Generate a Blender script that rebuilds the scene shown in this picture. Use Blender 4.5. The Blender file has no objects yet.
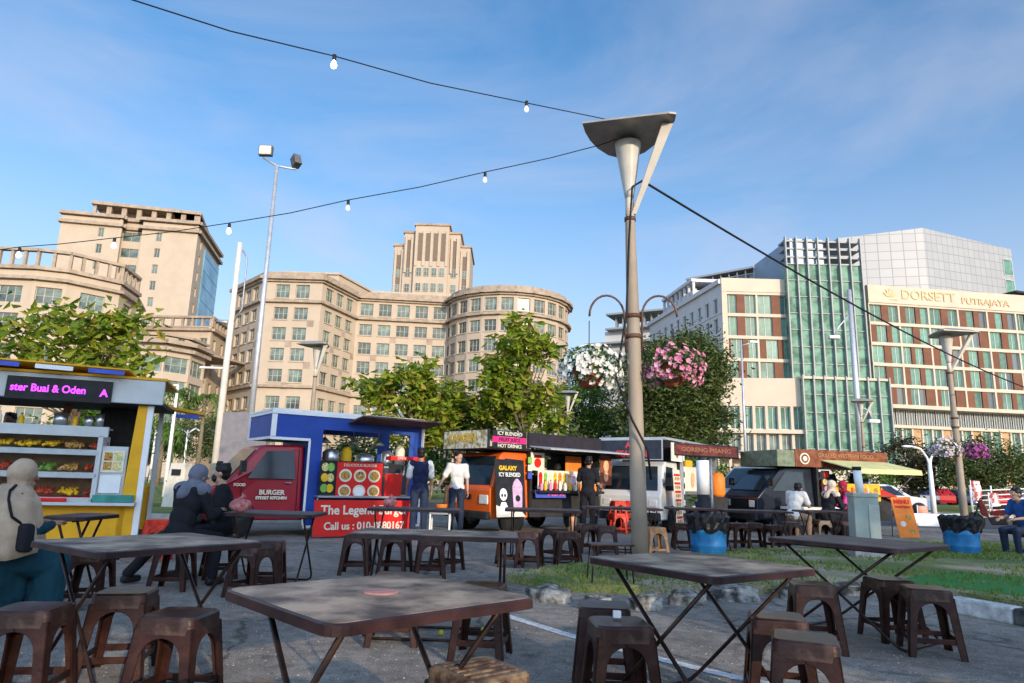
import bpy, math, random
from mathutils import Vector as V, Matrix
R=math.radians
random.seed(7)
sc=bpy.context.scene
col=sc.collection
# ---------------------------------------------------------------- camera numbers
FPX=680.0; CH=1.15
PIT=math.atan((480.0-341.5)/FPX); ROL=R(1.6)
U0=V((0,-math.sin(PIT),math.cos(PIT))); CF=V((0,math.cos(PIT),math.sin(PIT)))
CR=V((1,0,0))*math.cos(ROL)+U0*math.sin(ROL); CU=-V((1,0,0))*math.sin(ROL)+U0*math.cos(ROL)
CC=V((0,0,CH))
def ray(px,py): return CF*FPX+CR*(px-512)-CU*(py-341.5)
def g(px,py,z=0.0):
    d=ray(px,py); return CC+d*((z-CH)/d.z)
def at(px,py,Y):
    d=ray(px,py); return CC+d*(Y/d.y)
def xat(px,Y,z=1.0):
    # x of the point at depth Y and height z seen in column px
    x=0
    for _ in range(6):
        v=V((x,Y,z))-CC; w=v.dot(CF); p=512+FPX*v.dot(CR)/w; x+=(px-p)*Y/FPX
    return x
# ---------------------------------------------------------------- materials
def rgb(c,k=1): return (min(1,max(0,c[0]*k)),min(1,max(0,c[1]*k)),min(1,max(0,c[2]*k)),1)
MATS={}
def mat(name,c,rough=.6,metal=0,var=.15,scale=6,bump=0,c2=None,emit=0,spec=.2,bscale=None,trans=0,alpha=1,coat=0,lo=.35,hi=.65,detail=6):
    if name in MATS: return MATS[name]
    m=bpy.data.materials.new(name); m.use_nodes=True; nt=m.node_tree; N=nt.nodes; L=nt.links
    b=N['Principled BSDF']; b.inputs['Roughness'].default_value=rough; b.inputs['Metallic'].default_value=metal
    b.inputs['Specular IOR Level'].default_value=spec
    if trans: b.inputs['Transmission Weight'].default_value=trans
    if alpha<1: b.inputs['Alpha'].default_value=alpha
    if coat: b.inputs['Coat Weight'].default_value=coat; b.inputs['Coat Roughness'].default_value=.08
    tc=N.new('ShaderNodeTexCoord')
    no=N.new('ShaderNodeTexNoise'); no.inputs['Scale'].default_value=scale; no.inputs['Detail'].default_value=detail; no.inputs['Roughness'].default_value=.6
    L.new(tc.outputs['Object'],no.inputs['Vector'])
    cr=N.new('ShaderNodeValToRGB'); e=cr.color_ramp.elements
    e[0].position=lo; e[1].position=hi
    e[0].color=rgb(c,1-var); e[1].color=rgb(c2,1) if c2 else rgb(c,1+var)
    L.new(no.outputs['Fac'],cr.inputs['Fac']); L.new(cr.outputs['Color'],b.inputs['Base Color'])
    if emit:
        L.new(cr.outputs['Color'],b.inputs['Emission Color']); b.inputs['Emission Strength'].default_value=emit
    if bump:
        n2=N.new('ShaderNodeTexNoise'); n2.inputs['Scale'].default_value=bscale or scale*6; n2.inputs['Detail'].default_value=5
        L.new(tc.outputs['Object'],n2.inputs['Vector'])
        bp=N.new('ShaderNodeBump'); bp.inputs['Strength'].default_value=bump; bp.inputs['Distance'].default_value=.02
        L.new(n2.outputs['Fac'],bp.inputs['Height']); L.new(bp.outputs['Normal'],b.inputs['Normal'])
    MATS[name]=m; return m
def leafmat(name,cols,trans=.35,rough=.5):
    m=bpy.data.materials.new(name); m.use_nodes=True; nt=m.node_tree; N=nt.nodes; L=nt.links
    b=N['Principled BSDF']; b.inputs['Roughness'].default_value=rough; b.inputs['Specular IOR Level'].default_value=.3
    ge=N.new('ShaderNodeNewGeometry'); cr=N.new('ShaderNodeValToRGB')
    e=cr.color_ramp.elements
    while len(e)<len(cols): e.new(.5)
    for i,c in enumerate(cols): e[i].position=i/(len(cols)-1); e[i].color=rgb(c)
    L.new(ge.outputs['Random Per Island'],cr.inputs['Fac']); L.new(cr.outputs['Color'],b.inputs['Base Color'])
    tr=N.new('ShaderNodeBsdfTranslucent'); L.new(cr.outputs['Color'],tr.inputs['Color'])
    mx=N.new('ShaderNodeMixShader'); mx.inputs['Fac'].default_value=trans
    L.new(b.outputs[0],mx.inputs[1]); L.new(tr.outputs[0],mx.inputs[2]); L.new(mx.outputs[0],N['Material Output'].inputs['Surface'])
    MATS[name]=m; return m
# ---------------------------------------------------------------- mesh builder
class MB:
    def __init__(s): s.v=[]; s.f=[]; s.mi=[]; s.sm=[]; s.m=0; s.smooth=False
    def add(s,vs,fs,smooth=None):
        o=len(s.v); s.v+= [tuple(x) for x in vs]
        for f in fs: s.f.append([i+o for i in f]); s.mi.append(s.m); s.sm.append(s.smooth if smooth is None else smooth)
        return s
    def obox(s,c,ex,ey,ez):
        c=V(c);ex=V(ex);ey=V(ey);ez=V(ez)
        vs=[c+ex*a+ey*b+ez*d for d in(-1,1) for b in(-1,1) for a in(-1,1)]
        fs=[(0,2,3,1),(4,5,7,6),(0,1,5,4),(2,6,7,3),(0,4,6,2),(1,3,7,5)]
        if ex.cross(ey).dot(ez)<0: fs=[f[::-1] for f in fs]
        return s.add(vs,fs,False)
    def box(s,x0,x1,y0,y1,z0,z1,rz=0):
        c=V(((x0+x1)/2,(y0+y1)/2,(z0+z1)/2)); a=math.cos(rz); b=math.sin(rz)
        return s.obox(c,V((a,b,0))*abs(x1-x0)/2,V((-b,a,0))*abs(y1-y0)/2,(0,0,abs(z1-z0)/2))
    def poly(s,pts): return s.add(pts,[tuple(range(len(pts)))],False)
    def slab(s,pts,t):
        # pts: closed loop, t: thickness vector
        n=len(pts); t=V(t); P=[V(p) for p in pts]
        nn=V((0,0,0))
        for i in range(n): nn+=P[i].cross(P[(i+1)%n])
        if nn.dot(t)<0: P=P[::-1]
        vs=P+[p+t for p in P]
        fs=[tuple(range(n))[::-1],tuple(range(n,2*n))]+[(i,(i+1)%n,n+(i+1)%n,n+i) for i in range(n)]
        return s.add(vs,fs,False)
    def prism(s,pts,yf):
        # pts in (x,z); y half width from yf(x,z)
        a=[V((x,yf(x,z),z)) for x,z in pts]; b=[V((x,-yf(x,z),z)) for x,z in pts]; n=len(pts)
        area=sum(pts[i][0]*pts[(i+1)%n][1]-pts[(i+1)%n][0]*pts[i][1] for i in range(n))
        fs=[tuple(range(n)),tuple(range(n,2*n))[::-1]]+[(i,n+i,n+(i+1)%n,(i+1)%n) for i in range(n)]
        if area>0: fs=[f[::-1] for f in fs]
        return s.add(a+b,fs,False)
    def tube(s,path,r,n=8,cap=True,smooth=True):
        P=[V(p) for p in path]; rs=r if isinstance(r,(list,tuple)) else [r]*len(P)
        t0=(P[1]-P[0]).normalized(); up=V((0,0,1)) if abs(t0.z)<.9 else V((1,0,0)); a=t0.cross(up).normalized()
        vs=[];
        for i,p in enumerate(P):
            if i==0: t=t0
            elif i==len(P)-1: t=(P[i]-P[i-1]).normalized()
            else: t=((P[i]-P[i-1]).normalized()+(P[i+1]-P[i]).normalized())
            if t.length<1e-6: t=t0
            t.normalize(); a=(a-t*a.dot(t)); a.normalize(); b=t.cross(a)
            for k in range(n):
                w=2*math.pi*k/n; vs.append(p+(a*math.cos(w)+b*math.sin(w))*rs[i])
        fs=[]
        for i in range(len(P)-1):
            for k in range(n): fs.append((i*n+k,i*n+(k+1)%n,(i+1)*n+(k+1)%n,(i+1)*n+k))
        s.add(vs,fs,smooth)
        if cap:
            o=len(s.v)-len(vs)
            s.f.append([o+k for k in range(n)][::-1]); s.mi.append(s.m); s.sm.append(False)
            s.f.append([o+(len(P)-1)*n+k for k in range(n)]); s.mi.append(s.m); s.sm.append(False)
        return s
    def lathe(s,prof,n=16,c=(0,0,0),ax=(0,0,1),smooth=True):
        # prof: (r,h)
        ax=V(ax).normalized(); u=ax.cross(V((1,0,0)) if abs(ax.x)<.9 else V((0,1,0))).normalized(); w=ax.cross(u); c=V(c)
        vs=[c+ax*h+(u*math.cos(2*math.pi*k/n)+w*math.sin(2*math.pi*k/n))*r for r,h in prof for k in range(n)]
        fs=[(i*n+k,i*n+(k+1)%n,(i+1)*n+(k+1)%n,(i+1)*n+k) for i in range(len(prof)-1) for k in range(n)]
        fs.append(tuple(range(n))[::-1]); fs.append(tuple((len(prof)-1)*n+k for k in range(n)))
        return s.add(vs,fs,smooth)
    def ell(s,c,r,M=None,n=12,m=8,smooth=True):
        c=V(c); r=(r,r,r) if not isinstance(r,(tuple,list)) else r
        vs=[];fs=[]
        for i in range(m+1):
            th=math.pi*i/m
            for k in range(n):
                ph=2*math.pi*k/n; p=V((r[0]*math.sin(th)*math.cos(ph),r[1]*math.sin(th)*math.sin(ph),r[2]*math.cos(th)))
                if M: p=M@p
                vs.append(c+p)
        for i in range(m):
            for k in range(n): fs.append((i*n+k,(i+1)*n+k,(i+1)*n+(k+1)%n,i*n+(k+1)%n))
        return s.add(vs,fs,smooth)
    def cap(s,a,b,ra,rb,n=10):
        # capsule, tapered
        s.tube([a,b],[ra,rb],n); s.ell(a,ra,n=n,m=6); s.ell(b,rb,n=n,m=6); return s
    def disc(s,c,u,w,r,n=16,sy=1,t=None):
        c=V(c);u=V(u).normalized();w=V(w).normalized()
        pts=[c+u*math.cos(2*math.pi*k/n)*r+w*math.sin(2*math.pi*k/n)*r*sy for k in range(n)]
        if t is None: return s.poly(pts)
        return s.slab(pts,t)
    def mesh(s,name,mats):
        me=bpy.data.meshes.new(name); me.from_pydata(s.v,[],s.f)
        for m in (mats if isinstance(mats,(list,tuple)) else [mats]): me.materials.append(m)
        me.polygons.foreach_set('material_index',s.mi); me.polygons.foreach_set('use_smooth',s.sm)
        me.update(); return me
    def build(s,name,mats,parent=None,bevel=0,seg=2,loc=None,rz=0):
        o=bpy.data.objects.new(name,s.mesh(name,mats)); col.objects.link(o)
        if parent: o.parent=parent
        if loc is not None: o.location=loc
        if rz: o.rotation_euler.z=rz
        if bevel:
            b=o.modifiers.new('bevel','BEVEL'); b.width=bevel; b.segments=seg; b.limit_method='ANGLE'; b.angle_limit=R(35)
        return o
def tag(o,label=None,cat=None,group=None,kind=None):
    if label: o['label']=label
    if cat: o['category']=cat
    if group: o['group']=group
    if kind: o['kind']=kind
    return o
def empty(name,loc,rz,label,cat,group=None):
    o=bpy.data.objects.new(name,None); o.empty_display_size=.2; col.objects.link(o); o.location=loc; o.rotation_euler=(0,0,rz)
    return tag(o,label,cat,group)
def dup(root,loc,rz,label=None,group=None,scale=None):
    r=root.copy(); col.objects.link(r); r.location=loc; r.rotation_euler=(0,0,rz)
    if label: r['label']=label
    if group: r['group']=group
    if scale: r.scale=scale
    for ch in list(root.children):
        c=ch.copy(); col.objects.link(c); c.parent=r
        for gg in list(ch.children):
            d=gg.copy(); col.objects.link(d); d.parent=c
    return r
def text(name,s,size,m,parent,o,right,up,depth=.004,bold=0,align='CENTER',sx=1):
    cu=bpy.data.curves.new(name,'FONT'); cu.body=s; cu.size=size; cu.extrude=depth; cu.align_x=align; cu.align_y='CENTER'; cu.offset=bold
    t=bpy.data.objects.new(name,cu); col.objects.link(t)
    bpy.context.view_layer.update()
    me=bpy.data.meshes.new_from_object(t.evaluated_get(bpy.context.evaluated_depsgraph_get()))
    bpy.data.objects.remove(t); bpy.data.curves.remove(cu)
    right=V(right).normalized(); up=V(up).normalized(); n=right.cross(up)
    M=Matrix((( right.x*sx,up.x,n.x,o[0]),(right.y*sx,up.y,n.y,o[1]),(right.z*sx,up.z,n.z,o[2]),(0,0,0,1)))
    me.transform(M); me.materials.clear(); me.materials.append(m)
    ob=bpy.data.objects.new(name,me); col.objects.link(ob); ob.parent=parent; return ob

# base colours
def asphaltmat():
    m=bpy.data.materials.new('asphalt'); m.use_nodes=True; nt=m.node_tree;N=nt.nodes;L=nt.links;b=N['Principled BSDF']; b.inputs['Roughness'].default_value=.92; b.inputs['Specular IOR Level'].default_value=.1
    tc=N.new('ShaderNodeTexCoord')
    def noise(sc_,d,r=.6,dist=0):
        n=N.new('ShaderNodeTexNoise'); n.inputs['Scale'].default_value=sc_; n.inputs['Detail'].default_value=d; n.inputs['Roughness'].default_value=r; n.inputs['Distortion'].default_value=dist; L.new(tc.outputs['Object'],n.inputs['Vector']); return n.outputs['Fac']
    def ramp(src,p0,c0,p1,c1):
        r=N.new('ShaderNodeValToRGB'); e=r.color_ramp.elements; e[0].position=p0;e[0].color=rgb(c0);e[1].position=p1;e[1].color=rgb(c1); L.new(src,r.inputs['Fac']); return r.outputs['Color']
    def mul(a,c,f=1):
        x=N.new('ShaderNodeMix'); x.data_type='RGBA'; x.blend_type='MULTIPLY'; x.inputs['Factor'].default_value=f; L.new(a,x.inputs[6]); L.new(c,x.inputs[7]); return x.outputs[2]
    base=ramp(noise(.7,10,.65,.6),.36,(.37,.32,.27),.64,(.60,.525,.44))
    speck=noise(95,3,.7); fine=ramp(speck,.36,(.38,.38,.39),.66,(1.0,1.0,.98))
    mott=ramp(noise(9,6,.7),.34,(.62,.61,.60),.62,(1,1,1))
    stain=ramp(noise(1.9,4,.5,1.5),.30,(.45,.44,.43),.40,(1,1,1))
    v=N.new('ShaderNodeTexVoronoi'); v.feature='DISTANCE_TO_EDGE'; v.inputs['Scale'].default_value=.55
    n=N.new('ShaderNodeTexNoise'); n.inputs['Scale'].default_value=2.5; n.inputs['Detail'].default_value=5; L.new(tc.outputs['Object'],n.inputs['Vector'])
    ad=N.new('ShaderNodeMix'); ad.data_type='RGBA'; ad.inputs['Factor'].default_value=.25; L.new(tc.outputs['Object'],ad.inputs[6]); L.new(n.outputs['Color'],ad.inputs[7]); L.new(ad.outputs[2],v.inputs['Vector'])
    crack=ramp(v.outputs['Distance'],.002,(.35,.34,.33),.009,(1,1,1))
    L.new(mul(mul(mul(mul(base,fine),mott),stain,.7),crack,.8),b.inputs['Base Color'])
    bp=N.new('ShaderNodeBump'); bp.inputs['Strength'].default_value=1; bp.inputs['Distance'].default_value=.012; L.new(speck,bp.inputs['Height']); L.new(bp.outputs['Normal'],b.inputs['Normal']); return m
ASPH=asphaltmat()
WHITE=mat('white_paint',(.78,.77,.74),.45,var=.06,scale=3)
GREYM=mat('grey_metal',(.35,.36,.37),.45,.6,var=.12)
GALV=mat('galvanised',(.48,.49,.50),.45,.5,var=.12)
BLACK=mat('black_plastic',(.018,.018,.02),.5,var=.3)
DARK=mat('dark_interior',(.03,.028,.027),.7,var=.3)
RUB=mat('rubber',(.02,.02,.02),.85,var=.2)
GLASS=mat('dark_glass',(.018,.026,.032),.08,var=.3,spec=.35,scale=2)
CHROME=mat('chrome',(.6,.6,.6),.2,1,var=.05)
STEEL=mat('steel_pot',(.55,.55,.56),.3,.9,var=.1)
RED=mat('red_print',(.62,.02,.015),.45,var=.08)
YEL=mat('yellow_print',(.75,.45,.02),.5,var=.1)
ORG=mat('orange_print',(.8,.22,.03),.5,var=.1)
CREAM=mat('cream_print',(.72,.66,.52),.55,var=.1,scale=14)
PINKM=mat('pink_print',(.75,.25,.38),.5,var=.1)
GREENM=mat('green_print',(.2,.42,.08),.5,var=.15)
BLUEM=mat('blue_print',(.06,.1,.45),.5,var=.15)
PURP=mat('purple_print',(.22,.1,.5),.5,var=.3,scale=20)
BROWNM=mat('brown_print',(.22,.07,.035),.6,var=.25)
def printmat(name,cols,scale=14):
    m=bpy.data.materials.new(name); m.use_nodes=True; nt=m.node_tree;N=nt.nodes;L=nt.links;b=N['Principled BSDF']; b.inputs['Roughness'].default_value=.5; b.inputs['Specular IOR Level'].default_value=.2
    tc=N.new('ShaderNodeTexCoord'); no=N.new('ShaderNodeTexNoise'); no.inputs['Scale'].default_value=scale; no.inputs['Detail'].default_value=3; no.inputs['Distortion'].default_value=1.2; L.new(tc.outputs['Object'],no.inputs['Vector'])
    cr=N.new('ShaderNodeValToRGB'); e=cr.color_ramp.elements
    while len(e)<len(cols): e.new(.5)
    for i,c in enumerate(cols): e[i].position=.3+.4*i/(len(cols)-1); e[i].color=rgb(c)
    L.new(no.outputs['Fac'],cr.inputs['Fac']); L.new(cr.outputs['Color'],b.inputs['Base Color']); return m
PRF=printmat('printed_food_photo',[(.05,.02,.01),(.42,.10,.02),(.62,.30,.06),(.15,.22,.03),(.75,.62,.38)],24)
PRD=printmat('printed_drink_photo',[(.35,.05,.03),(.75,.35,.05),(.8,.7,.35),(.3,.45,.1),(.7,.3,.4)],16)
FOOD=mat('fried_food',(.5,.22,.05),.6,var=.5,scale=28,c2=(.75,.42,.12))
CONC=mat('concrete',(.32,.31,.29),.85,var=.2,scale=4,bump=.3)

def vary(m,lo=.45,hi=1.5):
    nt=m.node_tree;N=nt.nodes;L=nt.links;b=N['Principled BSDF']; src=b.inputs['Base Color'].links[0].from_socket
    oi=N.new('ShaderNodeObjectInfo'); mr=N.new('ShaderNodeMapRange'); mr.inputs['To Min'].default_value=lo; mr.inputs['To Max'].default_value=hi; L.new(oi.outputs['Random'],mr.inputs['Value'])
    cb=N.new('ShaderNodeCombineXYZ'); [L.new(mr.outputs[0],cb.inputs[i]) for i in range(3)]
    mx=N.new('ShaderNodeMix'); mx.data_type='RGBA'; mx.blend_type='MULTIPLY'; mx.inputs['Factor'].default_value=1; L.new(src,mx.inputs[6]); L.new(cb.outputs[0],mx.inputs[7]); L.new(mx.outputs[2],b.inputs['Base Color'])
# ================================================================= SETTING
def ground(name,pts,z,m):
    return tag(MB().poly([(x,y,z) for x,y in pts]).build(name,m),kind='structure')
GRASS=mat('lawn',(.10,.16,.03),.95,var=.35,scale=.9,bump=.8,bscale=60,c2=(.22,.24,.07),lo=.3,hi=.72,detail=10)
FARG=mat('far_ground',(.09,.11,.04),.95,var=.3,scale=.05,c2=(.16,.15,.08))
ground('ground',[(-3000,-800),(3000,-800),(3000,4000),(-3000,4000)],-.02,FARG)
ground('parking_ground',[(-40,-60),(40,-60),(60,16.5),(60,23),(-60,23),(-60,16.5)],0,ASPH)
ROAD=mat('road_asphalt',(.07,.07,.072),.85,var=.25,scale=.8,bump=.4,bscale=40)
ground('road',[(-80,23),(90,23),(90,34),(-80,34)],-.004,ROAD)
LINE=mat('line_paint',(.62,.61,.58),.7,var=.35,scale=22,bump=.3,c2=(.75,.74,.71))
# painted parking line
a=g(500,614);b=g(600,645);c=g(745,680);c2=V((3.2,3.3,0))
ln=MB()
P=[V((-.7,6.7,0)),a,b,c,c2]
for i in range(len(P)-1):
    d=(P[i+1]-P[i]).normalized(); n=V((-d.y,d.x,0))*.05
    ln.poly([P[i]-n+V((0,0,.004)),P[i+1]-n+V((0,0,.004)),P[i+1]+n+V((0,0,.004)),P[i]+n+V((0,0,.004))])
tag(ln.build('painted_line',LINE),kind='structure')
# raised grass island with sandy ground
def islandmat():
    m=bpy.data.materials.new('island_ground'); m.use_nodes=True; nt=m.node_tree;N=nt.nodes;L=nt.links;b=N['Principled BSDF']; b.inputs['Roughness'].default_value=.95
    tc=N.new('ShaderNodeTexCoord'); n1=N.new('ShaderNodeTexNoise'); n1.inputs['Scale'].default_value=.55; n1.inputs['Detail'].default_value=7; n1.inputs['Roughness'].default_value=.62
    L.new(tc.outputs['Object'],n1.inputs['Vector'])
    r=N.new('ShaderNodeValToRGB'); e=r.color_ramp.elements; e[0].position=.42;e[1].position=.58; e[0].color=(.12,.18,.03,1); e[1].color=(.42,.34,.23,1); x=e.new(.5); x.color=(.24,.23,.08,1)
    L.new(n1.outputs['Fac'],r.inputs['Fac'])
    n2=N.new('ShaderNodeTexNoise'); n2.inputs['Scale'].default_value=35; n2.inputs['Detail'].default_value=4; L.new(tc.outputs['Object'],n2.inputs['Vector'])
    r2=N.new('ShaderNodeValToRGB'); r2.color_ramp.elements[0].color=(.45,.45,.45,1); r2.color_ramp.elements[1].color=(1,1,1,1); r2.color_ramp.elements[0].position=.3; r2.color_ramp.elements[1].position=.6
    L.new(n2.outputs['Fac'],r2.inputs['Fac'])
    mx=N.new('ShaderNodeMix'); mx.data_type='RGBA'; mx.blend_type='MULTIPLY'; mx.inputs['Factor'].default_value=1
    L.new(r.outputs['Color'],mx.inputs[6]); L.new(r2.outputs['Color'],mx.inputs[7]); L.new(mx.outputs[2],b.inputs['Base Color'])
    bp=N.new('ShaderNodeBump'); bp.inputs['Strength'].default_value=.9; bp.inputs['Distance'].default_value=.03; L.new(n2.outputs['Fac'],bp.inputs['Height']); L.new(bp.outputs['Normal'],b.inputs['Normal'])
    return m
ISL=islandmat()
isl=[g(506,582),g(560,592),g(620,594),g(700,594),g(790,594),g(860,590),g(945,598),g(1030,612),V((9,5.5,0)),V((22,9,0)),V((22,15.4,0)),g(1040,545),g(930,543),g(830,548),g(740,556),g(660,562),g(560,572)]
MB().slab([V((p.x,p.y,-.01)) for p in isl],(0,0,.10)).build('verge_ground',ISL)['kind']='structure'
# artificial turf strip
TURF=mat('turf',(.05,.20,.045),.9,var=.25,scale=40,bump=.6,bscale=120)
tz=.098
tp=[g(880,583,tz),g(935,572,tz),g(1040,577,tz),g(1040,598,tz),g(960,588,tz)]
tag(MB().slab([V((p.x,p.y,.091)) for p in tp],(0,0,.006)).build('turf_strip',TURF),kind='structure')
# grass blades on the island = stuff
gb=MB(); rnd=random.Random(3)
def inpoly(x,y,P):
    c=False;n=len(P)
    for i in range(n):
        a=P[i];b=P[i-1]
        if (a.y>y)!=(b.y>y) and x<(b.x-a.x)*(y-a.y)/(b.y-a.y)+a.x: c=not c
    return c
from mathutils import noise as mn
k=0
while k<26000:
    x=rnd.uniform(-.5,14); y=rnd.uniform(6,15)
    if y>9 and rnd.random()<.35: k+=0
    if not inpoly(x,y,isl): k+=.05; continue
    k+=1
    if mn.noise(V((x*.55,y*.9,3.3)))<-.02 : continue
    h=rnd.uniform(.02,.06); a=rnd.uniform(0,6.28); w=.006+.0006*y; dx=math.cos(a)*w; dy=math.sin(a)*w
    gb.add([(x-dx,y-dy,.088),(x+dx,y+dy,.088),(x+rnd.uniform(-.03,.03),y+rnd.uniform(-.03,.03),.088+h)],[(0,1,2)])
BL=leafmat('grass_blades',[(.08,.15,.015),(.14,.22,.025),(.26,.26,.07)],.3)
tag(gb.build('grass',BL),'short patchy green grass growing on the sandy verge round the lamp post','grass',kind='stuff')
# loose gravel on the tarmac
gr=MB()
for i in range(20000):
    y=1.6+ (rnd.random()**1.6)*9; x=rnd.uniform(-.85,.85)*y
    if inpoly(x,y,isl): continue
    r=rnd.uniform(.003,.009); a=rnd.uniform(0,6.28)
    vs=[(x+r*math.cos(a+q*2.09),y+r*math.sin(a+q*2.09),.001) for q in range(3)]+[(x,y,r*.8)]
    gr.add(vs,[(0,1,3),(1,2,3),(2,0,3)])
GRAV=leafmat('gravel_chips',[(.07,.065,.06),(.22,.21,.19),(.45,.42,.37)],0.0,.9)
tag(gr.build('gravel',GRAV),'loose grey gravel chips strewn over the tarmac','gravel',kind='stuff')
# stones edging the verge
ROCK=mat('kerb_rock',(.10,.095,.085),.9,var=.45,scale=6,bump=1,bscale=18,c2=(.42,.39,.33),lo=.42,hi=.62,detail=12)
def rock(px,py,L,W,Hh,rz,label,seed):
    p=g(px,py); r=random.Random(seed); mb=MB(); n=14;m=9; vs=[];fs=[]
    for i in range(m+1):
        th=math.pi*i/m
        for q in range(n):
            ph=2*math.pi*q/n; d=V((math.sin(th)*math.cos(ph),math.sin(th)*math.sin(ph),math.cos(th)))
            e=V((math.copysign(abs(d.x)**.6,d.x),math.copysign(abs(d.y)**.6,d.y),math.copysign(abs(d.z)**.6,d.z)))
            k=.85+.32*mn.noise(d*1.7+V((seed,0,0)))+.14*mn.noise(d*5+V((seed,0,0)))
            vs.append(V((e.x*L/2,e.y*W/2,e.z*Hh*.72))*k)
    for i in range(m):
        for q in range(n): fs.append((i*n+q,(i+1)*n+q,(i+1)*n+(q+1)%n,i*n+(q+1)%n))
    mb.add(vs,fs,False); o=mb.build('kerb_stone',ROCK,loc=(p.x,p.y+W*.4,.02),rz=rz)
    return tag(o,label,'stone','rough stones edging the verge')
rock(548,603,.55,.36,.17,-.35,'dark mossy boulder at the left end of the verge, right of the nearest table',1)
rock(600,612,.34,.3,.17,.1,'pale rough stone on the verge edge behind the two stacked-looking stools',2)
rock(648,611,.40,.3,.16,.1,'pale angular stone with lichen left of the grey wedge stone',3)
rock(690,606,.42,.34,.15,0,'grey wedge-shaped stone under the front right table',4)
rock(738,602,.62,.4,.19,.15,'large rounded grey stone right of the wedge stone, seen between the table legs',5)
rock(800,600,.5,.4,.15,0,'flat dark stone between the front right table and the corner stool',6)
rock(862,596,.55,.36,.16,.2,'low worn stone under the far right folding table',7)
# painted kerb at right
KW=mat('kerb_white',(.60,.58,.54),.8,var=.4,scale=9,bump=.4,c2=(.7,.68,.63)); KB=mat('kerb_black',(.04,.04,.04),.8,var=.4,scale=9,bump=.4,c2=(.12,.12,.11))
q0=g(946,612); q1=g(1035,629); d=(q1-q0).normalized(); n=V((-d.y,d.x,0)); L=.62; kb=MB(); k0=MB()
Kp=empty('painted_kerb',tuple(q0),0,'low concrete kerb painted in worn white and black blocks at the right edge','kerb')
for i in range(6):
    c=d*(i*L+L/2)+n*.1+V((0,0,.07))
    MB().obox(c,d*(L/2-.006),n*.10,V((0,0,.075))).build('kerb_block',KW if i%3!=1 else KB,Kp,bevel=.02)
# far kerbs and lawn
CKERB=mat('kerb_concrete',(.42,.40,.36),.85,var=.2,scale=3,bump=.3)
tag(MB().box(-60,-4.2,16.7,16.95,-.01,.13).build('kerb',CKERB,bevel=.02),'long pale concrete kerb in front of the left lawn','kerb')
tag(MB().box(-60,-4.25,16.95,60,-.02,.12).build('lawn',GRASS),kind='structure')
tag(MB().box(14,70,34.3,60,-.02,.10).build('lawn',GRASS),kind='structure')
tag(MB().box(9,70,34,34.3,-.02,.16).build('road_kerb',CKERB,bevel=.02),'white concrete kerb running along the far road at right','kerb')
ground('car_park',[(10,60),(140,60),(140,84),(10,84)],0.002,ROAD)
ground('plaza',[(-60,60.5),(9,60.5),(9,100),(-60,100)],0.0,mat('plaza_paving',(.3,.27,.22),.85,var=.15,scale=1))
# ---------------------------------------------------------------- facades
STONE=mat('beige_stone',(.44,.355,.265),.8,var=.05,scale=.35,bump=.15,bscale=3,detail=9)
STONED=mat('dark_beige_stone',(.33,.25,.19),.85,var=.2,scale=.5)
STONEC=mat('weathered_cornice',(.34,.265,.195),.85,var=.2,scale=.8,detail=9)
WG=mat('office_glass',(.05,.08,.08),.3,var=.5,scale=.35,c2=(.22,.30,.25),spec=.5)
WF=mat('window_frame_pale',(.46,.39,.30),.6,var=.1)
vary(WG,.45,1.25)
class Fac:
    def __init__(s,p0,p1):
        s.p0=V((p0[0],p0[1],0)); d=V((p1[0],p1[1],0))-s.p0; s.L=d.length; s.u=d/s.L; s.n=V((s.u.y,-s.u.x,0))
    def pt(s,a,z,n=0): return s.p0+s.u*a+s.n*n+V((0,0,z))
    def box(s,mb,s0,s1,z0,z1,n0,n1):
        return mb.obox(s.pt((s0+s1)/2,(z0+z1)/2,(n0+n1)/2),s.u*(s1-s0)/2,s.n*(n1-n0)/2,V((0,0,(z1-z0)/2)))
    def mtx(s,a,z,n=0):
        o=s.pt(a,z,n); return Matrix(((s.u.x,s.n.x,0,o.x),(s.u.y,s.n.y,0,o.y),(0,0,1,z),(0,0,0,1)))
def wall_rows(fac,mb,rows,z0,z1,t=.6):
    # rows: (za,zb,[(sa,sb)])   solid elsewhere
    z=z0
    for za,zb,op in sorted(rows):
        if za>z: fac.box(mb,0,fac.L,z,za,-t,0)
        a=0
        for sa,sb in op:
            if sa>a: fac.box(mb,a,sa,za,zb,-t,0)
            a=sb
        if a<fac.L: fac.box(mb,a,fac.L,za,zb,-t,0)
        z=zb
    if z<z1: fac.box(mb,0,fac.L,z,z1,-t,0)
WCACHE={}
def winmesh(w,h,nx,nz,fm,gm):
    key=(round(w,2),round(h,2),nx,nz,fm.name,gm.name)
    if key in WCACHE: return WCACHE[key]
    mb=MB(); mb.m=0; f=.09
    mb.box(-w/2,w/2,-.06,-.02,0,h)
    mb.m=1
    mb.box(-w/2,-w/2+f,-.018,.06,0,h); mb.box(w/2-f,w/2,-.018,.06,0,h); mb.box(-w/2+f,w/2-f,-.018,.06,0,f); mb.box(-w/2+f,w/2-f,-.018,.06,h-f,h)
    for i in range(1,nx): x=-w/2+w*i/nx; mb.box(x-f*.45,x+f*.45,-.017,.05,f,h-f)
    for i in range(1,nz): z=h*i/nz; mb.box(-w/2+f,w/2-f,-.016,.04,z-f*.35,z+f*.35)
    me=mb.mesh('window',[gm,fm]); WCACHE[key]=me; return me
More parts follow.
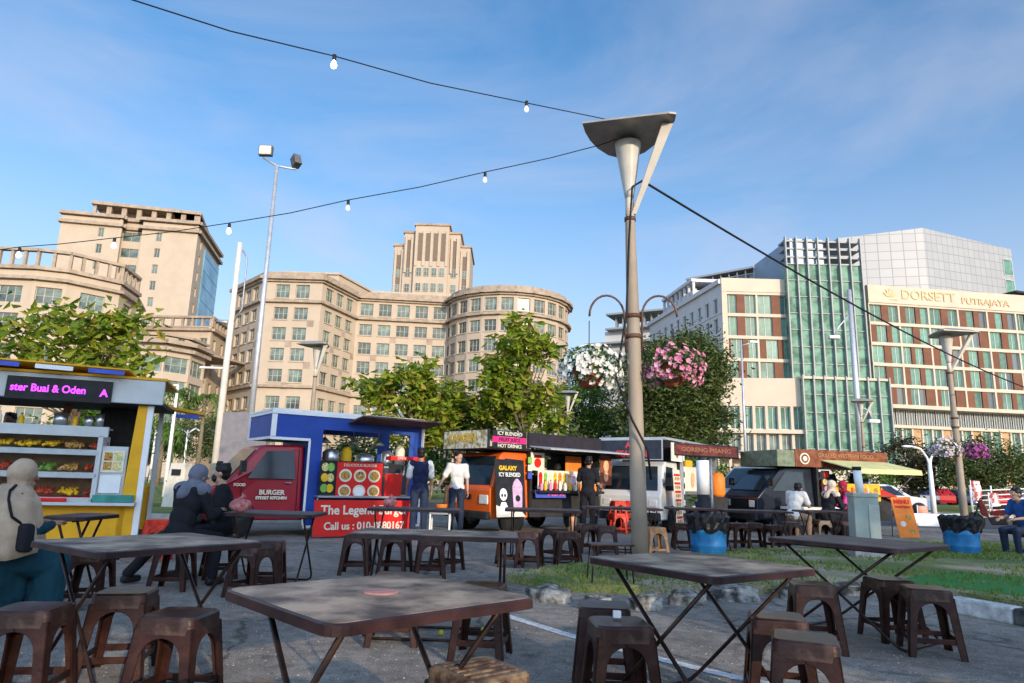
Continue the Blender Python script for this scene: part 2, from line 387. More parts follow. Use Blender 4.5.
def put_windows(parent,lst,name='window',limit=100):
    # lst: (matrix, mesh) ; the first 100 are parts, the rest one mesh
    for i,(M,me) in enumerate(lst[:limit]):
        o=bpy.data.objects.new(name,me); col.objects.link(o); o.parent=parent; o.matrix_local=M
    rest=lst[limit:]
    if rest:
        mb=MB(); mats=[]
        for M,me in rest:
            for mm in me.materials:
                if mm not in mats: mats.append(mm)
            o=len(mb.v); mb.v+=[tuple(M@v.co) for v in me.vertices]
            for p in me.polygons:
                mb.f.append([o+i for i in p.vertices]); mb.mi.append(mats.index(me.materials[p.material_index])); mb.sm.append(False)
        ob=mb.build(name,mats,parent); ob['kind']='stuff'
def regular(fac,pitch,w,margin=.6):
    n=max(1,int((fac.L-2*margin+ (pitch-w))/pitch)); off=(fac.L-(n*pitch-(pitch-w)))/2
    return [(off+i*pitch,off+i*pitch+w) for i in range(n)]
# ---------------- central curved office building
def office_center():
    root=empty('office_building',(0,0,0),0,'curved beige stone office building with round corner drum, behind the bright trees','building')
    wall=MB(); cor=MB(); wins=[]; att=[]
    zr=39.0
    rows=[(34.9,37.5)]+[(31.3-4.05*i-.2,34.0-4.05*i-.4) for i in range(8)]
    rows=[(34.9,37.6),(30.6,33.0),(26.5,29.0),(22.4,24.9),(18.3,20.8),(13.2,15.6),(9.0,11.4),(4.2,7.0)]
    xa=lambda px,Y: xat(px,Y,36)
    pts=[(xa(234,140),140),(xa(263,129),129),(xa(322,129),129),(xa(357,142),142),(xa(449,144),144)]
    segs=[Fac(pts[i],pts[i+1]) for i in range(4)]
    cx,cy,rr=xa(508,147),147,13.3
    segr=[]
    for i in range(16):
        a0=math.pi+.12+ (math.pi-.0)*i/12; a1=math.pi+.12+math.pi*(i+1)/12
        if a1>2*math.pi+.3: break
        segr.append(Fac((cx+rr*math.cos(a0),cy+rr*math.sin(a0)),(cx+rr*math.cos(a1),cy+rr*math.sin(a1))))
    for si,(fa,rnds) in enumerate([(x,0) for x in segs]+[(x,1) for x in segr]):
        if rnds:
            if si%2==0: op=[(.45,fa.L-.45)]
            else: op=[(.45,fa.L-.45)]
        else: op=regular(fa,3.9,2.7,.7)
        R_=[]
        for ri,(a,b) in enumerate(rows):
            if ri==0:
                R_.append((a,b,op))
            else: R_.append((a,b,op))
        wall.m=0; wall_rows(fa,wall,R_,0,zr)
        for ri,(a,b,oo) in enumerate(R_):
            for s0,s1 in oo:
                me=winmesh(s1-s0,b-a,3 if not rnds or fa.L>3 else 2,2 if ri else 2,WF,WG)
                wins.append((ri,fa.mtx((s0+s1)/2,a,-.38),me))
            # darker stone squares in the bands and small sill
            wall.m=1
            for j,(s0,s1) in enumerate(oo):
                if ri<len(R_)-1 and (j+ri)%2==0 and ri>0:
                    fa.box(wall,s1+.05,min(fa.L-.05,s1+1.35),a-1.4,a-.1,0,.04)
            wall.m=0
            for s0,s1 in oo:
                fa.box(wall,s0-.1,s1+.1,a-.22,a-.02,.003,.18)
        e=.25
        for z0,z1,pr in [(33.9,34.4,.75),(38.1,38.5,.5),(38.5,39.1,1.1),(17.2,17.7,.7),(39.1,40.2,-.1)]:
            fa.box(cor,-pr*.4,fa.L+pr*.4,z0,z1,-1.2,pr)
        # sill band and pilasters in attic
        for s0,s1 in op: pass
    wins.sort(key=lambda t:t[0])
    wall.build('wall',[STONE,STONED],root)
    cor.build('cornice',STONEC,root)
    put_windows(root,[(m,me) for _,m,me in wins])
    # roof slab and setback parapet
    rf=MB(); P=[V((x,y+1.0,38.3)) for x,y in pts]+[V((cx,cy+6,38.3)),V((cx,cy+20,38.3)),V((-50,172,38.3))]
    rf.slab(P,(0,0,.3)); rf.lathe([(rr-.5,38.3),(rr-.5,38.62)],28,(cx,cy,0),smooth=False)
    rf.build('roof',STONED,root)
    sb=MB()
    for i in range(1,4):
        f2=Fac((pts[i][0]+1.5,pts[i][1]+6),(pts[i+1][0]+1.5,pts[i+1][1]+6)); f2.box(sb,0,f2.L,38.6,41.6,-.8,0); f2.box(sb,-.2,f2.L+.2,41.6,42,-1,.4)
    sb.build('setback_wall',STONE,root)
    # stepped tower
    t=MB(); g0=MB(); x0=xa(431,165)-1.0; Y=165; win=[]
    def tier(w,z0,z1,y0,d=14):
        t.m=0; t.box(x0-w/2,x0+w/2,y0,y0+d,z0,z1); t.m=1; t.box(x0-w/2-.35,x0+w/2+.35,y0-.35,y0+d+.3,z1,z1+.55)
    tier(19.6,38,59.4,Y+2.0); tier(14.4,38,62.6,Y+1.0); tier(8.6,38,64.4,Y)
    t.m=0
    for i in range(5): xx=x0-3.9+i*1.95; t.box(xx-.32,xx+.32,Y-.25,Y-.01,53.6,63.0)
    for s in (-1,1):
        for w0 in (5.1,6.6): t.box(x0+s*w0-.28,x0+s*w0+.28,Y+.55,Y+.99,52,61.6)
        for w0 in (7.6,9.3): t.box(x0+s*w0-.28,x0+s*w0+.28,Y+1.55,Y+1.99,40,58.4)
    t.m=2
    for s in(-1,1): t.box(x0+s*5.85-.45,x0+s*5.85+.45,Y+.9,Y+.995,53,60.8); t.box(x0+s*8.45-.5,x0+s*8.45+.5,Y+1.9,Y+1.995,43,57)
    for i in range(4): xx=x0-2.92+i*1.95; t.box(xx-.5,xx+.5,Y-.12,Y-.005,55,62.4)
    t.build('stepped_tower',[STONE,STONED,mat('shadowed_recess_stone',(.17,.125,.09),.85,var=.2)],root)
    wm=winmesh(1.3,2.1,2,2,WF,WG)
    for z in (43,47,51):
        for xx,yy in [(-8.45,1.9),(-5.85,.9),(-2.9,-.1),(-.97,-.1),(.97,-.1),(2.9,-.1),(5.85,.9),(8.45,1.9)]:
            win.append((Matrix.Rotation(math.pi,4,'Z'),xx,yy,z))
    for _,xx,yy,z in win:
        o=bpy.data.objects.new('tower_window',wm); col.objects.link(o); o.parent=root
        o.matrix_local=Matrix.Translation((x0+xx,Y+yy-.1,z))@Matrix(((1,0,0,0),(0,-1,0,0),(0,0,1,0),(0,0,0,1)))
office_center()
# ---------------- left offices
def block(root,pts,z1,rows,pitch,w,nx=3,nz=2,cor=(),mats=None,balu=None,z0=0,gm=None,t=.6,rec=.35,limit=100,closed=None):
    wall=MB(); c=MB(); wins=[]
    for i in range(len(pts)-1):
        fa=Fac(pts[i],pts[i+1]); pw=pitch if not callable(pitch) else pitch(i); op=regular(fa,pw,w,.5)
        wall_rows(fa,wall,[(a,b,op) for a,b in rows],z0,z1,t)
        for a,b in rows:
            for s0,s1 in op:
                wins.append((a,fa.mtx((s0+s1)/2,a,-rec),winmesh(s1-s0,b-a,nx,nz,WF,gm or WG)))
        for ca,cb,pr in cor: fa.box(c,-pr*.3,fa.L+pr*.3,ca,cb,-.8,pr)
        if balu:
            ba,bb=balu; n=int(fa.L/1.9)
            bl=MB(); fa.box(bl,0,fa.L,bb-.45,bb,-.7,.25)
            for k in range(n+1): fa.box(bl,k*fa.L/n-.22 if k else 0,k*fa.L/n+.22,ba,bb-.44,-.5,0)
            fa.box(bl,0,fa.L,ba-.1,ba+.15,-.6,.05); bl.build('balustrade',STONEC,root)
    wall.build('wall',mats or STONE,root); c.build('cornice',STONEC,root)
    wins.sort(key=lambda q:-q[0]); put_windows(root,[(m,me) for _,m,me in wins],limit=limit)
    if closed:
        MB().slab([V((x,y,z1-.5)) for x,y in list(pts)+closed],(0,0,.4)).build('roof',STONED,root)
r1=empty('office_building',(0,0,0),0,'tall beige stone office tower with open crown and blue glass end, at upper left','building','beige stone offices at left')
TZ=62.6
tp=[(xat(61,158,60),158),(xat(122,160.6,60),160.6),(xat(122.5,162.5,60),162.5),(xat(142,163.2,60),163.2),(xat(142.5,161.4,60),161.4),(xat(198,163.5,60),163.5),(xat(219,189,60),189)]
BLGL=mat('blue_glass',(.10,.25,.38),.3,var=.3,scale=.2,c2=(.16,.36,.48),spec=.8)
wall=MB(); c=MB(); wins=[]
for i in range(6):
    fa=Fac(tp[i],tp[i+1]); rows=[]; zs=[57.2-4.2*k for k in range(12)]
    if i==0: op=[(fa.L*.62,fa.L*.62+1.3)]
    elif i==2: op=[(.2,fa.L-.2)]
    elif i==4: op=[(fa.L*.26,fa.L*.26+1.3)]
    elif i==5: op=[(3.5,4.7)]
    else: op=[]
    wall_rows(fa,wall,[(z,z+2.3,op) for z in zs],0,TZ)
    for z in zs:
        for s0,s1 in op: wins.append((fa.mtx((s0+s1)/2,z,-.3),winmesh(s1-s0,2.3,2,1,WF,WG)))
    for ca,cb,pr in [(58.8+1.2,60.8,.9),(62.2,63.0,.9)]: fa.box(c,-pr*.5,fa.L+pr*.5,ca,cb,-.8,pr)
fa=Fac(tp[5],tp[6]); gm=MB(); fa.box(gm,8,fa.L-1,6,58.5,.01,.35)
for k in range(14): fa.box(gm,8,fa.L-1,6+k*3.9,6.15+k*3.9,.36,.42)
gm.build('glass_wall',BLGL,r1)
a,b=V((tp[0][0]+5.5,tp[0][1]+3,0)),V((tp[5][0]-2,tp[5][1]+3,0)); fc=Fac(a,b); fc2=Fac(b,(tp[6][0]-2.5,tp[6][1]-3))
for f_ in (fc,fc2):
    n=int(f_.L/3.2)
    for k in range(n+1): f_.box(c,max(0,k*f_.L/n-.55),k*f_.L/n+.55,63,66,-.8,0)
    f_.box(c,-.5,f_.L+.5,66,66.8,-6,.8); f_.box(wall,0,f_.L,62,63.4,-.8,-.01)
f_=fc; f_.box(wall,.5,f_.L-.5,62,66,-4.2,-3.9)
wall.build('wall',STONE,r1); c.build('cornice',STONEC,r1); put_windows(r1,wins)
MB().slab([V((x,y,61.9)) for x,y in tp]+[V((tp[6][0]-30,tp[6][1],61.9)),V((tp[0][0],tp[0][1]+25,61.9))],(0,0,.3)).build('roof',STONED,r1)
r2=empty('office_building',(0,0,0),0,'beige stone office block with open balustrade, in front of the tower at left','building','beige stone offices at left')
block(r2,[(xat(-40,103,34),103),(xat(38,103.5,34),103.5),(xat(71,105,34),105),(xat(123,111,34),111),(xat(140,119,34),119)],32.0,[(26.3,29.0),(21.6,24.6),(16.8,19.8),(12,15),(7,10)],5.4,3.6,3,2,cor=[(30.0,30.5,.8),(31.7,32.3,.5)],balu=(32.2,35.2),closed=[(-72,130),(-100,130)])
r3=empty('office_building',(0,0,0),0,'lower beige stone office block with railed roof, between the tower and the grey pole','building','beige stone offices at left')
block(r3,[(xat(132,134,30),134),(xat(212,133,30),133),(xat(240,152,30),152)],29.5,[(25,27.2)]+[(20-4.2*i,22.6-4.2*i) for i in range(4)],4.6,1.6,2,2,cor=[(28.6,29.1,.8),(23.6,24.1,.5)],balu=(29.5,31.7),closed=[(-60,165),(-90,165)])
r4=empty('office_building',(0,0,0),0,'low curved beige office wing with wide green window bands, below the railed block','building','beige stone offices at left')
block(r4,[(xat(128,112,20),112),(xat(165,112.5,20),112.5),(xat(190,116,20),116),(xat(205,122,20),122)],22.5,[(17.3,20),(13.2,16),(9.1,11.9),(4.9,7.7)],6.2,5.2,3,2,cor=[(20.9,21.5,.9),(22.0,22.7,1.3),(23.4,23.8,.4)],closed=[(-52,134),(-75,134)])
# ---------------- hotel
HW=mat('hotel_cream',(.55,.455,.345),.7,var=.05,scale=.3); HWG=mat('hotel_white',(.52,.52,.52),.6,var=.05,scale=.3)
HB=mat('hotel_brown',(.15,.058,.03),.6,var=.15,scale=.6); HG=mat('hotel_green_glass',(.13,.27,.21),.3,var=.35,scale=.4,c2=(.20,.38,.29),spec=.15)
HD=mat('hotel_dark_glass',(.04,.06,.065),.3,var=.3,spec=.7); FIN=mat('hotel_fin',(.27,.28,.27),.5,.1,var=.1)
HGC=mat('curtain_wall_glass',(.09,.20,.14),.5,var=.3,scale=.5,c2=(.19,.34,.25),spec=.1,lo=.4,hi=.6); vary(HG,.5,1.1); vary(HD,.5,2.2)
FR=mat('hotel_frame',(.58,.58,.54),.5,var=.05)
def panelmat(name,c,cl,sx,sz):
    m=bpy.data.materials.new(name); m.use_nodes=True; nt=m.node_tree;N=nt.nodes;L=nt.links;b=N['Principled BSDF']; b.inputs['Roughness'].default_value=.42; b.inputs['Metallic'].default_value=.25
    tc=N.new('ShaderNodeTexCoord'); sp=N.new('ShaderNodeSeparateXYZ'); L.new(tc.outputs['Object'],sp.inputs[0])
    ad=N.new('ShaderNodeMath'); ad.operation='ADD'; L.new(sp.outputs[0],ad.inputs[0]); L.new(sp.outputs[1],ad.inputs[1])
    cb=N.new('ShaderNodeCombineXYZ'); L.new(ad.outputs[0],cb.inputs[0]); L.new(sp.outputs[2],cb.inputs[1])
    br=N.new('ShaderNodeTexBrick'); br.offset=0; br.inputs['Scale'].default_value=1; br.inputs['Mortar Size'].default_value=.07; br.inputs['Brick Width'].default_value=sx; br.inputs['Row Height'].default_value=sz
    br.inputs['Color1'].default_value=rgb(c); br.inputs['Color2'].default_value=rgb(c,.92); br.inputs['Mortar'].default_value=rgb(cl)
    L.new(cb.outputs[0],br.inputs['Vector']); L.new(br.outputs['Color'],b.inputs['Base Color']); return m
HP=panelmat('hotel_metal_panel',(.35,.34,.32),(.21,.205,.20),1.8,1.8)
def hotel():
    root=empty('hotel',(0,0,0),0,'large hotel with brown and cream panels, green glass fins and metal clad top','building')
    wall=MB(); BRL=[]; wins=[]; rr=random.Random(5)
    def brownfac(fa,z0,z1,nfl,fh,bay):
        # slabs, piers, alternating panels
        for k in range(nfl+1):
            z=z0+k*fh; fa.box(wall,0,fa.L,z-.45,z+.1,-.5,.14)
        x=0; nb=max(1,round(fa.L/bay)); bw=fa.L/nb
        for i in range(nb+1): fa.box(wall,max(0,i*bw-.16),min(fa.L,i*bw+.16),z0+.1,z0+nfl*fh-.45,-.5,.10)
        fa.box(wall,0,fa.L,z0-.1,z1,-1.0,-.6)
        for k in range(nfl):
            za=z0+k*fh+.1; zb=z0+(k+1)*fh-.45
            for i in range(nb):
                a=i*bw+.16; e=(i+1)*bw-.16; w=e-a
                pat=rr.choice([[('b',.22),('g',.34),('b',.18),('g',.26)],[('g',.42),('b',.26),('g',.32)],[('b',.16),('g',.3),('d',.22),('b',.32)],[('g',.3),('b',.14),('g',.28),('b',.28)],[('b',.28),('g',.26),('b',.2),('d',.26)]])
                s=a
                for ty,fr in pat:
                    ww=w*fr
                    if ty=='b': br=MB(); fa.box(br,s+.03,s+ww-.03,za,zb,-.45,-.02+.05*((k+i)%2)); BRL.append((abs(fa.pt(s,za).x),br))
                    else: wins.append((fa.pt(s+ww/2,za,-.3).z*1.0,fa.mtx(s+ww/2,za,-.3),winmesh(round(ww,1),zb-za,2 if ww>1.4 else 1,1,FR,HG if ty=='g' else HD)))
                    s+=ww
    f1=Fac((xat(722,113,30),113),(xat(792,113,30),113)); f2=Fac((xat(869,114,30),114),(xat(1045,118.5,30),118.5))
    brownfac(f2,15.2,34,5,3.6,6.2)
    brownfac(f1,18.4,35,4,3.9,6.1)
    f1.box(wall,0,f1.L,34.0,36.4,-.9,.25); f1.box(wall,0,.9,17.5,34,-.5,.2)
    f2.box(wall,0,f2.L,33.1,36.2,-.9,.3)
    # left return, white with dark windows
    f3=Fac((xat(650,147,30),147),(xat(722,113,30),113)); w3=MB(); op=regular(f3,3.3,1.5,.8)
    rows=[(30.6,32.8+.4),(27.0,29.6),(23.4,26.0),(19.8,22.4),(16.2,18.8),(12.6,15.2),(9,11.6)]
    wall_rows(f3,w3,[(a,b,op) for a,b in rows],0,35.4); f3.box(w3,-.3,f3.L,35.4,36.2,-.8,.5)
    for k in range(6): f3.box(w3,0,f3.L,30.2-3.6*k,30.35-3.6*k,.003,.12)
    w3.build('side_wall',HWG,root)
    for a,b in rows:
        for s0,s1 in op: wins.append((a,f3.mtx((s0+s1)/2,a,-.3),winmesh(1.5,b-a,2,1,FR,HD)))
    # podium left
    f4=Fac((xat(717,111,10),111),(xat(806,109,10),109)); 
    f4.box(wall,0,f4.L,14.0,18.6,-2,0); f4.box(wall,0,f4.L,9.6,10.2,-2,.7); f4.box(wall,0,f4.L,0,1.0,-2,0); f4.box(wall,0,f4.L,5.6,6.3,-2,.3); f4.box(wall,0,f4.L,0,18,-3.5,-2.6)
    for i in range(8):
        s=i*f4.L/7; f4.box(wall,max(0,s-.22),min(f4.L,s+.22),1,5.6,-1,-.02); f4.box(wall,max(0,s-.22),min(f4.L,s+.22),6.3,14.0,-.9,-.01)
    for i in range(7):
        s=(i+.5)*f4.L/7; w=f4.L/7-.44
        wins.append((10.3,f4.mtx(s,10.3,-.5),winmesh(w,3.6,2,1,FR,HG))); wins.append((6.4,f4.mtx(s,6.4,-.5),winmesh(w,3.1,2,1,FR,WG)))
    # podium right (green band)
    f5=Fac((xat(893,111,10),111),(xat(1050,115,10),115))
    f5.box(wall,0,f5.L,0,14.6,-3.4,-2.5); f5.box(wall,0,f5.L,14.4,15.0,-2.4,.6); f5.box(wall,0,f5.L,11.2,11.7,-2.4,.3); f5.box(wall,0,f5.L,0,2,-2.4,-.1)
    TAN=mat('hotel_tan_panel',(.45,.27,.13),.6,var=.15,scale=.4); n=16
    for i in range(n+1): s=i*f5.L/n; f5.box(wall,max(0,s-.15),min(f5.L,s+.15),2,11.2,-2,-.02)
    for i in range(n):
        s=(i+.5)*f5.L/n; w=f5.L/n-.3
        if i%3==2: tn=MB(); f5.box(tn,s-w/2,s+w/2,2,11.2,-1.2,-.2); tn.build('tan_panel',TAN,root)
        else: wins.append((5,f5.mtx(s,2.0,-.4),winmesh(round(w,2),9.2,2,3,FR,HG)))
        wins.append((11.8,f5.mtx(s,11.7,-1.4),winmesh(round(w,2),2.7,3,1,FR,HD)))
    BRL.sort(key=lambda q:q[0])
    for _,b_ in BRL[:100]: b_.build('brown_panel',HB,root)
    if BRL[100:]:
        b_=MB()
        for _,q in BRL[100:]: b_.add(q.v,q.f,False)
        b_.build('brown_panel',HB,root)['kind']='stuff'
    # curtain wall + fins
    gl=MB(); fn=[]
    f6=Fac((xat(791,111.5,25),111.5),(xat(868,111.5,25),111.5)); f7=Fac((xat(806,108,10),108),(xat(894,108.5,10),108.5))
    f6.box(gl,0,f6.L,19,38.9,-2,-.5); f7.box(gl,0,f7.L,5.4,18.4,-2,-.5)
    gl.build('glass_curtain_wall',HGC,root)
    rail=MB()
    for k in range(7): f6.box(rail,0,f6.L,21.5+k*2.9,21.62+k*2.9,-.49,-.30)
    for k in range(4): f7.box(rail,0,f7.L,7.2+k*2.9,7.32+k*2.9,-.49,-.30)
    for z in (40.1,41.6,43.0): f6.box(rail,-.1,f6.L+.1,z,z+.3,-3,-.35)
    rail.build('rails',FIN,root)
    for i in range(8):
        s=i*f6.L/7; MB_=MB(); f6.box(MB_,s-.10,s+.10,18.9,43.8,-.48,.12); MB_.build('fin',FIN,root)
    for i in range(9):
        s=i*f7.L/8; MB_=MB(); f7.box(MB_,s-.10,s+.10,4.6,19.0,-.48,.12); MB_.build('fin',FIN,root)
    f7.box(wall,0,f7.L,0,5.2,-2,-.6); f7.box(wall,-.2,f7.L+.2,18.45,18.85,-3.2,-.1)
    # blue grey slab left of fins
    BG=mat('hotel_slate_panel',(.22,.27,.33),.4,.2,var=.1,scale=.2)
    f8=Fac((xat(755,127,40),127),(xat(790.5,112,40),112)); b8=MB(); f8.box(b8,0,f8.L,34,43.6,-6,0); b8.build('slate_block',BG,root)
    # rooftop trellis
    tr=MB(); f9=Fac((xat(690,137,38),137),(xat(755,128,38),128))
    for k in range(9): f9.box(tr,k*f9.L/8-.12,k*f9.L/8+.12,35,43.2,-.3,0)
    for k in range(9): f9.box(tr,0,f9.L,35.6+k*.95,35.75+k*.95,-.12,-.02)
    f9.box(tr,0,f9.L,35,42.4,-4,-1.0); f9.box(tr,-.5,f9.L,43.2,43.6,-5,.6)
    tr.build('roof_trellis',HP,root)
    # upper metal clad block
    up=MB(); f10=Fac((xat(838,133,50),133),(xat(924,129.5,50),129.5)); f11=Fac((xat(924,129.5,50),129.5),(xat(1012,137,50),137))
    x0,y0=f10.p0.x,f10.p0.y; P=[V((x0,133,0)),V((f11.p0.x,f11.p0.y,0)),V((f11.pt(f11.L,0).x,137,0)),V((f11.pt(f11.L,0).x-4,160,0)),V((x0,160,0))]
    tops=[51.9,53.3,52.0,52,52]
    vs=[V((p.x,p.y,30)) for p in P]+[V((p.x,p.y,t)) for p,t in zip(P,tops)]
    n=5; up.add(vs,[tuple(range(n,2*n))]+[(i,(i+1)%n,n+(i+1)%n,n+i) for i in range(n)],False)
    up.build('metal_clad_block',HP,root)
    for z in (41.5,46):
        wins.append((z,f11.mtx(f11.L-1.6,z,.05),winmesh(2.6,3.6,1,1,FR,HG)))
    cn=MB(); f11.box(cn,f11.L-13,f11.L+2,38.8,39.2,.0,9); f11.box(cn,f11.L-9,f11.L-8.5,36,38.8,6,6.5); f11.box(cn,f11.L-1,f11.L-.5,36,38.8,6,6.5); cn.build('roof_canopy',DARK,root)
    # podium roof
    MB().slab([f2.pt(0,33),f2.pt(f2.L,33),f2.pt(f2.L,33)+V((0,25,0)),f2.pt(0,33)+V((0,25,0))],(0,0,.4)).build('roof',HWG,root)
    MB().slab([f3.pt(.8,34.5,-.9),f1.pt(0,34.5,-1),f1.pt(f1.L,34.5,-1),f1.pt(f1.L,34.5)+V((0,30,0))],(0,0,.4)).build('roof',HWG,root)
    # penthouse frame
    ph=MB(); fp=Fac((xat(664,146,38),146),(xat(693,130,38),130)); fq=Fac((xat(693,130,38),130),(xat(722,130,38),130))
    fp.box(ph,0,fp.L,35.3,39.4,-.8,-.4); fp.box(ph,-.2,fp.L+.3,40.8,41.4,-6,.4); fq.box(ph,.2,fq.L,40.7,41.35,-6,.3)
    for k in range(8): fp.box(ph,k*fp.L/7-.2,k*fp.L/7+.2,35,40.8,-.38,.1)
    fq.box(ph,0,fq.L,35,39.2,-2,-.5)
    ph.build('penthouse',HWG,root)
    wall.build('wall',HW,root)
    wins.sort(key=lambda q:-q[0]); put_windows(root,[(m,me) for _,m,me in wins])
    # sign
    GOLD=mat('gold_letters',(.44,.31,.17),.45,.2,var=.05)
    text('sign_letters','DORSETT',2.3,GOLD,root,f2.pt(f2.L*.335,34.75,.34),f2.u,(0,0,1),.08,sx=1.05,bold=.02)
    text('sign_letters','PUTRAJAYA',1.6,GOLD,root,f2.pt(f2.L*.66,34.35,.34),f2.u,(0,0,1),.08,sx=1.12,bold=.02)
    em=MB(); c=f2.pt(f2.L*.12,34.2,.34)
    for a in (-60,-30,0,30,60):
        d=f2.u*math.sin(R(a))+V((0,0,math.cos(R(a)))); s=V((0,0,1)).cross(f2.n)*1.0; sd=d.cross(f2.n)
        em.slab([c,c+d*.7+sd*.25,c+d*1.5,c+d*.7-sd*.25],f2.n*.08)
    em.box(c.x-1.4,c.x+1.4,c.y-.05,c.y+.05,c.z-.45,c.z-.25); em.build('sign_emblem',GOLD,root)
hotel()
# far pale building with canopies, left of the hotel
rb=empty('white_building',(0,0,0),0,'distant white building with tiered canopies, left of the hotel behind the flower baskets','building')
wb=MB(); fb=Fac((xat(590,185,40),185),(xat(665,175,40),175)); fb.box(wb,0,fb.L,0,38,-12,0); fb.box(wb,4,fb.L,38,42,-12,-1)
wb.build('wall',HWG,rb); cn=MB()
for z,pr in ((38,2.2),(42,1.6),(46.2,1.2),(33,.6),(28.5,.6)): fb.box(cn,-1 if z<40 else 5,fb.L,z,z+.5,-10,pr)
for k in range(7): fb.box(cn,7+k*2,7.3+k*2,42.5,46.2,-3,-1)
cn.build('canopy',FIN,rb)
ws=[]
for z in (30,34.4,25):
    for k in range(6): ws.append((fb.mtx(2+k*3.2,z,.02),winmesh(2.2,2.2,2,1,FR,HD)))
put_windows(rb,ws)
# ================================================================= STOOLS
def plastic(name,c,c2,rough=.38):
    return mat(name,c,rough,var=.35,scale=7,bump=.12,bscale=40,c2=c2,lo=.38,hi=.7,detail=9)
SBR=plastic('brown_stool_plastic',(.030,.011,.008),(.055,.022,.016)); STOP=mat('scuffed_stool_seat',(.042,.018,.014),.33,var=.25,scale=9,c2=(.13,.08,.058),bump=.08,lo=.5,hi=.75,detail=12,spec=.4)
SRED=plastic('red_stool_plastic',(.55,.025,.012),(.75,.05,.02)); STAN=plastic('tan_stool_plastic',(.34,.17,.08),(.5,.28,.14))
STEAK=mat('streaked_seat',(.09,.045,.032),.4,var=.3,scale=14,c2=(.24,.16,.09),bump=.15,lo=.42,hi=.6,detail=3)
def make_stool(loc,rz,label,body=SBR,top=STOP,slats=False):
    H=.46; t=.145; b=.185   # half widths at top and bottom
    root=empty('stool',loc,rz,label,'stool','plastic stools round the tables')
    s=MB()
    # seat: rounded square ring with centre hole
    def rs(hw,r,z,n=5):
        P=[]
        for cx,cy,a0 in ((1,1,0),(-1,1,90),(-1,-1,180),(1,-1,270)):
            for k in range(n+1):
                a=R(a0+90*k/n); P.append(V((cx*(hw-r)+r*math.cos(a),cy*(hw-r)+r*math.sin(a),z)))
        return P
    o0=rs(t-.012,.035,H); o1=rs(t,.04,H-.010); o2=rs(t+.003,.04,H-.078); n=len(o0)
    hole=[V((.018*math.cos(2*math.pi*(k+.5)/n+.2),.018*math.sin(2*math.pi*(k+.5)/n+.2),H-.003)) for k in range(n)]
    inn=[v*1 for v in rs(t-.008,.03,H-.078)]
    vs=o0+o1+o2+hole+inn; fs=[]
    for k in range(n):
        q=(k+1)%n
        fs+= [(k,q,3*n+q,3*n+k)[::-1],(n+k,n+q,q,k),(2*n+k,2*n+q,n+q,n+k),(4*n+k,4*n+q,2*n+q,2*n+k)]
    s.add(vs,fs,False)
    s.lathe([(.018,H-.003),(.016,H-.02),(.0155,H-.02)],12)
    if slats:
        for k in range(5): y=-.09+k*.045; s.box(-.105,.105,y-.010,y+.010,H-.004,H+.0045)
    s.build('seat',top,root,bevel=.004)
    # legs: L shaped tapering corners with arched shoulders
    def side_pts(wt,wb):
        # profile in (u,z) measured from the corner inwards
        P=[(0,H-.05),(t-.0002,H-.05)]
        arc=[]
        for k in range(6):
            a=R(90*k/5); # arch from centre top to inner leg edge
            arc.append((t-.0002-(t-.0002-wt)*math.sin(a), H-.095-.075*(1-math.cos(a))))
        P+=arc; P+=[(wb,.0),(0,0)]
        return P
    for sx in(-1,1):
        for sy in(-1,1):
            L=MB()
            def pos(u,z,ax,off):
                k=z/(H-.05); hw=b+(t-b)*k
                a=hw-u*(hw/ t if z>.3 else 1) ; c=hw-off
                return V((sx*a,sy*c,z)) if ax==0 else V((sx*c,sy*a,z))
            for ax in (0,1):
                pts=side_pts(.058,.046)
                A=[pos(u,z,ax,0) for u,z in pts]; B=[pos(u,z,ax,.012) for u,z in pts]
                n_=len(A); fl=(sx*sy>0)^(ax==1)
                fs=[tuple(range(n_)),tuple(range(n_,2*n_))[::-1]]+[(i,n_+i,n_+(i+1)%n_,(i+1)%n_) for i in range(n_)]
                if not fl: fs=[f[::-1] for f in fs]
                L.add(A+B,fs,False)
            # raised rim line
            L.build('leg',body,root,bevel=.003,seg=1)
    st=MB(); z=.115; hw=b+(t-b)*z/(H-.05)-.014
    for a in range(4):
        c=math.cos(a*math.pi/2); d=math.sin(a*math.pi/2)
        st.obox(V((c*hw,d*hw,z)),V((-d,c,0))*(hw-.035),V((c,d,0))*.006,V((0,0,.018)))
    st.build('stretcher',body,root,bevel=.003,seg=1)
    return root
protoS=None
SV={}
def stool(px,py,deg,label,kind='brown',z=.46,P=None,scale=None,off=None):
    p=P if P is not None else g(px,py,z); loc=(p.x,p.y,0 if off is None else off)
    if kind not in SV:
        a={'brown':(SBR,STOP,False),'slat':(SBR,STEAK,True),'red':(SRED,SRED,False),'tan':(STAN,STAN,False),'streak':(SBR,STEAK,False)}[kind]
        SV[kind]=make_stool(loc,R(deg),label,*a); r=SV[kind]
    else: r=dup(SV[kind],loc,R(deg),label)
    if scale: r.scale=scale
    return r
stool(34,606,8,'brown plastic stool cut by the left edge, before the teal dress')
stool(181,612,-4,'dark brown plastic stool standing before the front long side of the left foreground table')
stool(127,590,12,'brown plastic stool half under the left foreground table, one leg catching orange light')
stool(479,668,38,'brown stool with pale slatted seat at the bottom centre, right of the nearest table','slat')
stool(238,694,30,'stool with pale worn seat cut off by the bottom edge, left of the nearest table','streak')
stool(405,700,10,'stool whose yellowish seat just shows at the bottom edge below the nearest table','slat')
stool(955,692,20,'scuffed stool seat just showing at the bottom edge, lower right','streak')
stool(620,621,4,'front one of the two dark stools left of the front right table')
stool(604,604,-6,'rear one of the two dark stools left of the front right table, partly hidden')
stool(804,636,-22,'front one of the two stools right of the front right table, at the painted line')
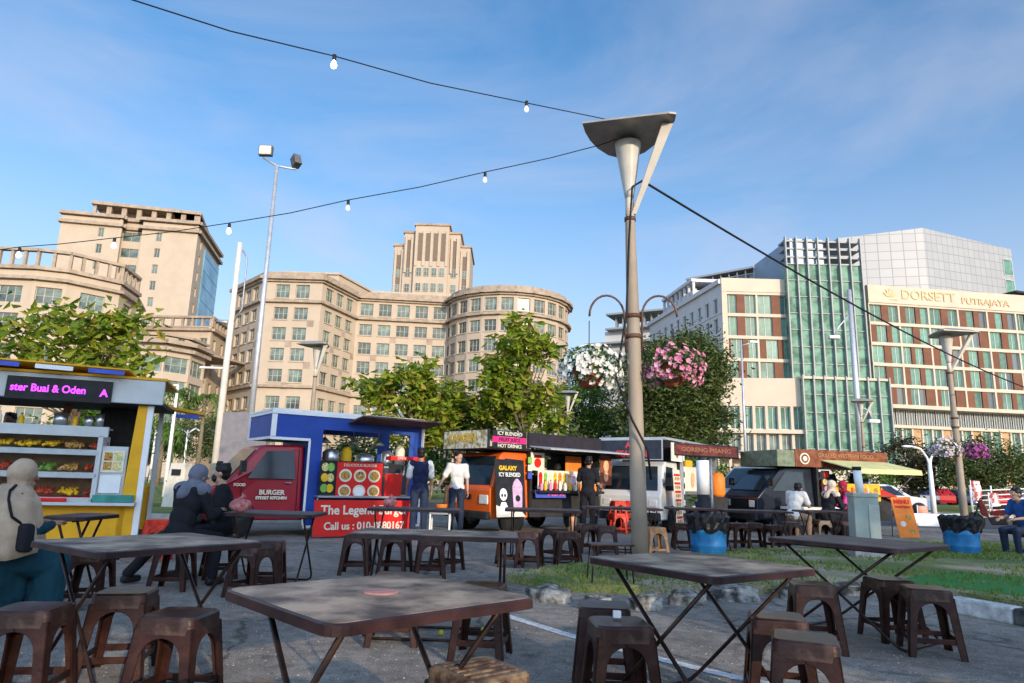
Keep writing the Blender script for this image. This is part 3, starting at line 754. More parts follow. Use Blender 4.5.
stool(777,615,-14,'rear one of the two stools right of the front right table, partly hidden')
stool(812,583,-12,'dark stool behind the right end of the front right table, by the stones')
stool(925,587,-16,'brown stool on open gravel right of the far right folding table')
stool(888,578,4,'dark stool tucked under the right end of the far right folding table')
stool(483,584,-10,'dark wide stool behind the right corner of the nearest table')
stool(396,574,6,'low brown stool peeking over the back edge of the nearest table')
stool(0,0,12,'brown stool beside the teal dress, behind the left foreground table',P=V((-3.55,6.1,0)))
stool(270,541,10,'brown stool nearest the camera at the small left table with the pink bag')
stool(255,546,-20,'brown stool with its back to the left foreground table, under the small left table edge')
stool(0,0,30,'dark stool under the masked man in black',P=V((-3.2,7.95,0)))
stool(0,0,6,'dark stool under the woman in the grey hijab',P=V((-3.3,7.1,0)))
stool(358,534,4,'leftmost stool in front of the red phone banner')
stool(397,534,-8,'second stool from the left in front of the red phone banner')
stool(431,537,10,'third stool from the left before the red banner, under the long middle table')
stool(448,533,-18,'fourth stool from the left before the red banner, under the long middle table')
stool(510,531,8,'left one of the stools at the dark table before the orange truck')
stool(530,532,-12,'second stool from the left at the dark table before the orange truck')
stool(568,532,5,'brown stool below the front tall drink cup prop')
stool(556,528,40,'dark stool behind the one below the front drink cup prop')
stool(588,524,10,'small dark stool between the two tall drink cup props')
stool(607,526,-6,'dark stool left of the red stools, near the big lamp post')
stool(655,527,10,'sunlit tan stool just right of the big lamp post','tan')
stool(682,523,-8,'dark brown stool left of the nearer blue bin')
stool(738,523,10,'stool just right of the nearer blue bin, mostly hidden')
stool(754,523,-4,'second stool right of the nearer blue bin')
stool(775,525,8,'third stool right of the nearer blue bin, under the long far table')
stool(791,522,12,'stool carrying the man in the white shirt')
stool(822,520,0,'stool carrying the woman in black with beige hijab')
stool(843,521,20,'small dark stool between the two women eating at the yellow stall')
stool(865,523,4,'pale tan stool just left of the grey cabinet','tan')
stool(0,0,8,'brown stool under the man in the blue shirt at the right edge',P=V((9.75,13.1,0)))
stool(0,0,12,'red plastic stool on the tarmac before the yellow kiosk, lower of the two','red',P=V((-4.55,9.2,0)))
stool(0,0,20,'red plastic stool nested on top of another before the yellow kiosk','red',P=V((-4.55,9.2,0)),off=.06)
p=g(621,533)
stool(0,0,6,'left red-orange stool behind the big lamp post','red',P=p+V((-.1,-.2,0)))
stool(0,0,-6,'right red-orange stool partly behind the big lamp post','red',P=p+V((.28,.1,0)))
stool(0,0,16,'red-orange stool stacked on the left one behind the lamp post','red',P=p+V((-.1,-.2,0)),off=.28)
stool(0,0,-12,'red-orange stool stacked on the right one behind the lamp post','red',P=p+V((.28,.1,0)),off=.28)
# ================================================================= TABLES
TTOP=mat('worn_glare_table_top',(.10,.062,.048),.42,var=.5,scale=4.2,c2=(.42,.30,.20),spec=.22,bump=.08,lo=.40,hi=.62,detail=12)  # pale blotches mix marbled wear with painted glare and sheen
TTOP2=mat('dark_table_top',(.09,.058,.045),.5,spec=.12,var=.4,scale=4,c2=(.16,.11,.095),bump=.06,detail=10)
TEDGE=mat('table_edge',(.022,.010,.010),.35,var=.3,scale=6,c2=(.05,.022,.02)); TLEG=mat('black_tube',(.018,.015,.015),.35,.5,var=.3,c2=(.07,.04,.03))
def make_table(loc,rz,label,w,d,top=TTOP,disc=False,spin=0,H=.74):
    root=empty('folding_table',loc,rz,label,'table','folding tables of the food court')
    t=MB(); r=.05; P=[]
    def rr(hx,hy,r,z):
        return [V((cx*(hx-r)+r*math.cos(R(a0+k*22.5)),cy*(hy-r)+r*math.sin(R(a0+k*22.5)),z)) for cx,cy,a0 in ((1,1,0),(-1,1,90),(-1,-1,180),(1,-1,270)) for k in range(5)]
    t.slab(rr(w/2-.012,d/2-.012,r,H-.004),(0,0,.006)); t.build('tabletop',top,root,bevel=.002)
    e=MB(); A=rr(w/2-.014,d/2-.014,r,H+.001);B=rr(w/2,d/2,r+.01,H-.004);C=rr(w/2+.002,d/2+.002,r+.01,H-.034);D=rr(w/2-.03,d/2-.03,r,H-.034);n=len(A)
    fs=[]
    for q in range(3):
        for k in range(n): fs.append((q*n+k,(q+1)*n+k,(q+1)*n+(k+1)%n,q*n+(k+1)%n))
    e.add(A+B+C+D,fs); e.add([v+V((0,0,.0)) for v in rr(w/2-.03,d/2-.03,r,H-.034)],[tuple(range(n))[::-1]],False)
    e.build('edge_band',TEDGE,root)
    if disc:
        m=MB(); m.lathe([(.065,H+.002),(.065,H+.006),(.058,H+.008)],24); m.build('hole_cap',mat('faded_pink_cap',(.42,.2,.17),.6,var=.2,scale=12),root)
    def frame(hx,y0,y1,rr_=.011):
        m=MB(); c=.06
        pts=[(-hx,y0,H-.035)]
        zz=lambda k:H-.035+(0.02-(H-.035))*k
        yy=lambda k:y0+(y1-y0)*k
        pts+=[(-hx,yy(.9),zz(.9)),(-hx+.015,yy(.975),zz(.975)),(-hx+.06,y1,.018),(hx-.06,y1,.018),(hx-.015,yy(.975),zz(.975)),(hx,yy(.9),zz(.9)),(hx,y0,H-.035)]
        m.tube(pts,rr_,8); return m
    a=w/2-.10; b=d/2-.09
    frame(a,-b,b).build('leg_frame',TLEG,root); frame(a-.03,b,-b).build('leg_frame',TLEG,root)
    for s in(-1,1): br=MB(); br.tube([(s*(a-.04),-b,H-.045),(s*(a-.04),b,H-.045)],.009,6); br.build('brace',TLEG,root)
    return root
def quadtable(c4,label,**k):
    # c4: corner pixels a,b,c with b the near corner
    a,b,c=[g(q[0],q[1],.74) for q in c4]
    u=(c-b); v=(a-b); w=u.length*1.08; d=v.length*1.08; ce=b+(u+v)/2
    return make_table((ce.x,ce.y,0),math.atan2(u.y,u.x),label,w,d,**k)
quadtable([(221,590),(349,621),(536,596)],'worn brown folding table nearest the camera, with a round pink cap at its centre',disc=True)
quadtable([(43,540),(98,552),(253,542)],'brown folding table in the left foreground beside the teal dress')
quadtable([(592,557),(714,576),(812,568)],'brown folding table on crossed legs, front right, before the big lamp post')
quadtable([(783,537),(883,549),(935,545)],'thin dark folding table at far right, in front of the grey cabinet',top=TTOP2)
def tb(px0,px1,py,d,label,Y=None,rz=None,top=TTOP2):
    a=g(px0,py,.74); b=g(px1,py+(px1-px0)*.028,.74); ce=(a+b)/2; w=(b-a).length
    return make_table((ce.x,ce.y+d/2,0),math.atan2(b.y-a.y,b.x-a.x),label,w,d,top=top)
tb(347,519,533.5,.6,'long dark table in the middle, just behind the nearest table',top=TTOP)
tb(366,459,508,.7,'long dark table in front of the two young men at the red banner')
tb(505,583,509,.7,'dark table in front of the orange drinks truck')
tb(586,664,507,.7,'dark table behind the big lamp post')
tb(672,722,508,.7,'dark table directly left of the post above the nearer blue bin')
tb(724,795,510,.7,'dark table right of the nearer blue bin, by the man in the white shirt')
tb(221,311,512.5,.7,'small dark table left with the pink bag on it')
tb(40,83,516,.6,'narrow table end behind the woman in teal, before the yellow kiosk')
tb(806,850,511,.7,'small table between the diners at the yellow stall')
# black metal bench frame
p=g(610,590); bn=empty('metal_frame_bench',(p.x,p.y,0),R(4),'thin black metal frame bench standing on the verge left of the big lamp post','bench')
MB().box(-.24,.24,-.15,.15,.475,.49).build('seat',TLEG,bn)
for sx in(-1,1):
    for sy in (-1,1):
        m=MB(); m.tube([(sx*.2,sy*.13,.475),(sx*.235,sy*.15,0)],.009,6); m.build('leg',TLEG,bn)
# bags and small things
def bag(loc,r,m,label,name='plastic_bag'):
    mb=MB(); rr=random.Random(4); mb.ell((0,0,r*.62),(r,r*.7,r*.62),n=22,m=14)
    mb.v=[(x*(1+.10*mn.noise(V((x*14,y*14,z*14)))),y*(1+.1*mn.noise(V((x*14,z*14,3)))),max(0,z*(1+.07*mn.noise(V((y*20,x*20,z*9)))))) for x,y,z in mb.v]
    mb.tube([(0,0,r*1.15),(.01,0,r*1.35),(.03,.01,r*1.55)],[r*.3,r*.12,r*.32],10)
    o=mb.build(name,m,loc=loc); return tag(o,label,'bag')
PB=mat('pink_bag',(.72,.10,.10),.3,var=.35,scale=22,trans=.45,c2=(.9,.42,.38),bump=.8,bscale=30)
p=at(240,511,7.35); bag((p.x,p.y,.741),.115,PB,'pink translucent plastic bag of food on the small left table')
p=at(394,498,9.6); bag((p.x-.05,p.y,.741),.10,PB,'red plastic bag on the long table before the man in navy and white')
LB=mat('bottle_green',(.1,.3,.14),.2,var=.2,trans=.4)
def ball(px,py,r,m,label):
    p=g(px,py); mb=MB(); mb.ell((0,0,r),r,n=10,m=7); mb.lathe([(r*.25,r*1.9),(r*.2,r*2.05)],6); tag(mb.build('fallen_fruit',m,loc=(p.x,p.y,0)),label,'fruit','small yellow fruits dropped on the tarmac')
YF=mat('fruit_yellow',(.55,.5,.05),.5,var=.2)
ball(886,643,.022,YF,'small yellow fruit on the tarmac nearest the camera at right'); ball(911,636,.018,YF,'small yellow fruit beside the right corner stool leg')
ball(441,636,.022,YF,'small yellow fruit under the nearest table'); ball(483,632,.018,YF,'small yellow fruit below the wide stool behind the nearest table')
p=at(617,607,4.0); tag(MB().box(-.02,.02,-.015,.015,0,.035).build('cigarette_pack',WHITE,bevel=.003,loc=(g(617,618,.465).x,g(617,618,.465).y,.4665)),'tiny white packet left on the front dark stool','packet')
# ================================================================= BINS, CABINET, POSTS
BINB=mat('blue_drum',(.012,.13,.33),.45,var=.25,scale=4,c2=(.03,.2,.42)); BAGB=mat('black_bag',(.015,.015,.017),.3,var=.2,bump=.6,scale=10,bscale=14)
def bin_(px,py,label,h=.62,r=.29,seed=1):
    p=g(px,py); root=empty('waste_bin',(p.x,p.y+r,p.z),0,label,'bin','blue drum bins')
    m=MB(); m.lathe([(r*.93,0),(r*.95,.02),(r*.97,.18),(r*1.01,.2),(r*.98,.22),(r,.4),(r*1.03,.42),(r,.44),(r*1.02,h),(r*.95,h),(r*.93,h-.05)],28); m.build('drum',BINB,root)
    b=MB(); rr=random.Random(seed); n=36; pr=[(r*1.05,h-.20),(r*1.09,h-.14),(r*1.12,h-.05),(r*1.16,h+.03),(r*1.05,h+.075),(r*.85,h+.03),(r*.7,h-.1)]
    vs=[];
    for i,(q,z) in enumerate(pr):
        for k in range(n):
            a=2*math.pi*k/n; e=1+.05*math.sin(k*2.3+i)+.03*rr.uniform(-1,1); zz=z+(.035*math.sin(k*1.1+seed) if i<2 else .012*rr.uniform(-1,1))
            vs.append((q*e*math.cos(a),q*e*math.sin(a),zz))
    fs=[(i*n+k,i*n+(k+1)%n,(i+1)*n+(k+1)%n,(i+1)*n+k) for i in range(len(pr)-1) for k in range(n)]; fs.append([ (len(pr)-1)*n+k for k in range(n)])
    b.add(vs,fs); b.build('bin_liner',BAGB,root)
bin_(714,560,'blue drum bin with black liner, nearer one, in front of the white and black post')
bin_(974,559,'blue drum bin with black liner, farther right on the grass before the leaning lamp post',seed=5,h=.66)
p=g(873,563); cb=empty('electrical_cabinet',(p.x,p.y+.2,0.05),R(-6),'grey green metal electrical cabinet with a white vent pipe, behind the far right table','cabinet')
CABM=mat('cabinet_grey',(.30,.35,.31),.5,var=.12,scale=3,bump=.1)
MB().box(-.19,.2,-.15,.15,.16,1.02).build('cabinet_body',CABM,cb,bevel=.008)
MB().box(.03,.2,-.168,-.152,.2,.86).build('door',mat('cabinet_door',(.38,.41,.34),.5,var=.1),cb,bevel=.004)
MB().box(-.2,.21,-.165,.165,.98,1.05).build('cap',CABM,cb,bevel=.01)
MB().box(-.24,.32,-.2,.2,0,.16).build('plinth',CONC,cb,bevel=.01)
m=MB(); m.tube([(-.02,0,1.05),(-.05,0,1.42)],.065,16); m.build('vent_pipe',WHITE,cb)
m=MB(); m.tube([(-.052,0,1.421),(-.054,0,1.48)],.072,16); m.build('pipe_cap',BLACK,cb)
p=g(715,553); pp=empty('marker_post',(p.x+.08,p.y+.9,0),0,'thick post painted white above and black below, rising behind the nearer blue bin','post')
m=MB(); m.tube([(0,0,.0),(0,0,.98)],.115,18); m.build('lower_post',BLACK,pp)
m=MB(); m.tube([(0,0,.981),(0,0,1.62)],.12,18); m.build('upper_post',WHITE,pp)
m=MB(); m.tube([(-.02,0,1.621),(-.02,0,1.69)],.06,12); m.build('cap',BLACK,pp)
# ================================================================= LAMP POSTS
PCONC=mat('lamp_column_paint',(.30,.24,.175),.6,var=.12,scale=2,bump=.08); PWH=mat('lamp_head_white',(.58,.52,.43),.4,var=.06,scale=4); REFL=mat('lamp_reflector',(.32,.29,.25),.35,.3,var=.15,scale=5)
DIFF=mat('lamp_diffuser',(.52,.49,.42),.35,var=.06)
BANDM=mat('rust_band',(.13,.07,.05),.6,.4,var=.3)
def lamp(x,y,label,h=6.15,ang=0,lean=0,baskets=None,detail=True,sc_=1,z0=0):
    root=empty('street_lamp',(x,y,z0),R(ang),label,'street lamp','cone topped street lamps'); root.rotation_euler.y=lean; root.scale=(sc_,)*3
    n=20 if detail else 10
    m=MB(); m.lathe([(.098,0),(.096,1.35),(.091,1.36),(.085,2.9),(.064,4.48),(.062,4.49)],n); m.build('column',PCONC,root)
    m=MB(); m.lathe([(.125,0),(.24,.0),(.24,.04),(.126,.05)],n,(0,0,.0)); m.build('base_plate',CONC,root)
    for z,q in ((2.92,.100),(3.18,.096),(4.47,.074)): k=MB(); k.lathe([(q,z),(q,z+.05)],n); k.build('band',BANDM,root)
    m=MB(); m.lathe([(.058,4.50),(.057,4.7),(.054,4.85)],n); m.build('neck',PWH,root)
    m=MB(); m.lathe([(.055,4.78),(.07,4.86),(.165,5.50),(.172,5.53),(.172,5.56),(.10,5.58)],n); m.build('cone_diffuser',DIFF,root)
    m=MB(); e=V((.40,-.50,5.58)); s=V((.04,-.05,4.55)); nn=V((1,0,0)); dp=V((0,.09,0))
    m.slab([s-nn*.03,s+nn*.03,e+nn*.085,e-nn*.055],dp); m.build('bracket_arm',PWH,root,bevel=.008)
    # tilted shallow dish above the cone
    m=MB(); out=[(-.60,-.44),(-.54,-.22),(-.45,.0),(-.32,.22),(-.15,.41),(.03,.50),(.2,.47),(.34,.32),(.44,.08),(.51,-.22),(.55,-.52),(.53,-.68),(.44,-.70),(.1,-.62),(-.25,-.53)]
    n_=len(out); cc=(0.02,-.08); vs=[]
    for k_,dz in ((1,.0),(.7,-.0),(.35,-.0)):
        for x_,y_ in out: vs.append(V((cc[0]+(x_-cc[0])*k_,cc[1]+(y_-cc[1])*k_,5.60+(1-k_)*.03))); vs[-1].x-=.05
    for k_,dz in ((1.0,.025),(.7,.10),(.35,.16)):
        for x_,y_ in out: vs.append(V((cc[0]+(x_-cc[0])*k_,cc[1]+(y_-cc[1])*k_,5.60+dz))); vs[-1].x-=.05
    fs=[]
    for a_,b_ in ((2,1),(1,0),(0,3),(3,4),(4,5)):
        for q in range(n_): fs.append((a_*n_+q,b_*n_+q,b_*n_+(q+1)%n_,a_*n_+(q+1)%n_))
    fs.append(tuple(2*n_+q for q in range(n_))); fs.append(tuple(5*n_+q for q in range(n_))[::-1])
    m.add(vs,fs,False); m.build('dish',[REFL],root)
    return root
HX,HY=xat(641,8.3,0),8.3
big=lamp(HX,HY,'tall tapered street lamp with a white cone shade in the centre, between two flower baskets',lean=-.021)
head=V((HX,HY,4.95))
# basket hooks and clamps on the big lamp
hk=MB()
def hook(sx):
    pts=[(sx*.10,0,2.75)]
    for k in range(13):
        a=R(180-15*k); pts.append((sx*(.33+.22*math.cos(a)),-.02,3.2+.27*math.sin(a)))
    return pts
for s in(-1,1):
    m=MB(); m.tube(hook(s),.014,8); m.build('hook',BANDM,big)
# cables
CAB=mat('black_cable',(.012,.012,.012),.6,var=.2)
def cable(p0,p1,sag,r,label,n=26,name='cable',w=None):
    pts=[p0.lerp(p1,k/n)-V((0,0,sag*4*(k/n)*(1-k/n))) for k in range(n+1)]
    m=MB(); m.tube(pts,r,6); o=tag(m.build(name,CAB),label,'cable'); return pts,o
P0=V((HX-.10,HY-.1,4.95))
m=MB(); m.tube([V((HX+.05,HY-.13,4.98)),V((HX-.09,HY-.15,4.88)),V((HX-.13,HY-.12,4.2)),V((HX-.17,HY-.12,3.2)),V((HX-.30,HY-.12,2.4)),V((HX-.12,HY-.16,1.9)),V((HX+.06,HY-.17,1.55)),V((HX+.10,HY-.16,1.2))],.014,6); tag(m.build('hanging_cable',CAB),'black cable hanging down the big central lamp column','cable')
e=at(905,362,22); cable(V((HX+.05,HY-.12,4.98)),at(1100,408,26),.55,.016,'thick black cable running from the central lamp head down to the right across the hotel')
# string lights
BULB=mat('bulb_lit',(1,.93,.80),.3,var=0,emit=9); BULB2=mat('bulb_frosted',(.75,.74,.70),.15,var=0,emit=.5)
def hang_bulb(px,py,Y,lit,label):
    p=at(px,py,Y); root=empty('light_bulb',tuple(p),0,label,'light bulb','festoon bulbs on the wires')
    m=MB(); m.lathe([(.010,.08),(.019,.075),(.020,.02),(.015,.012)],12); m.build('socket',BLACK,root)
    m=MB(); m.lathe([(.012,.018),(.014,.005),(.025,-.018),(.029,-.035),(.025,-.053),(.013,-.064),(.002,-.067)],14); m.build('bulb_glass',BULB if lit else BULB2,root)
A=[(130,-1,4.6),(230,31,5.2),(334,56,5.9),(430,83,6.6),(527,103,7.4),(600,118,7.9),(628,124,8.1)]
m=MB(); pts=[at(*q) for q in [(60,-22,4.2)]+A]; m.tube(pts,.006,6); tag(m.build('festoon_wire',CAB),'upper black festoon wire running from the top left corner to the central lamp head','cable')
B=[(-30,254,9.2),(19,247,9.0),(60,244,8.9),(114,238,8.8),(170,232,8.7),(229,223,8.6),(290,213,8.5),(348,200,8.4),(420,187,8.4),(485,172,8.4),(550,158,8.3),(600,145,8.3),(632,134,8.3)]
m=MB(); m.tube([at(*q) for q in B],.006,6); tag(m.build('festoon_wire',CAB),'lower black festoon wire sagging from the left edge to the central lamp head','cable')
hang_bulb(334,62,5.9,1,'glowing bulb on the upper festoon wire'); hang_bulb(526.5,107,7.4,0,'unlit bulb on the upper festoon wire near the lamp head')
for px,py,Y,l,s in [(19,253,9,1,'lit bulb on the lower wire nearest the left edge'),(114,243.5,8.8,1,'lit bulb on the lower wire in front of the office tower'),(229,229,8.6,1,'lit bulb on the lower wire left of the floodlight mast'),(348,206,8.4,0,'unlit bulb on the lower wire right of the floodlight mast'),(485,178,8.4,0,'unlit bulb on the lower wire nearest the central lamp')]:
    hang_bulb(px,py,Y,l,s)
# flower baskets
def basket(c,r,cols,label,nf,leaf,seed,hangz,fs=.03,pot=True):
    root=empty('flower_basket',tuple(c),0,label,'flower basket','hanging flower baskets'); rr=random.Random(seed)
    fl=MB(); lf=MB(); fl.smooth=False
    for i in range(nf):
        a=rr.uniform(0,6.28); t=rr.uniform(-.85,1); q=math.sqrt(max(0,1-t*t)); k=r*rr.uniform(.75,1.02)
        t2=t-.25*(q**2); k*=1+.42*mn.noise(V((math.cos(a)*1.4,math.sin(a)*1.4,t*2+seed*3.1))); p=V((math.cos(a)*q*k*1.15,math.sin(a)*q*k,t2*k*.72-.02)); nrm=(p+V((0,-.1,.1))).normalized()
        u=nrm.cross(V((0,0,1))).normalized(); w=nrm.cross(u); s=fs*rr.uniform(.7,1.2); n=5
        cpt=p-nrm*.008; o=[cpt]
        for j in range(10):
            an=2*math.pi*j/10; s2=s*(1 if j%2 else .72); o.append(p+nrm*.01+(u*math.cos(an)+w*math.sin(an))*s2)
        fl.add(o,[(0,j+1,(j+1)%10+1) for j in range(10)])
    for i in range(nf*4):
        a=rr.uniform(0,6.28); t=rr.uniform(-1,1); q=math.sqrt(1-t*t); k=r*rr.uniform(.4,1.08)
        p=V((math.cos(a)*q*k,math.sin(a)*q*k,t*k*.7-.04)); d=V((rr.gauss(0,1),rr.gauss(0,1),rr.gauss(0,1))).normalized()*.035; e=d.cross(V((rr.gauss(0,1),rr.gauss(0,1),rr.gauss(0,1)))).normalized()*.016
        lf.add([p-d,p+e,p+d,p-e],[(0,1,2,3)])
    fl.build('flowers',cols,root); lf.build('leaves',leaf,root)
    if pot: m=MB(); m.lathe([(.05,-.27*r/.33),(.11*r/.33,-.24*r/.33),(.17*r/.33,-.10*r/.33),(.17*r/.33,-.02)],16); m.build('pot',mat('terracotta_pot',(.38,.09,.05),.7,var=.2),root)
    if hangz: m=MB(); m.tube([(0,0,.1),(0,0,hangz)],.006,5); m.build('hanger',CAB,root)
LEAFD=leafmat('basket_leaves',[(.03,.07,.015),(.06,.12,.02),(.10,.17,.03)],.3)
WFL=leafmat('white_petals',[(.75,.72,.62),(.85,.83,.76),(.68,.66,.55)],.25); PFL=leafmat('pink_petals',[(.62,.14,.28),(.75,.30,.42),(.85,.50,.55),(.5,.08,.22)],.25)
MFL=leafmat('magenta_petals',[(.45,.07,.32),(.6,.16,.45),(.35,.05,.25)],.25); MXF=leafmat('mixed_petals',[(.7,.66,.62),(.6,.45,.55),(.8,.76,.7)],.2)
c=at(589,364,8.3); basket(c,.37,WFL,'hanging basket of white flowers left of the central lamp column',260,LEAFD,1,.55,fs=.042)
c=at(674,364,8.3); basket(c,.36,PFL,'hanging basket of pink flowers in a terracotta pot right of the central lamp column',300,LEAFD,2,.45,fs=.036)
l2=g(966,546); hy=19.2; L2=lamp(xat(966,hy,.1),hy,'leaning old street lamp with baskets at right, behind the farther blue bin',ang=20,lean=0); L2.scale=(1.0,1.0,1.0)
c=at(944,446,hy); basket(c,.40,MXF,'basket of white and lilac flowers left of the leaning lamp post',200,LEAFD,3,0,fs=.045,pot=False)
c=at(976,450,hy+.3); basket(c,.30,MFL,'basket of magenta flowers right of the leaning lamp post',220,LEAFD,4,0,fs=.045,pot=False)
m=MB()
for s in(-1,1): m.tube([(s*.08,0,2.0),(s*.3,0,2.25),(s*.62,0,2.3)],.02,6)
m.build('hook',BANDM,L2)
def at_lamp(px,pytop,Y,label,**k):
    p=at(px,pytop,Y); lamp(p.x,p.y,label,detail=False,sc_=p.z/5.7,**k)
at_lamp(318,344,27,'distant cone topped lamp in front of the central office building')
at_lamp(568,392,36,'distant cone topped lamp right of the tall bright tree')
at_lamp(860,400,42,'small distant cone topped lamp before the hotel glass fins')
# floodlight mast
p=at(277,166,20.5); fm=empty('floodlight_mast',(p.x,p.y,0),0,'tall slim grey mast with two floodlights, behind the blue and red truck','floodlight mast')
m=MB(); m.tube([(0,0,0),(.0,0,p.z)],[.10,.055],10); m.build('pole',GALV,fm)
m=MB(); m.tube([(-.48,0,p.z+.28),(.0,0,p.z-.0),(.62,0,p.z-.1)],.035,8); m.build('crossbar',GALV,fm)
FLH=mat('flood_housing',(.12,.12,.12),.5,.3,var=.2); FLG=mat('flood_glass',(.75,.68,.5),.2,var=.1)
h=MB(); h.box(-.62,-.18,-.10,.06,p.z+.33,p.z+.68); q=h.build('floodlight',FLH,fm,bevel=.02); g1=MB(); g1.box(-.585,-.215,-.115,-.102,p.z+.365,p.z+.645); g1.build('lens',FLG,q)
h=MB(); h.obox((.62,-.05,p.z+.16),V((.10,-.12,.05)),V((.09,.07,0)),V((-.05,.02,.16))); q=h.build('floodlight',FLH,fm,bevel=.02); h=MB(); h.obox((.71,.03,p.z+.16),V((.08,-.10,.04)),V((.008,.006,0)),V((-.04,.015,.13))); h.build('lens',GALV,q)
# pale concrete pole at left
p=at(240,243,25); pc=empty('utility_pole',(p.x,p.y,0),0,'pale tapered utility pole with a bracket cable near its top, left of the floodlight mast','pole')
m=MB(); m.tube([(0,0,0),(0,0,p.z)],[.14,.09],14); m.build('pole',mat('pole_concrete',(.62,.56,.48),.7,var=.12,scale=1.5),pc)
m=MB(); m.tube([(.14,0,p.z-.3),(.34,0,p.z-.6),(.36,0,p.z-2.6),(.1,0,p.z-3.1)],.03,6); m.build('bracket',GREYM,pc)
m=MB(); m.tube([(-.55,0,p.z-3.1),(-.1,0,p.z-3.15)],[.05,.10],8); m.build('lamp_head',GREYM,pc)
m=MB(); m.box(-.95,-.1,-.06,.06,4.9,4.96); m.build('side_light',WHITE,pc)
# mast before the hotel, thin masts
p=at(849,290,44); mm_=empty('light_mast',(p.x,p.y,0),0,'tall pale mast with side arms in front of the hotel glass fins','mast')
m=MB(); m.tube([(0,0,0),(0,0,p.z)],[.24,.14],12); m.build('pole',GALV,mm_)
m=MB(); m.tube([(-.0,0,p.z-1.6),(-.9,0,p.z-2.6),(-1.2,0,p.z-3.2)],.05,6); m.tube([(0,0,6.5),(.7,0,6.2),(.9,0,5.6)],.05,6); m.build('arm',GALV,mm_)
for x,z in ((-1.25,p.z-3.4),(.95,5.4)): m=MB(); m.box(x-.35,x+.35,-.2,.2,z,z+.22); m.build('lamp_head',WHITE,mm_,bevel=.05)
p=at(741,340,34); mm_=empty('light_mast',(p.x,p.y,0),0,'thin grey mast with small arm in front of the hotel corner','mast')
m=MB(); m.tube([(0,0,0),(0,0,p.z)],[.09,.05],8); m.build('pole',GALV,mm_); m=MB(); m.tube([(0,0,p.z-.3),(.6,0,p.z-.1)],.03,6); m.box(.45,.85,-.08,.08,p.z-.12,p.z-.04); m.build('arm',GALV,mm_)
# double white street lamp at right with curved arms
p=g(980,522); q=at(980,447,p.y); dl=empty('street_lamp',(p.x,p.y+3,0),0,'white double armed street lamp behind the leaning lamp, at right','street lamp'); hz=at(978,448,p.y+3).z
m=MB(); m.tube([(0,0,0),(0,0,hz-.55)],[.13,.08],10); m.build('column',WHITE,dl)
for s in(-1,1):
    m=MB(); m.tube([(0,0,hz-.9),(s*.1,0,hz-.5),(s*.35,0,hz-.12),(s*.8,0,hz)],.05,8); m.build('arm',WHITE,dl)
    m=MB(); m.ell((s*.98,0,hz-.02),(.25,.12,.06)); m.build('lamp_head',WHITE,dl)
# small lamps and pedestals on left lawn
p=g(176,511); pdl=empty('stone_pedestal',(p.x,p.y,.1),R(-12),'pale tapered utility pedestal standing on the left lawn','pedestal')
zz=at(176,463,p.y).z-.1
m=MB(); s=.30; m.add([(-s*1.15,-s*.8,0),(s*1.15,-s*.8,0),(s*1.15,s*.8,0),(-s*1.15,s*.8,0),(-s*.8,-s*.55,zz),(s*.8,-s*.55,zz),(s*.8,s*.55,zz),(-s*.8,s*.55,zz)],[(3,2,1,0),(4,5,6,7),(0,1,5,4),(1,2,6,5),(2,3,7,6),(3,0,4,7)],False)
m.build('pedestal_body',mat('pale_stone',(.60,.56,.47),.8,var=.1),pdl,bevel=.02)
MB().box(-.14,.14,-s*.75,-s*.60,zz*.72,zz*.86).build('plate',BLACK,pdl)
p=at(178,385,28); sl=empty('street_lamp',(p.x,p.y,0),0,'slim white street lamp with one arm rising behind the pale pedestal','street lamp')
m=MB(); m.tube([(0,0,0),(0,0,p.z)],[.09,.05],8); m.build('column',WHITE,sl); m=MB(); m.tube([(0,0,p.z),(-.9,0,p.z-.05)],.035,6); m.ell((-1.1,0,p.z-.1),(.25,.1,.05)); m.build('arm',WHITE,sl)
for px,Y,s in [(156,58,'far left'),(188,60,'middle'),(203,64,'right')]:
    p=at(px,430,Y); sl=empty('street_lamp',(p.x,p.y,0),0,f'tiny distant double armed lamp, {s} one of the row beyond the left lawn','street lamp')
    m=MB(); m.tube([(0,0,0),(0,0,p.z)],[.1,.07],6); m.build('column',WHITE,sl); m=MB(); m.tube([(-1.1,0,p.z-.1),(-.7,0,p.z+.15),(0,0,p.z-.3),(.7,0,p.z+.15),(1.1,0,p.z-.1)],.06,6); m.build('arm',WHITE,sl)
# grey panel wall behind the red truck
tag(MB().box(xat(216,19.5,1),xat(262,19.5,1),19.5,19.62,0,at(230,412,19.5).z).build('hoarding_panel',mat('grey_hoarding',(.20,.19,.20),.7,var=.12),bevel=.01),'plain grey hoarding panel behind the red truck cab','panel')
# ================================================================= VEHICLES AND STALLS
def yfn(w,belt,tum): return lambda x,z: w/2-max(0,z-belt)*tum
def wheel(root,x,y,r=.29,w=.17,n=22):
    m=MB(); s=1 if y>0 else -1
    m.lathe([(r*.62,-w/2),(r*.9,-w/2),(r,-w/2+.03),(r,w/2-.03),(r*.9,w/2),(r*.62,w/2),(r*.60,w/2-.03),(r*.60,-w/2+.03)],n,(x,y,r),(0,1,0)); t=m.build('wheel',RUB,root)
    m=MB(); m.lathe([(r*.61,-w/2+.02),(r*.61,s*(w/2-.03)),(r*.35,s*(w/2-.05)),(r*.16,s*(w/2-.01)),(.01,s*(w/2-.0))] if s>0 else [(r*.61,w/2-.02),(r*.61,-w/2+.03),(r*.35,-w/2+.05),(r*.16,-w/2+.01),(.01,-w/2)],n,(x,y,r),(0,1,0)); m.build('rim',GREYM,t)
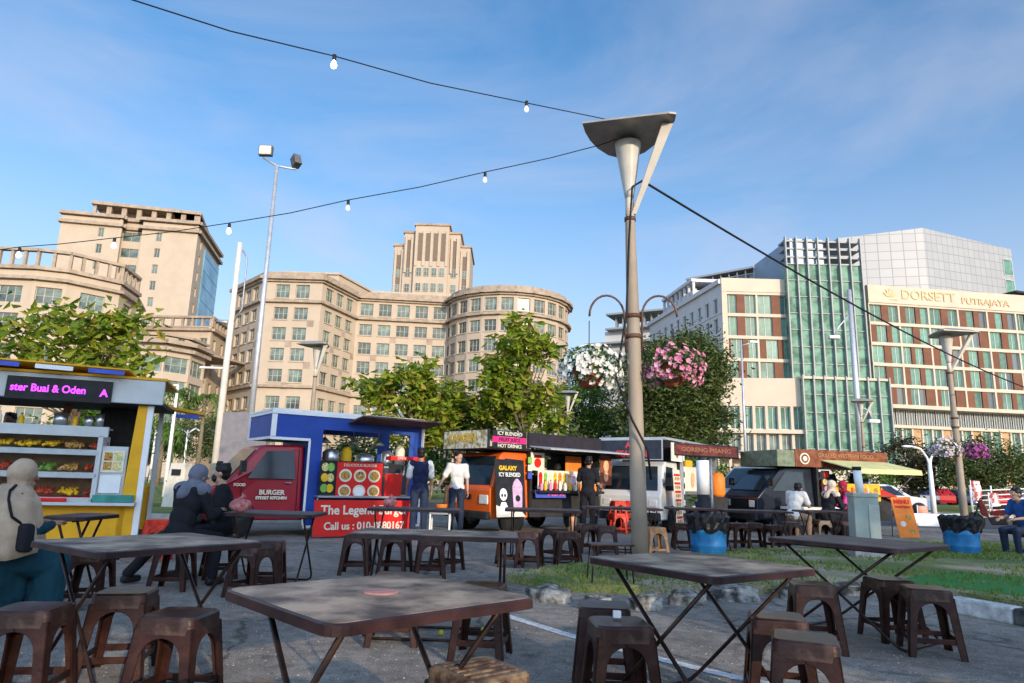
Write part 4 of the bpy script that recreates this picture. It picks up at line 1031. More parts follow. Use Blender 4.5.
def sidepoly(mb,pts,yf,off,s=1,t=.01):
    P=[V((x,s*(yf(x,z)+off),z)) for x,z in pts]; mb.slab(P,(0,s*t,0))
def frontpoly(mb,pa,pb,w0,w1,off,t=.01):
    # quad across the vehicle between profile points pa (low) and pb (high)
    a=V((pa[0],0,pa[1])); b=V((pb[0],0,pb[1])); d=(b-a).normalized(); n=V((d.z,0,-d.x)); 
    if n.x<0: n=-n
    a+=n*off;b+=n*off
    mb.slab([a+V((0,w0,0)),a-V((0,w0,0)),b-V((0,w1,0)),b+V((0,w1,0))],n*t)
def van(loc,rz,label,paint,prof,W,belt,tum,ws,sidewins,lights,wheels,cat='van',name='parked_van',bump=None,group=None,mirror=True,doors=(),plate=None,rear=None):
    root=empty(name,loc,rz,label,cat,group); yf=yfn(W,belt,tum)
    b=MB(); b.prism(prof,yf); b.build('body',paint,root,bevel=.045,seg=3)
    m=MB(); frontpoly(m,ws[0],ws[1],ws[2],ws[3],.006); m.build('windscreen',GLASS,root,bevel=.004)
    if rear: m=MB(); a,c,w0,w1=rear; P=[V((a[0]-.012,w0,a[1])),V((a[0]-.012,-w0,a[1])),V((c[0]-.012,-w1,c[1])),V((c[0]-.012,w1,c[1]))]; m.slab(P,(-.01,0,0)); m.build('rear_window',GLASS,root)
    for pts in sidewins:
        for s in(-1,1): m=MB(); sidepoly(m,pts,yf,.004,s,.008); m.build('window',GLASS,root,bevel=.003)
    for x,z,y,ww,hh in lights:
        for s in(-1,1): m=MB(); m.box(x-.02,x+.025,s*y-ww/2,s*y+ww/2,z-hh/2,z+hh/2); m.build('headlight',mat('headlight_glass',(.65,.65,.6),.1,var=.1,spec=.8),root,bevel=.02)
    if bump: m=MB(); x,z0,z1,mm=bump; m.box(x-.06,x+.06,-W/2+.02,W/2-.02,z0,z1); m.build('bumper',mm,root,bevel=.03)
    if plate: m=MB(); x,z=plate; m.box(x,x+.012,-.22,.22,z-.055,z+.055); q=m.build('number_plate',BLACK,root)
    for pts in doors:
        m=MB()
        for i in range(len(pts)-1):
            (x0,z0),(x1,z1)=pts[i],pts[i+1]; m.tube([(x0,yf(x0,z0)+.002,z0),(x1,yf(x1,z1)+.002,z1)],.006,4)
        m.build('door_seam',BLACK,root)
    for x in wheels:
        for s in(-1,1):
            wheel(root,x,s*(W/2-.09)); m=MB(); m.lathe([(.34,0),(.34,.012)],20,(x,s*(W/2+.001)-(.006 if s<0 else .006)*0,.30),(0,s,0)); m.build('wheel_arch',DARK,root)
    if mirror:
        for s in(-1,1):
            x,z=ws[1][0]*.35+ws[0][0]*.65,(ws[0][1]+.18)
            m=MB(); m.box(x-.05,x+.04,s*(W/2+.14)-.07,s*(W/2+.14)+.07,z-.06,z+.14); m.tube([(x,s*(W/2-.03),z-.04),(x,s*(W/2+.1),z+.02)],.014,6); m.build('mirror',BLACK,root,bevel=.012)
    return root
def poster(root,o,u,up,w,h,m,name='poster',frame=None,t=.012,n=None):
    # flat panel centred at o with normal u x up
    u=V(u).normalized(); up=V(up).normalized(); n=u.cross(up); o=V(o); mb=MB(); mb.obox(o,u*w/2,n*t/2,up*h/2); p=mb.build(name,m,root)
    if frame:
        f=MB(); q=.018
        for a in(-1,1): f.obox(o+u*a*(w/2+q/2),u*q/2,n*(t/2+.006),up*(h/2+q)); f.obox(o+up*a*(h/2+q/2),u*w/2,n*(t/2+.006),up*q/2)
        f.build('frame',frame,p)
    return p
def onp(o,u,up,a,b,off): u=V(u).normalized();up=V(up).normalized(); return V(o)+u*a+up*b+u.cross(up)*off
# ---------- 1. red truck with blue box
RP=mat('dark_red_paint',(.30,.008,.02),.28,var=.10,scale=2,coat=.12,spec=.35); BP=mat('blue_box_panel',(.02,.06,.29),.45,var=.15,scale=2)
rt_f=V((-math.cos(R(29)),-math.sin(R(29)),0)); 
prof=[(.0,.30),(1.58,.30),(1.70,.42),(1.71,.70),(1.64,.86),(1.30,1.01),(.82,1.61),(.70,1.675),(.1,1.70),(0,1.68)]
rt=van((-4.36,13.96,0),R(215),'dark red pickup truck carrying a blue box stall with white edges','x' and RP,prof,1.56,1.0,.16,((1.275,1.045),(.845,1.58),.62,.56),[[(.16,1.05),(1.0,1.05),(.68,1.56),(.20,1.58)]],[(1.69,.70,.58,.26,.17)],[1.18],cat='food truck',name='food_truck',bump=(1.71,.28,.5,BLACK),doors=[[(.10,.38),(.10,1.62)],[(.10,.38),(.80,.38),(.86,.55),(1.08,.72),(1.08,1.02)]],plate=(1.78,.4))
W2=.82
m=MB(); m.box(-2.35,-.02,-W2,W2,.30,.36); m.box(-2.35,-.02,-.6,.6,.40,.46); m.build('floor_frame',DARK,rt)
for x in (-1.75,):
    for s in(-1,1): wheel(rt,x,s*.7)
bx=MB()   # blue panels: side lower, side pillar, top band, cabover sides, front, back side
for s in(-1,1):
    y0,y1=(W2-.03,W2) if s>0 else (-W2,-W2+.03)
    bx.box(-2.35,-.02,y0,y1,.2,.72)
    bx.box(-.28,-.02,y0,y1,.72,2.32); bx.box(-2.35,-2.08,y0,y1,.72,2.32); bx.box(-2.08,-.28,y0,y1,2.02,2.32)
    bx.box(-.02,.66,y0,y1,1.82,2.32)
bx.box(.63,.66,-W2+.03,W2-.03,1.82,2.32); bx.box(-.05,-.02,-W2+.03,W2-.03,.36,1.82); bx.box(-.02,.66,-W2+.03,W2-.03,1.80,1.83)
bx.build('box_panel',BP,rt)
MB().box(-2.4,.68,-W2-.02,W2+.02,2.325,2.37).build('box_roof',WHITE,rt,bevel=.01)
tr=MB(); y=W2+.012; q=.028
def bar(mb,x0,x1,z0,z1,yy=y): mb.box(min(x0,x1)-0,max(x0,x1),yy-.011,yy+.014,z0,z1)
bar(tr,-2.37,.69,2.27,2.33); bar(tr,-.02-q,-.02+q*.4,.2,1.80); bar(tr,-.04,.69,1.78,1.83); bar(tr,.60,.69,1.84,2.26); bar(tr,-2.37,-.03,.15,.20); bar(tr,-2.39,-2.33,.21,2.26)
tr.box(.655,.682,-W2,W2,1.79,1.84); tr.box(.655,.682,-W2,W2,2.27,2.32); tr.box(.655,.682,-W2,-W2+.05,1.84,2.27)
tr.build('white_trim',WHITE,rt)
m=MB(); m.slab([(-.75,W2+.02,2.17),(-2.45,W2+.02,2.17),(-2.45,W2+.75,2.26),(-.75,W2+.75,2.26)],(0,0,.035)); m.build('awning_flap',mat('awning_brown',(.10,.055,.04),.6,var=.2),rt)
m=MB(); m.box(-2.3,-.2,.55,W2+.22,.72,.76); m.build('counter',GREYM,rt,bevel=.008)
U=(-1,0,0);Z=(0,0,1)
# menus on near side face +y: u must run -x
o=(-1.02,W2+.10,1.08); p=poster(rt,o,U,Z,.92,.66,RED,'menu_board',frame=BLACK)
m=MB(); mm=[CREAM,FOOD,WHITE,BROWNM]
for i in range(3):
    for j in range(2):
        c=onp(o,U,Z,-.29+.29*i,.07-.30*j,.010); m.m=0; m.disc(c,U,Z,.125,16,t=V(0,) if False else V((0,.004,0)))
        m.m=1 if (i,j)!=(1,1) else 2; m.disc(c+V((0,.005,0)),U,Z,.095,14,sy=.9,t=V((0,.004,0)))
m.m=2; 
m.build('dish_pictures',[CREAM,PRF,WHITE,BROWNM],p)
text('menu_lettering','DELICIOUS BURGER',.075,CREAM,p,onp(o,U,Z,0,.27,.012),U,Z)
o2=(-.38,W2+.12,1.10); p=poster(rt,o2,U,Z,.26,.62,BLACK,'drinks_poster',frame=DARK); m=MB(); 
for i,(c) in enumerate([0,1,2,0,1,2]): m.m=c; m.disc(onp(o2,U,Z,-.055+.11*(i%2),.2-.2*(i//2),.01),U,Z,.07,10,sy=1.2,t=V((0,.004,0)))
m.build('dish_pictures',[PRD,GREENM,YEL],p)
o3=(-1.72,W2+.10,.98); p=poster(rt,o3,U,Z,.36,.46,RED,'menu_board'); p2=MB().box(-1.86,-1.6,W2+.11,W2+.115,1.22,1.4); p2.build('chalk_panel',BLACK,rt)
m=MB(); m.box(-2.3,-1.55,W2+.05,W2+.3,1.48,1.56); m.build('sign_strip',RED,rt)
text('lettering','OPEN',.07,CREAM,rt,(-1.78,W2+.306,1.52),U,Z)
MB().box(.22,.34,.785,.80,.97,.995).build('door_handle',CHROME,rt,bevel=.004)
# equipment on the counter, seen against the trees
for i,(x,yy,r_,h,mm) in enumerate([(-.62,.35,.16,.28,STEEL),(-1.0,.2,.10,.34,YEL),(-1.35,.3,.19,.22,STEEL),(-2.0,.55,.10,.4,CREAM),(-1.85,.25,.12,.3,STEEL),(-.3,.5,.07,.3,ORG)]):
    m=MB(); m.lathe([(r_*.9,0),(r_,.02),(r_,h*.8),(r_*.6,h),(.02,h+.02)],16,(x,yy,1.38)); m.build('container',mm,rt)
MB().box(-2.2,-.2,0,.6,.78,1.37).build('cooking_bench',GREYM,rt,bevel=.01)
m=MB()
for x in (-.6,-1.2,-1.75): m.tube([(x,.0,2.3),(x,.0,1.9)],.01,5); m.lathe([(.02,1.92),(.14,1.8),(.13,1.8)],12,(x,0,0))
m.build('hanging_lamp',GREYM,rt)
# door decals
text('door_lettering','BURGER',.12,CREAM,rt,(.56,.735+.06,.80),U,Z,bold=.004); text('door_lettering','STREET KITCHEN',.07,CREAM,rt,(.56,.735+.06,.70),U,Z,bold=.004); text('door_lettering','FOOD',.07,CREAM,rt,(1.12,.735+.06,.93),U,Z,bold=.003)
rt.scale=(1.05,1,1)
# red banner with shop name, on its own stand
bo=V((-1.05,1.30,.36)); bw=1.98; bh=.66
bn=empty('vinyl_banner',tuple(rt.matrix_world.translation),R(215),'large red banner with white lettering standing on the ground before the blue box truck','banner'); bn.location=(-4.36,13.96,0); bn.scale=(1.05,1,1)
poster(bn,bo,U,(0,-.05,1),bw,bh,RED,'banner_sheet',t=.01)
text('banner_lettering','The Legend Burger',.235,CREAM,bn,onp(bo,U,(0,-.05,1),-.02,.14,.012),U,(0,-.05,1),bold=.005,sx=.93)
text('banner_lettering','Call us : 010-8880167',.19,CREAM,bn,onp(bo,U,(0,-.05,1),-.02,-.15,.012),U,(0,-.05,1),bold=.004,sx=.93)
for x in(-.12,-1.98): m=MB(); m.tube([(x,1.26,.72),(x,1.1,0)],.012,6); m.build('stand_leg',GREYM,bn)
# ---------- 2. orange truck
OP=mat('orange_paint',(.72,.115,.01),.3,var=.08,scale=2,coat=.12,spec=.35)
a2=R(220.5); f2_=V((math.cos(a2),math.sin(a2),0)); l2_=V((-math.sin(a2),math.cos(a2),0))
C=V((-.36,15.0,0)); W=1.62; o_=C-l2_*W/2
prof=[(-1.1,.32),(-.02,.32),(.0,.45),(.02,.95),(-.03,1.02),(-.30,1.70),(-.42,1.76),(-1.1,1.76)]
ot=van(tuple(o_),a2,'orange cab drinks truck with dark stall body and drink cup pictures along its side',OP,prof,W,.95,.10,((-.035,1.03),(-.285,1.66),.72,.62),[[(-.22,1.05),(-.88,1.05),(-.88,1.60),(-.42,1.62)]],[(.01,.72,.58,.30,.20)],[-.62],cat='food truck',name='food_truck',bump=(.03,.30,.47,DARK),plate=(.1,.38),mirror=False)
text('grille_lettering','ICE',.13,BLACK,ot,(.025,.05,.76),(0,1,0),Z,bold=.01)
y=W/2+.03
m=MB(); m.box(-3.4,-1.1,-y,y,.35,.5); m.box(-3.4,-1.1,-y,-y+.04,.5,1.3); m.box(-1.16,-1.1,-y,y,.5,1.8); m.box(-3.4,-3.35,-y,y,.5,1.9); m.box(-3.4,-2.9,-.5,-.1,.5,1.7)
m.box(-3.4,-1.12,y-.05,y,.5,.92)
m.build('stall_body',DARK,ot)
m=MB(); m.box(-3.45,.12,-y-.02,y+.02,1.80,1.86); m.build('roof_deck',BLACK,ot)
m=MB(); m.box(-3.45,-1.0,y-.02,y+.03,1.87,2.22); m.build('black_fascia',mat('fascia_black',(.025,.02,.025),.5,var=.2),ot)
m=MB(); m.slab([(-1.05,y+.03,1.90),(-3.75,y+.03,1.90),(-3.75,y+.72,1.83),(-1.05,y+.72,1.83)],(0,0,.03)); m.build('awning_flap',mat('awning_grey',(.38,.38,.38),.5,var=.1),ot)
# front sign
SGN=mat('patchwork_sign',(.45,.33,.12),.5,var=.3,scale=11,c2=(.72,.66,.5),lo=.42,hi=.56)
so=V((.13,0,2.02)); p=poster(ot,so,(0,1,0),Z,W+.02,.40,SGN,'roof_sign',frame=BLACK,t=.05)
text('sign_lettering','KANGEN',.24,mat('sign_ochre',(.65,.42,.08),.5,var=.2),p,onp(so,(0,1,0),Z,-.1,.03,.03),(0,1,0),Z,bold=.014)
for i,(s_,c1) in enumerate([('ICY BLENDED',BLACK),('FRUIT JUICE',mat('magenta_print',(.6,.02,.18),.5,var=.1)),('HOT DRINKS',BLACK)]):
    oo=V((-.42,y+.045,2.15-.135*i)); p=poster(ot,oo,U,Z,.98,.128,c1,'sign_strip'); text('strip_lettering',s_,.112,CREAM if i!=1 else BLACK,p,onp(oo,U,Z,0,0,.009),U,Z,bold=.001,sx=1.05)
# black banner with cup pictures (leaning against the side)
def cup(mb,o,u,up,r,h,ca,cb,off=.0):
    # a lidded drink cup picture or prop as a real lathe
    pass
LIL=mat('lilac_drink',(.55,.36,.5),.4,var=.15); SKN=mat('peach_drink',(.72,.4,.24),.45,var=.2); 
o5=V((-.38,y+.16,.98)); up5=(0,-.10,1); p=poster(ot,o5,U,up5,.84,1.22,BLACK,'drinks_banner',t=.012)
m=MB(); f=lambda a,b,off=.009:onp(o5,U,up5,a,b,off)
m.m=0; m.slab([f(.07,-.45),f(.31,-.45),f(.34,.02),f(.05,.02)],(0,.004,0)); m.slab([f(.05,.025),f(.34,.025),f(.30,.12),f(.22,.20),f(.16,.20),f(.09,.12)],(0,.004,0))
m.m=1; m.disc(f(.195,-.22,.014),U,up5,.07,14,t=(0,.003,0))
m.m=2; m.slab([f(-.30,-.55),f(-.12,-.55),f(-.10,-.40),f(-.15,-.30),f(-.27,-.30),f(-.32,-.40)],(0,.004,0)); m.disc(f(-.21,-.14),U,up5,.105,14,sy=1.25,t=(0,.004,0))
m.m=1; m.disc(f(-.25,-.16,.014),U,up5,.028,8,sy=1.4,t=(0,.003,0)); m.disc(f(-.17,-.16,.014),U,up5,.028,8,sy=1.4,t=(0,.003,0))
m.m=3; m.slab([f(-.42,-.61),f(.42,-.61),f(.30,-.5),f(-.1,-.47),f(-.42,-.36)],(0,.003,0))
m.build('drink_pictures',[LIL,BLACK,WHITE,CREAM],p)
text('banner_lettering','GALAXY',.13,YEL,p,f(-.06,.42,.009),U,up5,bold=.006); text('banner_lettering','ICY BLENDED',.125,WHITE,p,f(-.02,.28,.018),U,up5,bold=.001,sx=.8)
# counter, menu of coloured cups
m=MB(); m.box(-3.3,-1.15,y-.4,y+.28,.88,.94); m.build('counter',BLACK,ot,bevel=.01)
o6=V((-2.02,y+.10,1.18)); p=poster(ot,o6,U,Z,1.55,.42,CREAM,'drinks_menu')
cols_=[RED,GREENM,CREAM,YEL,ORG,YEL,SKN,LIL,PINKM,GREENM]; m=MB(); mats=list(dict.fromkeys(cols_))
for i,cm in enumerate(cols_):
    a=-.70+i*.155; m.m=mats.index(cm); g_=lambda q,w,off=.008:onp(o6,U,Z,a+q,w,off); m.slab([g_(-.04,-.17),g_(.04,-.17),g_(.06,.1),g_(-.06,.1)],(0,.004,0)); m.disc(g_(0,.12),U,Z,.05,10,t=(0,.004,0))
m.build('cup_pictures',mats,p)
o7=V((-1.62,y+.14,.86)); p=poster(ot,o7,U,(0,-.2,1),.95,.17,BLUEM,'counter_sign'); text('lettering','BOBA',.13,mat('pink_neon_print',(.75,.1,.4),.4,var=.1),p,onp(o7,U,(0,-.2,1),.15,0,.01),U,(0,-.2,1),bold=.01,sx=1.5)
o8=V((-1.30,y+.02,1.58)); p=poster(ot,o8,U,Z,.42,.40,CREAM,'poster'); m=MB(); m.disc(onp(o8,U,Z,0,-.03,.008),U,Z,.11,12,t=(0,.003,0)); m.box(-1.42,-1.18,y+.029,y+.033,1.66,1.73); m.build('picture',RED,p)
o9=V((-2.75,y-.25,1.55)); poster(ot,o9,U,Z,.55,.42,ORG,'poster'); oa=V((-3.55,y+.1,1.45)); p=poster(ot,oa,U,Z,.42,.72,BROWNM,'standing_poster'); m=MB(); m.disc(onp(oa,U,Z,0,.1,.008),U,Z,.10,12,sy=1.5,t=(0,.003,0)); m.disc(onp(oa,U,Z,0,-.15,.008),U,Z,.08,12,sy=1.6,t=(0,.003,0)); m.build('drink_pictures',SKN,p)
for i,(x,hh,mm) in enumerate([(-1.75,.45,DARK),(-2.15,.32,STEEL),(-2.4,.5,BLACK),(-2.0,.22,CREAM)]):
    m=MB(); m.lathe([(.10,0),(.11,hh*.7),(.06,hh)],12,(x,y-.45,1.1)); m.build('appliance',mm,ot)
for x in (-2.7,): 
    for s in(-1,1): wheel(ot,x,s*.66)
for i,c_ in enumerate([GREENM,CREAM,BLUEM]):
    oo=V((-1.06,y+.03,1.60-.17*i)); poster(ot,oo,U,Z,.12,.14,c_,'sticker')
# big cup props on the ground
def cup_prop(px,py,h,label,m1,m2):
    p=g(px,py); r_=empty('drink_cup_prop',tuple(p),0,label,'display cup','giant drink cup props')
    m=MB(); m.lathe([(h*.15,0),(h*.21,h*.62),(h*.215,h*.64)],18); m.build('cup',m1,r_); m=MB(); m.lathe([(h*.225,h*.64),(h*.225,h*.68),(h*.19,h*.82),(h*.08,h*.95),(.01,h*1.0)],18); m.build('dome_lid',m2,r_)
cup_prop(571,531,.56,'giant orange drink cup prop with domed lid, left one before the drinks truck',SKN,CREAM)
cup_prop(594,527,.54,'giant brown and cream drink cup prop, right one beside the man in black',mat('latte_drink',(.5,.3,.2),.45,var=.2),CREAM)
# ---------- 3. white van with sign and open snack body
WP=mat('white_van_paint',(.62,.60,.55),.3,var=.05,scale=2,coat=.4)
a3=R(236.5); f3_=V((math.cos(a3),math.sin(a3),0)); l3_=V((-math.sin(a3),math.cos(a3),0)); C=V((3.66,16.6,0)); W=1.62; o_=C-l3_*W/2
prof=[(-1.35,.30),(-.02,.30),(.02,.45),(.02,.85),(-.06,.98),(-.36,1.60),(-.55,1.70),(-1.35,1.72)]
wt=van(tuple(o_),a3,'white cab food van with dark roof sign in red lettering, behind the big lamp post',WP,prof,W,.9,.10,((-.065,.99),(-.35,1.575),.70,.60),[[(-.30,1.0),(-.95,1.0),(-.95,1.56),(-.52,1.58)]],[(.01,.70,.60,.22,.16)],[-.72],cat='food truck',name='food_truck',bump=(.03,.28,.48,BLACK),plate=(.1,.37))
m=MB(); m.disc((.032,0.28,.8),(0,1,0),Z,.085,16,t=(.01,0,0)); m.build('badge',BLACK,wt)
y=W/2+.04
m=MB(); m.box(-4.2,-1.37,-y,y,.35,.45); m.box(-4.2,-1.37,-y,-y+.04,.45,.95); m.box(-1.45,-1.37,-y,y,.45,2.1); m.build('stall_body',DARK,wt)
m=MB(); m.box(-4.3,-.1,-y-.02,y+.05,2.22,2.28); m.build('roof',GALV,wt)
for x in(-1.40,-4.15):
    for s in(-1,1): m=MB(); m.box(x-.045,x+.045,s*y-.045,s*y+.045,.45,2.21); m.build('frame_post',GALV,wt)
so=V((-.02,0,1.97)); p=poster(wt,so,(0,1,0),Z,W+.05,.46,mat('sign_dark',(.03,.035,.05),.5,var=.2),'roof_sign',frame=GALV,t=.04)
LR=mat('letter_red',(.5,.06,.06),.5,var=.1)
text('sign_lettering','AND',.20,LR,p,onp(so,(0,1,0),Z,.12,.11,.025),(0,1,0),Z,bold=.01); text('sign_lettering','STATION',.20,LR,p,onp(so,(0,1,0),Z,.05,-.11,.025),(0,1,0),Z,bold=.01)
so=V((-.95,y+.02,1.95)); p=poster(wt,so,U,Z,.72,.42,CREAM,'picture_panel',frame=WHITE); m=MB(); m.disc(onp(so,U,Z,0,0,.01),U,Z,.09,12,sy=1.7,t=(0,.003,0)); m.build('drink_picture',BROWNM,p)
# tall menu strip beside the cab
so=V((-.42,y+.22,.88)); p=poster(wt,so,U,(0,-.06,1),.46,1.25,CREAM,'menu_strip',t=.015); m=MB()
for i in range(6):
    m.m=0; c=onp(so,U,(0,-.06,1),0,.5-.2*i,.01); m.obox(c,(-.2,0,0),(0,.003,0),(0,0,.028))
    m.m=1
    for a in(-.12,.0,.12): m.disc(onp(so,U,(0,-.06,1),a,.41-.2*i,.012),U,Z,.045,8,sy=1.1,t=(0,.003,0))
m.build('dish_pictures',[RED,PRF],p)
# freezer, shelves, baskets in the open body
MB().box(-2.7,-1.55,y-.55,y+.02,.98,1.62).build('freezer',CREAM,wt,bevel=.03)
so=V((-2.1,y+.03,1.28)); m=MB(); m.disc(so,U,Z,.14,12,sy=1.4,t=(0,.004,0)); m.build('freezer_picture',SKN,wt)
m=MB(); m.box(-4.1,-1.5,y-.6,y+.1,.92,.97); m.box(-4.1,-2.8,y-.5,y,1.32,1.35); m.box(-4.1,-2.8,y-.5,y,1.62,1.65); m.build('shelf',GREYM,wt)
rr=random.Random(8)
for i in range(16):
    x=-2.9-.085*(i%12)*1.2; z=[.98,1.36,1.66][i%3]; cmat=rr.choice([RED,YEL,WHITE,PINKM,GREENM,BLUEM,ORG]); h=rr.uniform(.12,.24); m=MB(); m.lathe([(.05,0),(.06,h*.7),(.03,h)],10,(x,y-.12-.1*(i%2),z)); m.build('jar',cmat,wt)
MB().box(-2.5,-2.0,y-.4,y-.1,1.63,1.80).build('yellow_box',YEL,wt,bevel=.01)
m=MB(); 
for s in(-1.8,-3.6): 
    pass
for s in(-1,1): wheel(wt,-3.2,s*.66)
m=MB(); m.slab([(-1.5,y+.04,2.22),(-4.2,y+.04,2.22),(-4.1,y+.9,2.10),(-1.5,y+.9,2.10)],(0,0,.03)); m.build('awning_flap',mat('awning_clear_grey',(.25,.25,.27),.4,var=.2),wt)
m=MB(); 
# chequered strip on the near post
for k in range(12):
    m.m=k%2; m.box(-1.42,-1.36,y+.046,y+.052,.5+.14*k,.63+.14*k)
m.build('chequer_strip',[BLACK,WHITE],wt)
# dark red hanging sign board
c=at(706,451,14.6); sgn=empty('hanging_sign_board',(c.x,c.y,0),R(-10),'long dark red sign board on a thin post above the nearer blue bin','sign')
so=V((0,0,c.z)); p=poster(sgn,so,(1,0,-.04),(0,.25,1),1.28,.22,mat('dark_red_board',(.10,.012,.01),.5,var=.35,scale=9,c2=(.2,.04,.025)),'board',frame=BLACK,t=.05)
text('lettering','GORENG PISANG',.13,mat('board_gold',(.28,.12,.06),.5,var=.1),p,onp(so,(1,0,-.04),(0,.25,1),0,0,.03),(1,0,-.04),(0,.25,1),bold=.004)
m=MB(); m.tube([(.1,.08,0),(.1,.08,c.z-.08)],.03,8); m.build('post',GREYM,sgn)
# purple basket table stuff
p=g(703,531); bk=tag(MB().lathe([(.16,0),(.2,.18),(.205,.19),(.18,.18),(.15,.03)],16).build('plastic_basket',PURP,loc=(p.x,p.y,.0)),'purple plastic basket on the ground left of the white and black post','basket'); bk.location.z=.55
tag(MB().box(-.3,.3,-.22,.22,0,.55).build('crate',DARK,bevel=.02,loc=(p.x,p.y,0)),'dark crate carrying the purple basket, behind the nearer blue bin','crate')
# ---------- 4. plain white van behind
prof=[(-3.4,.3),(-.05,.3),(.02,.5),(-.02,.95),(-.25,1.08),(-.85,1.72),(-1.1,1.82),(-3.35,1.84),(-3.42,1.0)]
van((xat(722,21,1)+.1,21.2,0),R(196),'plain white van parked behind the dark wooden roofed van',WP,prof,1.66,1.0,.12,((-.26,1.1),(-.83,1.70),.70,.60),[[(-.62,1.1),(-1.5,1.1),(-1.5,1.66),(-1.1,1.68)],[(-1.6,1.1),(-3.1,1.1),(-3.1,1.66),(-1.6,1.68)]],[(-.02,.75,.6,.2,.18)],[-.7,-2.8],bump=(.0,.28,.5,BLACK),doors=[[(-1.55,.4),(-1.55,1.7)]])
# orange balloon-like drink tank
p=g(721,531); dt=empty('drink_dispenser',(p.x+.1,p.y+.5,0),0,'orange drink dispenser on a dark stand right of the white and black post','dispenser')
MB().box(-.2,.2,-.2,.2,0,.85).build('stand',DARK,dt,bevel=.02); m=MB(); m.lathe([(.16,.86),(.2,.95),(.2,1.35),(.14,1.48),(.02,1.5)],18); m.build('tank',ORG,dt)
# ---------- 5. dark van with wooden roof box
DP=mat('dark_van_paint',(.006,.010,.018),.3,var=.1,coat=.15); WOOD=mat('wood_fascia',(.16,.045,.02),.6,var=.35,scale=6,c2=(.26,.085,.035)); GRB=mat('plank_green_grey',(.17,.20,.13),.7,var=.3,scale=7)
a5=R(194.5); C=V((xat(758,17.9,.5),17.9,0)); f5_=V((math.cos(a5),math.sin(a5),0)); l5_=V((-math.sin(a5),math.cos(a5),0)); W=1.6; o_=C-l5_*W/2
prof=[(-1.75,.32),(-.03,.32),(.02,.45),(.0,.88),(-.16,1.04),(-.74,1.60),(-.95,1.66),(-1.75,1.68)]
dv=van(tuple(o_),a5,'dark blue van with wooden roof box and pale yellow awning, rightmost food truck',DP,prof,W,.95,.12,((-.175,1.06),(-.72,1.575),.66,.58),[[(-.45,1.06),(-1.45,1.06),(-1.45,1.56),(-.92,1.58)]],[(-.0,.72,.56,.24,.18)],[-.75],cat='food truck',name='food_truck',bump=(.02,.30,.48,BLACK))
y=W/2+.04
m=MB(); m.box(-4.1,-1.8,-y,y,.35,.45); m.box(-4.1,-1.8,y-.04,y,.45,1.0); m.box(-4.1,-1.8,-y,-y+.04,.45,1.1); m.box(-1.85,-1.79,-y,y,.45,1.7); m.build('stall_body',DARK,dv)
MB().box(-1.15,-.62,-y,y,1.70,2.13).build('roof_box_front',GRB,dv,bevel=.01)
MB().box(-4.1,-1.16,-y,y,1.70,2.16).build('roof_box',WOOD,dv,bevel=.01)
m=MB(); m.disc((-1.45,y+.003,1.92),U,Z,.15,20,t=(0,.01,0)); q=m.build('round_emblem',CREAM,dv); m=MB(); m.disc((-1.45,y+.015,1.92),U,Z,.115,20,t=(0,.006,0)); m.build('emblem_centre',WOOD,q); m=MB(); m.disc((-1.45,y+.023,1.92),U,Z,.07,6,t=(0,.005,0)); m.build('emblem_mark',CREAM,q)
text('lettering','GRILLED WESTERN FOOD',.15,mat('faded_brown_letters',(.42,.2,.1),.6,var=.1),dv,(-2.75,y+.008,2.02),U,Z)
m=MB(); 
A0=[V((-1.95,y+.01,1.88)),V((-4.0,y+.01,1.88)),V((-4.35,y+.85,1.66)),V((-2.2,y+.85,1.66))]; m.slab(A0,(0,0,.025)); m.slab([A0[3],A0[2],A0[2]+V((0,.01,-.10)),A0[3]+V((0,.01,-.10))],(0,.012,0)); m.build('awning',mat('pale_yellow_awning',(.62,.58,.26),.6,var=.12,scale=3),dv)
for x in (-2.25,-4.25): m=MB(); m.tube([(x,y+.8,1.66),(x,y+.05,1.1)],.012,6); m.build('awning_strut',GALV,dv)
o=V((-2.95,y+.16,1.08)); p=poster(dv,o,U,Z,1.35,.44,YEL,'menu_banner'); m=MB(); ml=[ORG,PRF,PRF,CREAM]
for i in range(7): m.m=i%4; m.disc(onp(o,U,Z,-.55+.18*i,.05*(-1)**i,.009),U,Z,.075,12,t=(0,.003,0))
m.build('dish_pictures',ml,p)
o=V((-2.35,y+.20,.78)); p=poster(dv,o,U,Z,.42,.26,WHITE,'small_poster'); MB().box(-2.5,-2.2,y+.21,y+.214,.70,.84).build('picture',PURP,p)
o=V((-3.9,y+.12,1.02)); p=poster(dv,o,V((-1,0,-.35)),V((-.35,0,1)),.6,.16,RED,'sauce_banner')
m=MB(); m.box(-4.0,-1.9,y-.35,y+.22,.98,1.03); m.build('counter',BROWNM,dv)
o=V((-2.02,y+.05,1.15)); p=poster(dv,o,U,Z,.26,.95,DARK,'drinks_strip'); m=MB()
for i in range(5): m.m=i%3; m.disc(onp(o,U,Z,.02*(-1)**i,.36-.18*i,.009),U,Z,.08,10,t=(0,.003,0))
m.build('dish_pictures',[RED,PRD,PINKM],p)
for i,(x,hh,mm) in enumerate([(-2.3,.3,RED),(-2.6,.45,BLACK),(-3.0,.25,STEEL),(-3.3,.5,BLACK),(-3.7,.35,STEEL),(-3.5,.2,CREAM)]):
    m=MB(); m.lathe([(.11,0),(.12,hh*.7),(.07,hh)],12,(x,y-.4,1.1)); m.build('appliance',mm,dv)
MB().box(-1.7,-.6,y+.05,y+.5,.62,.68).build('side_table_flap',CREAM,dv)
for s in(-1,1): wheel(dv,-3.2,s*.64)
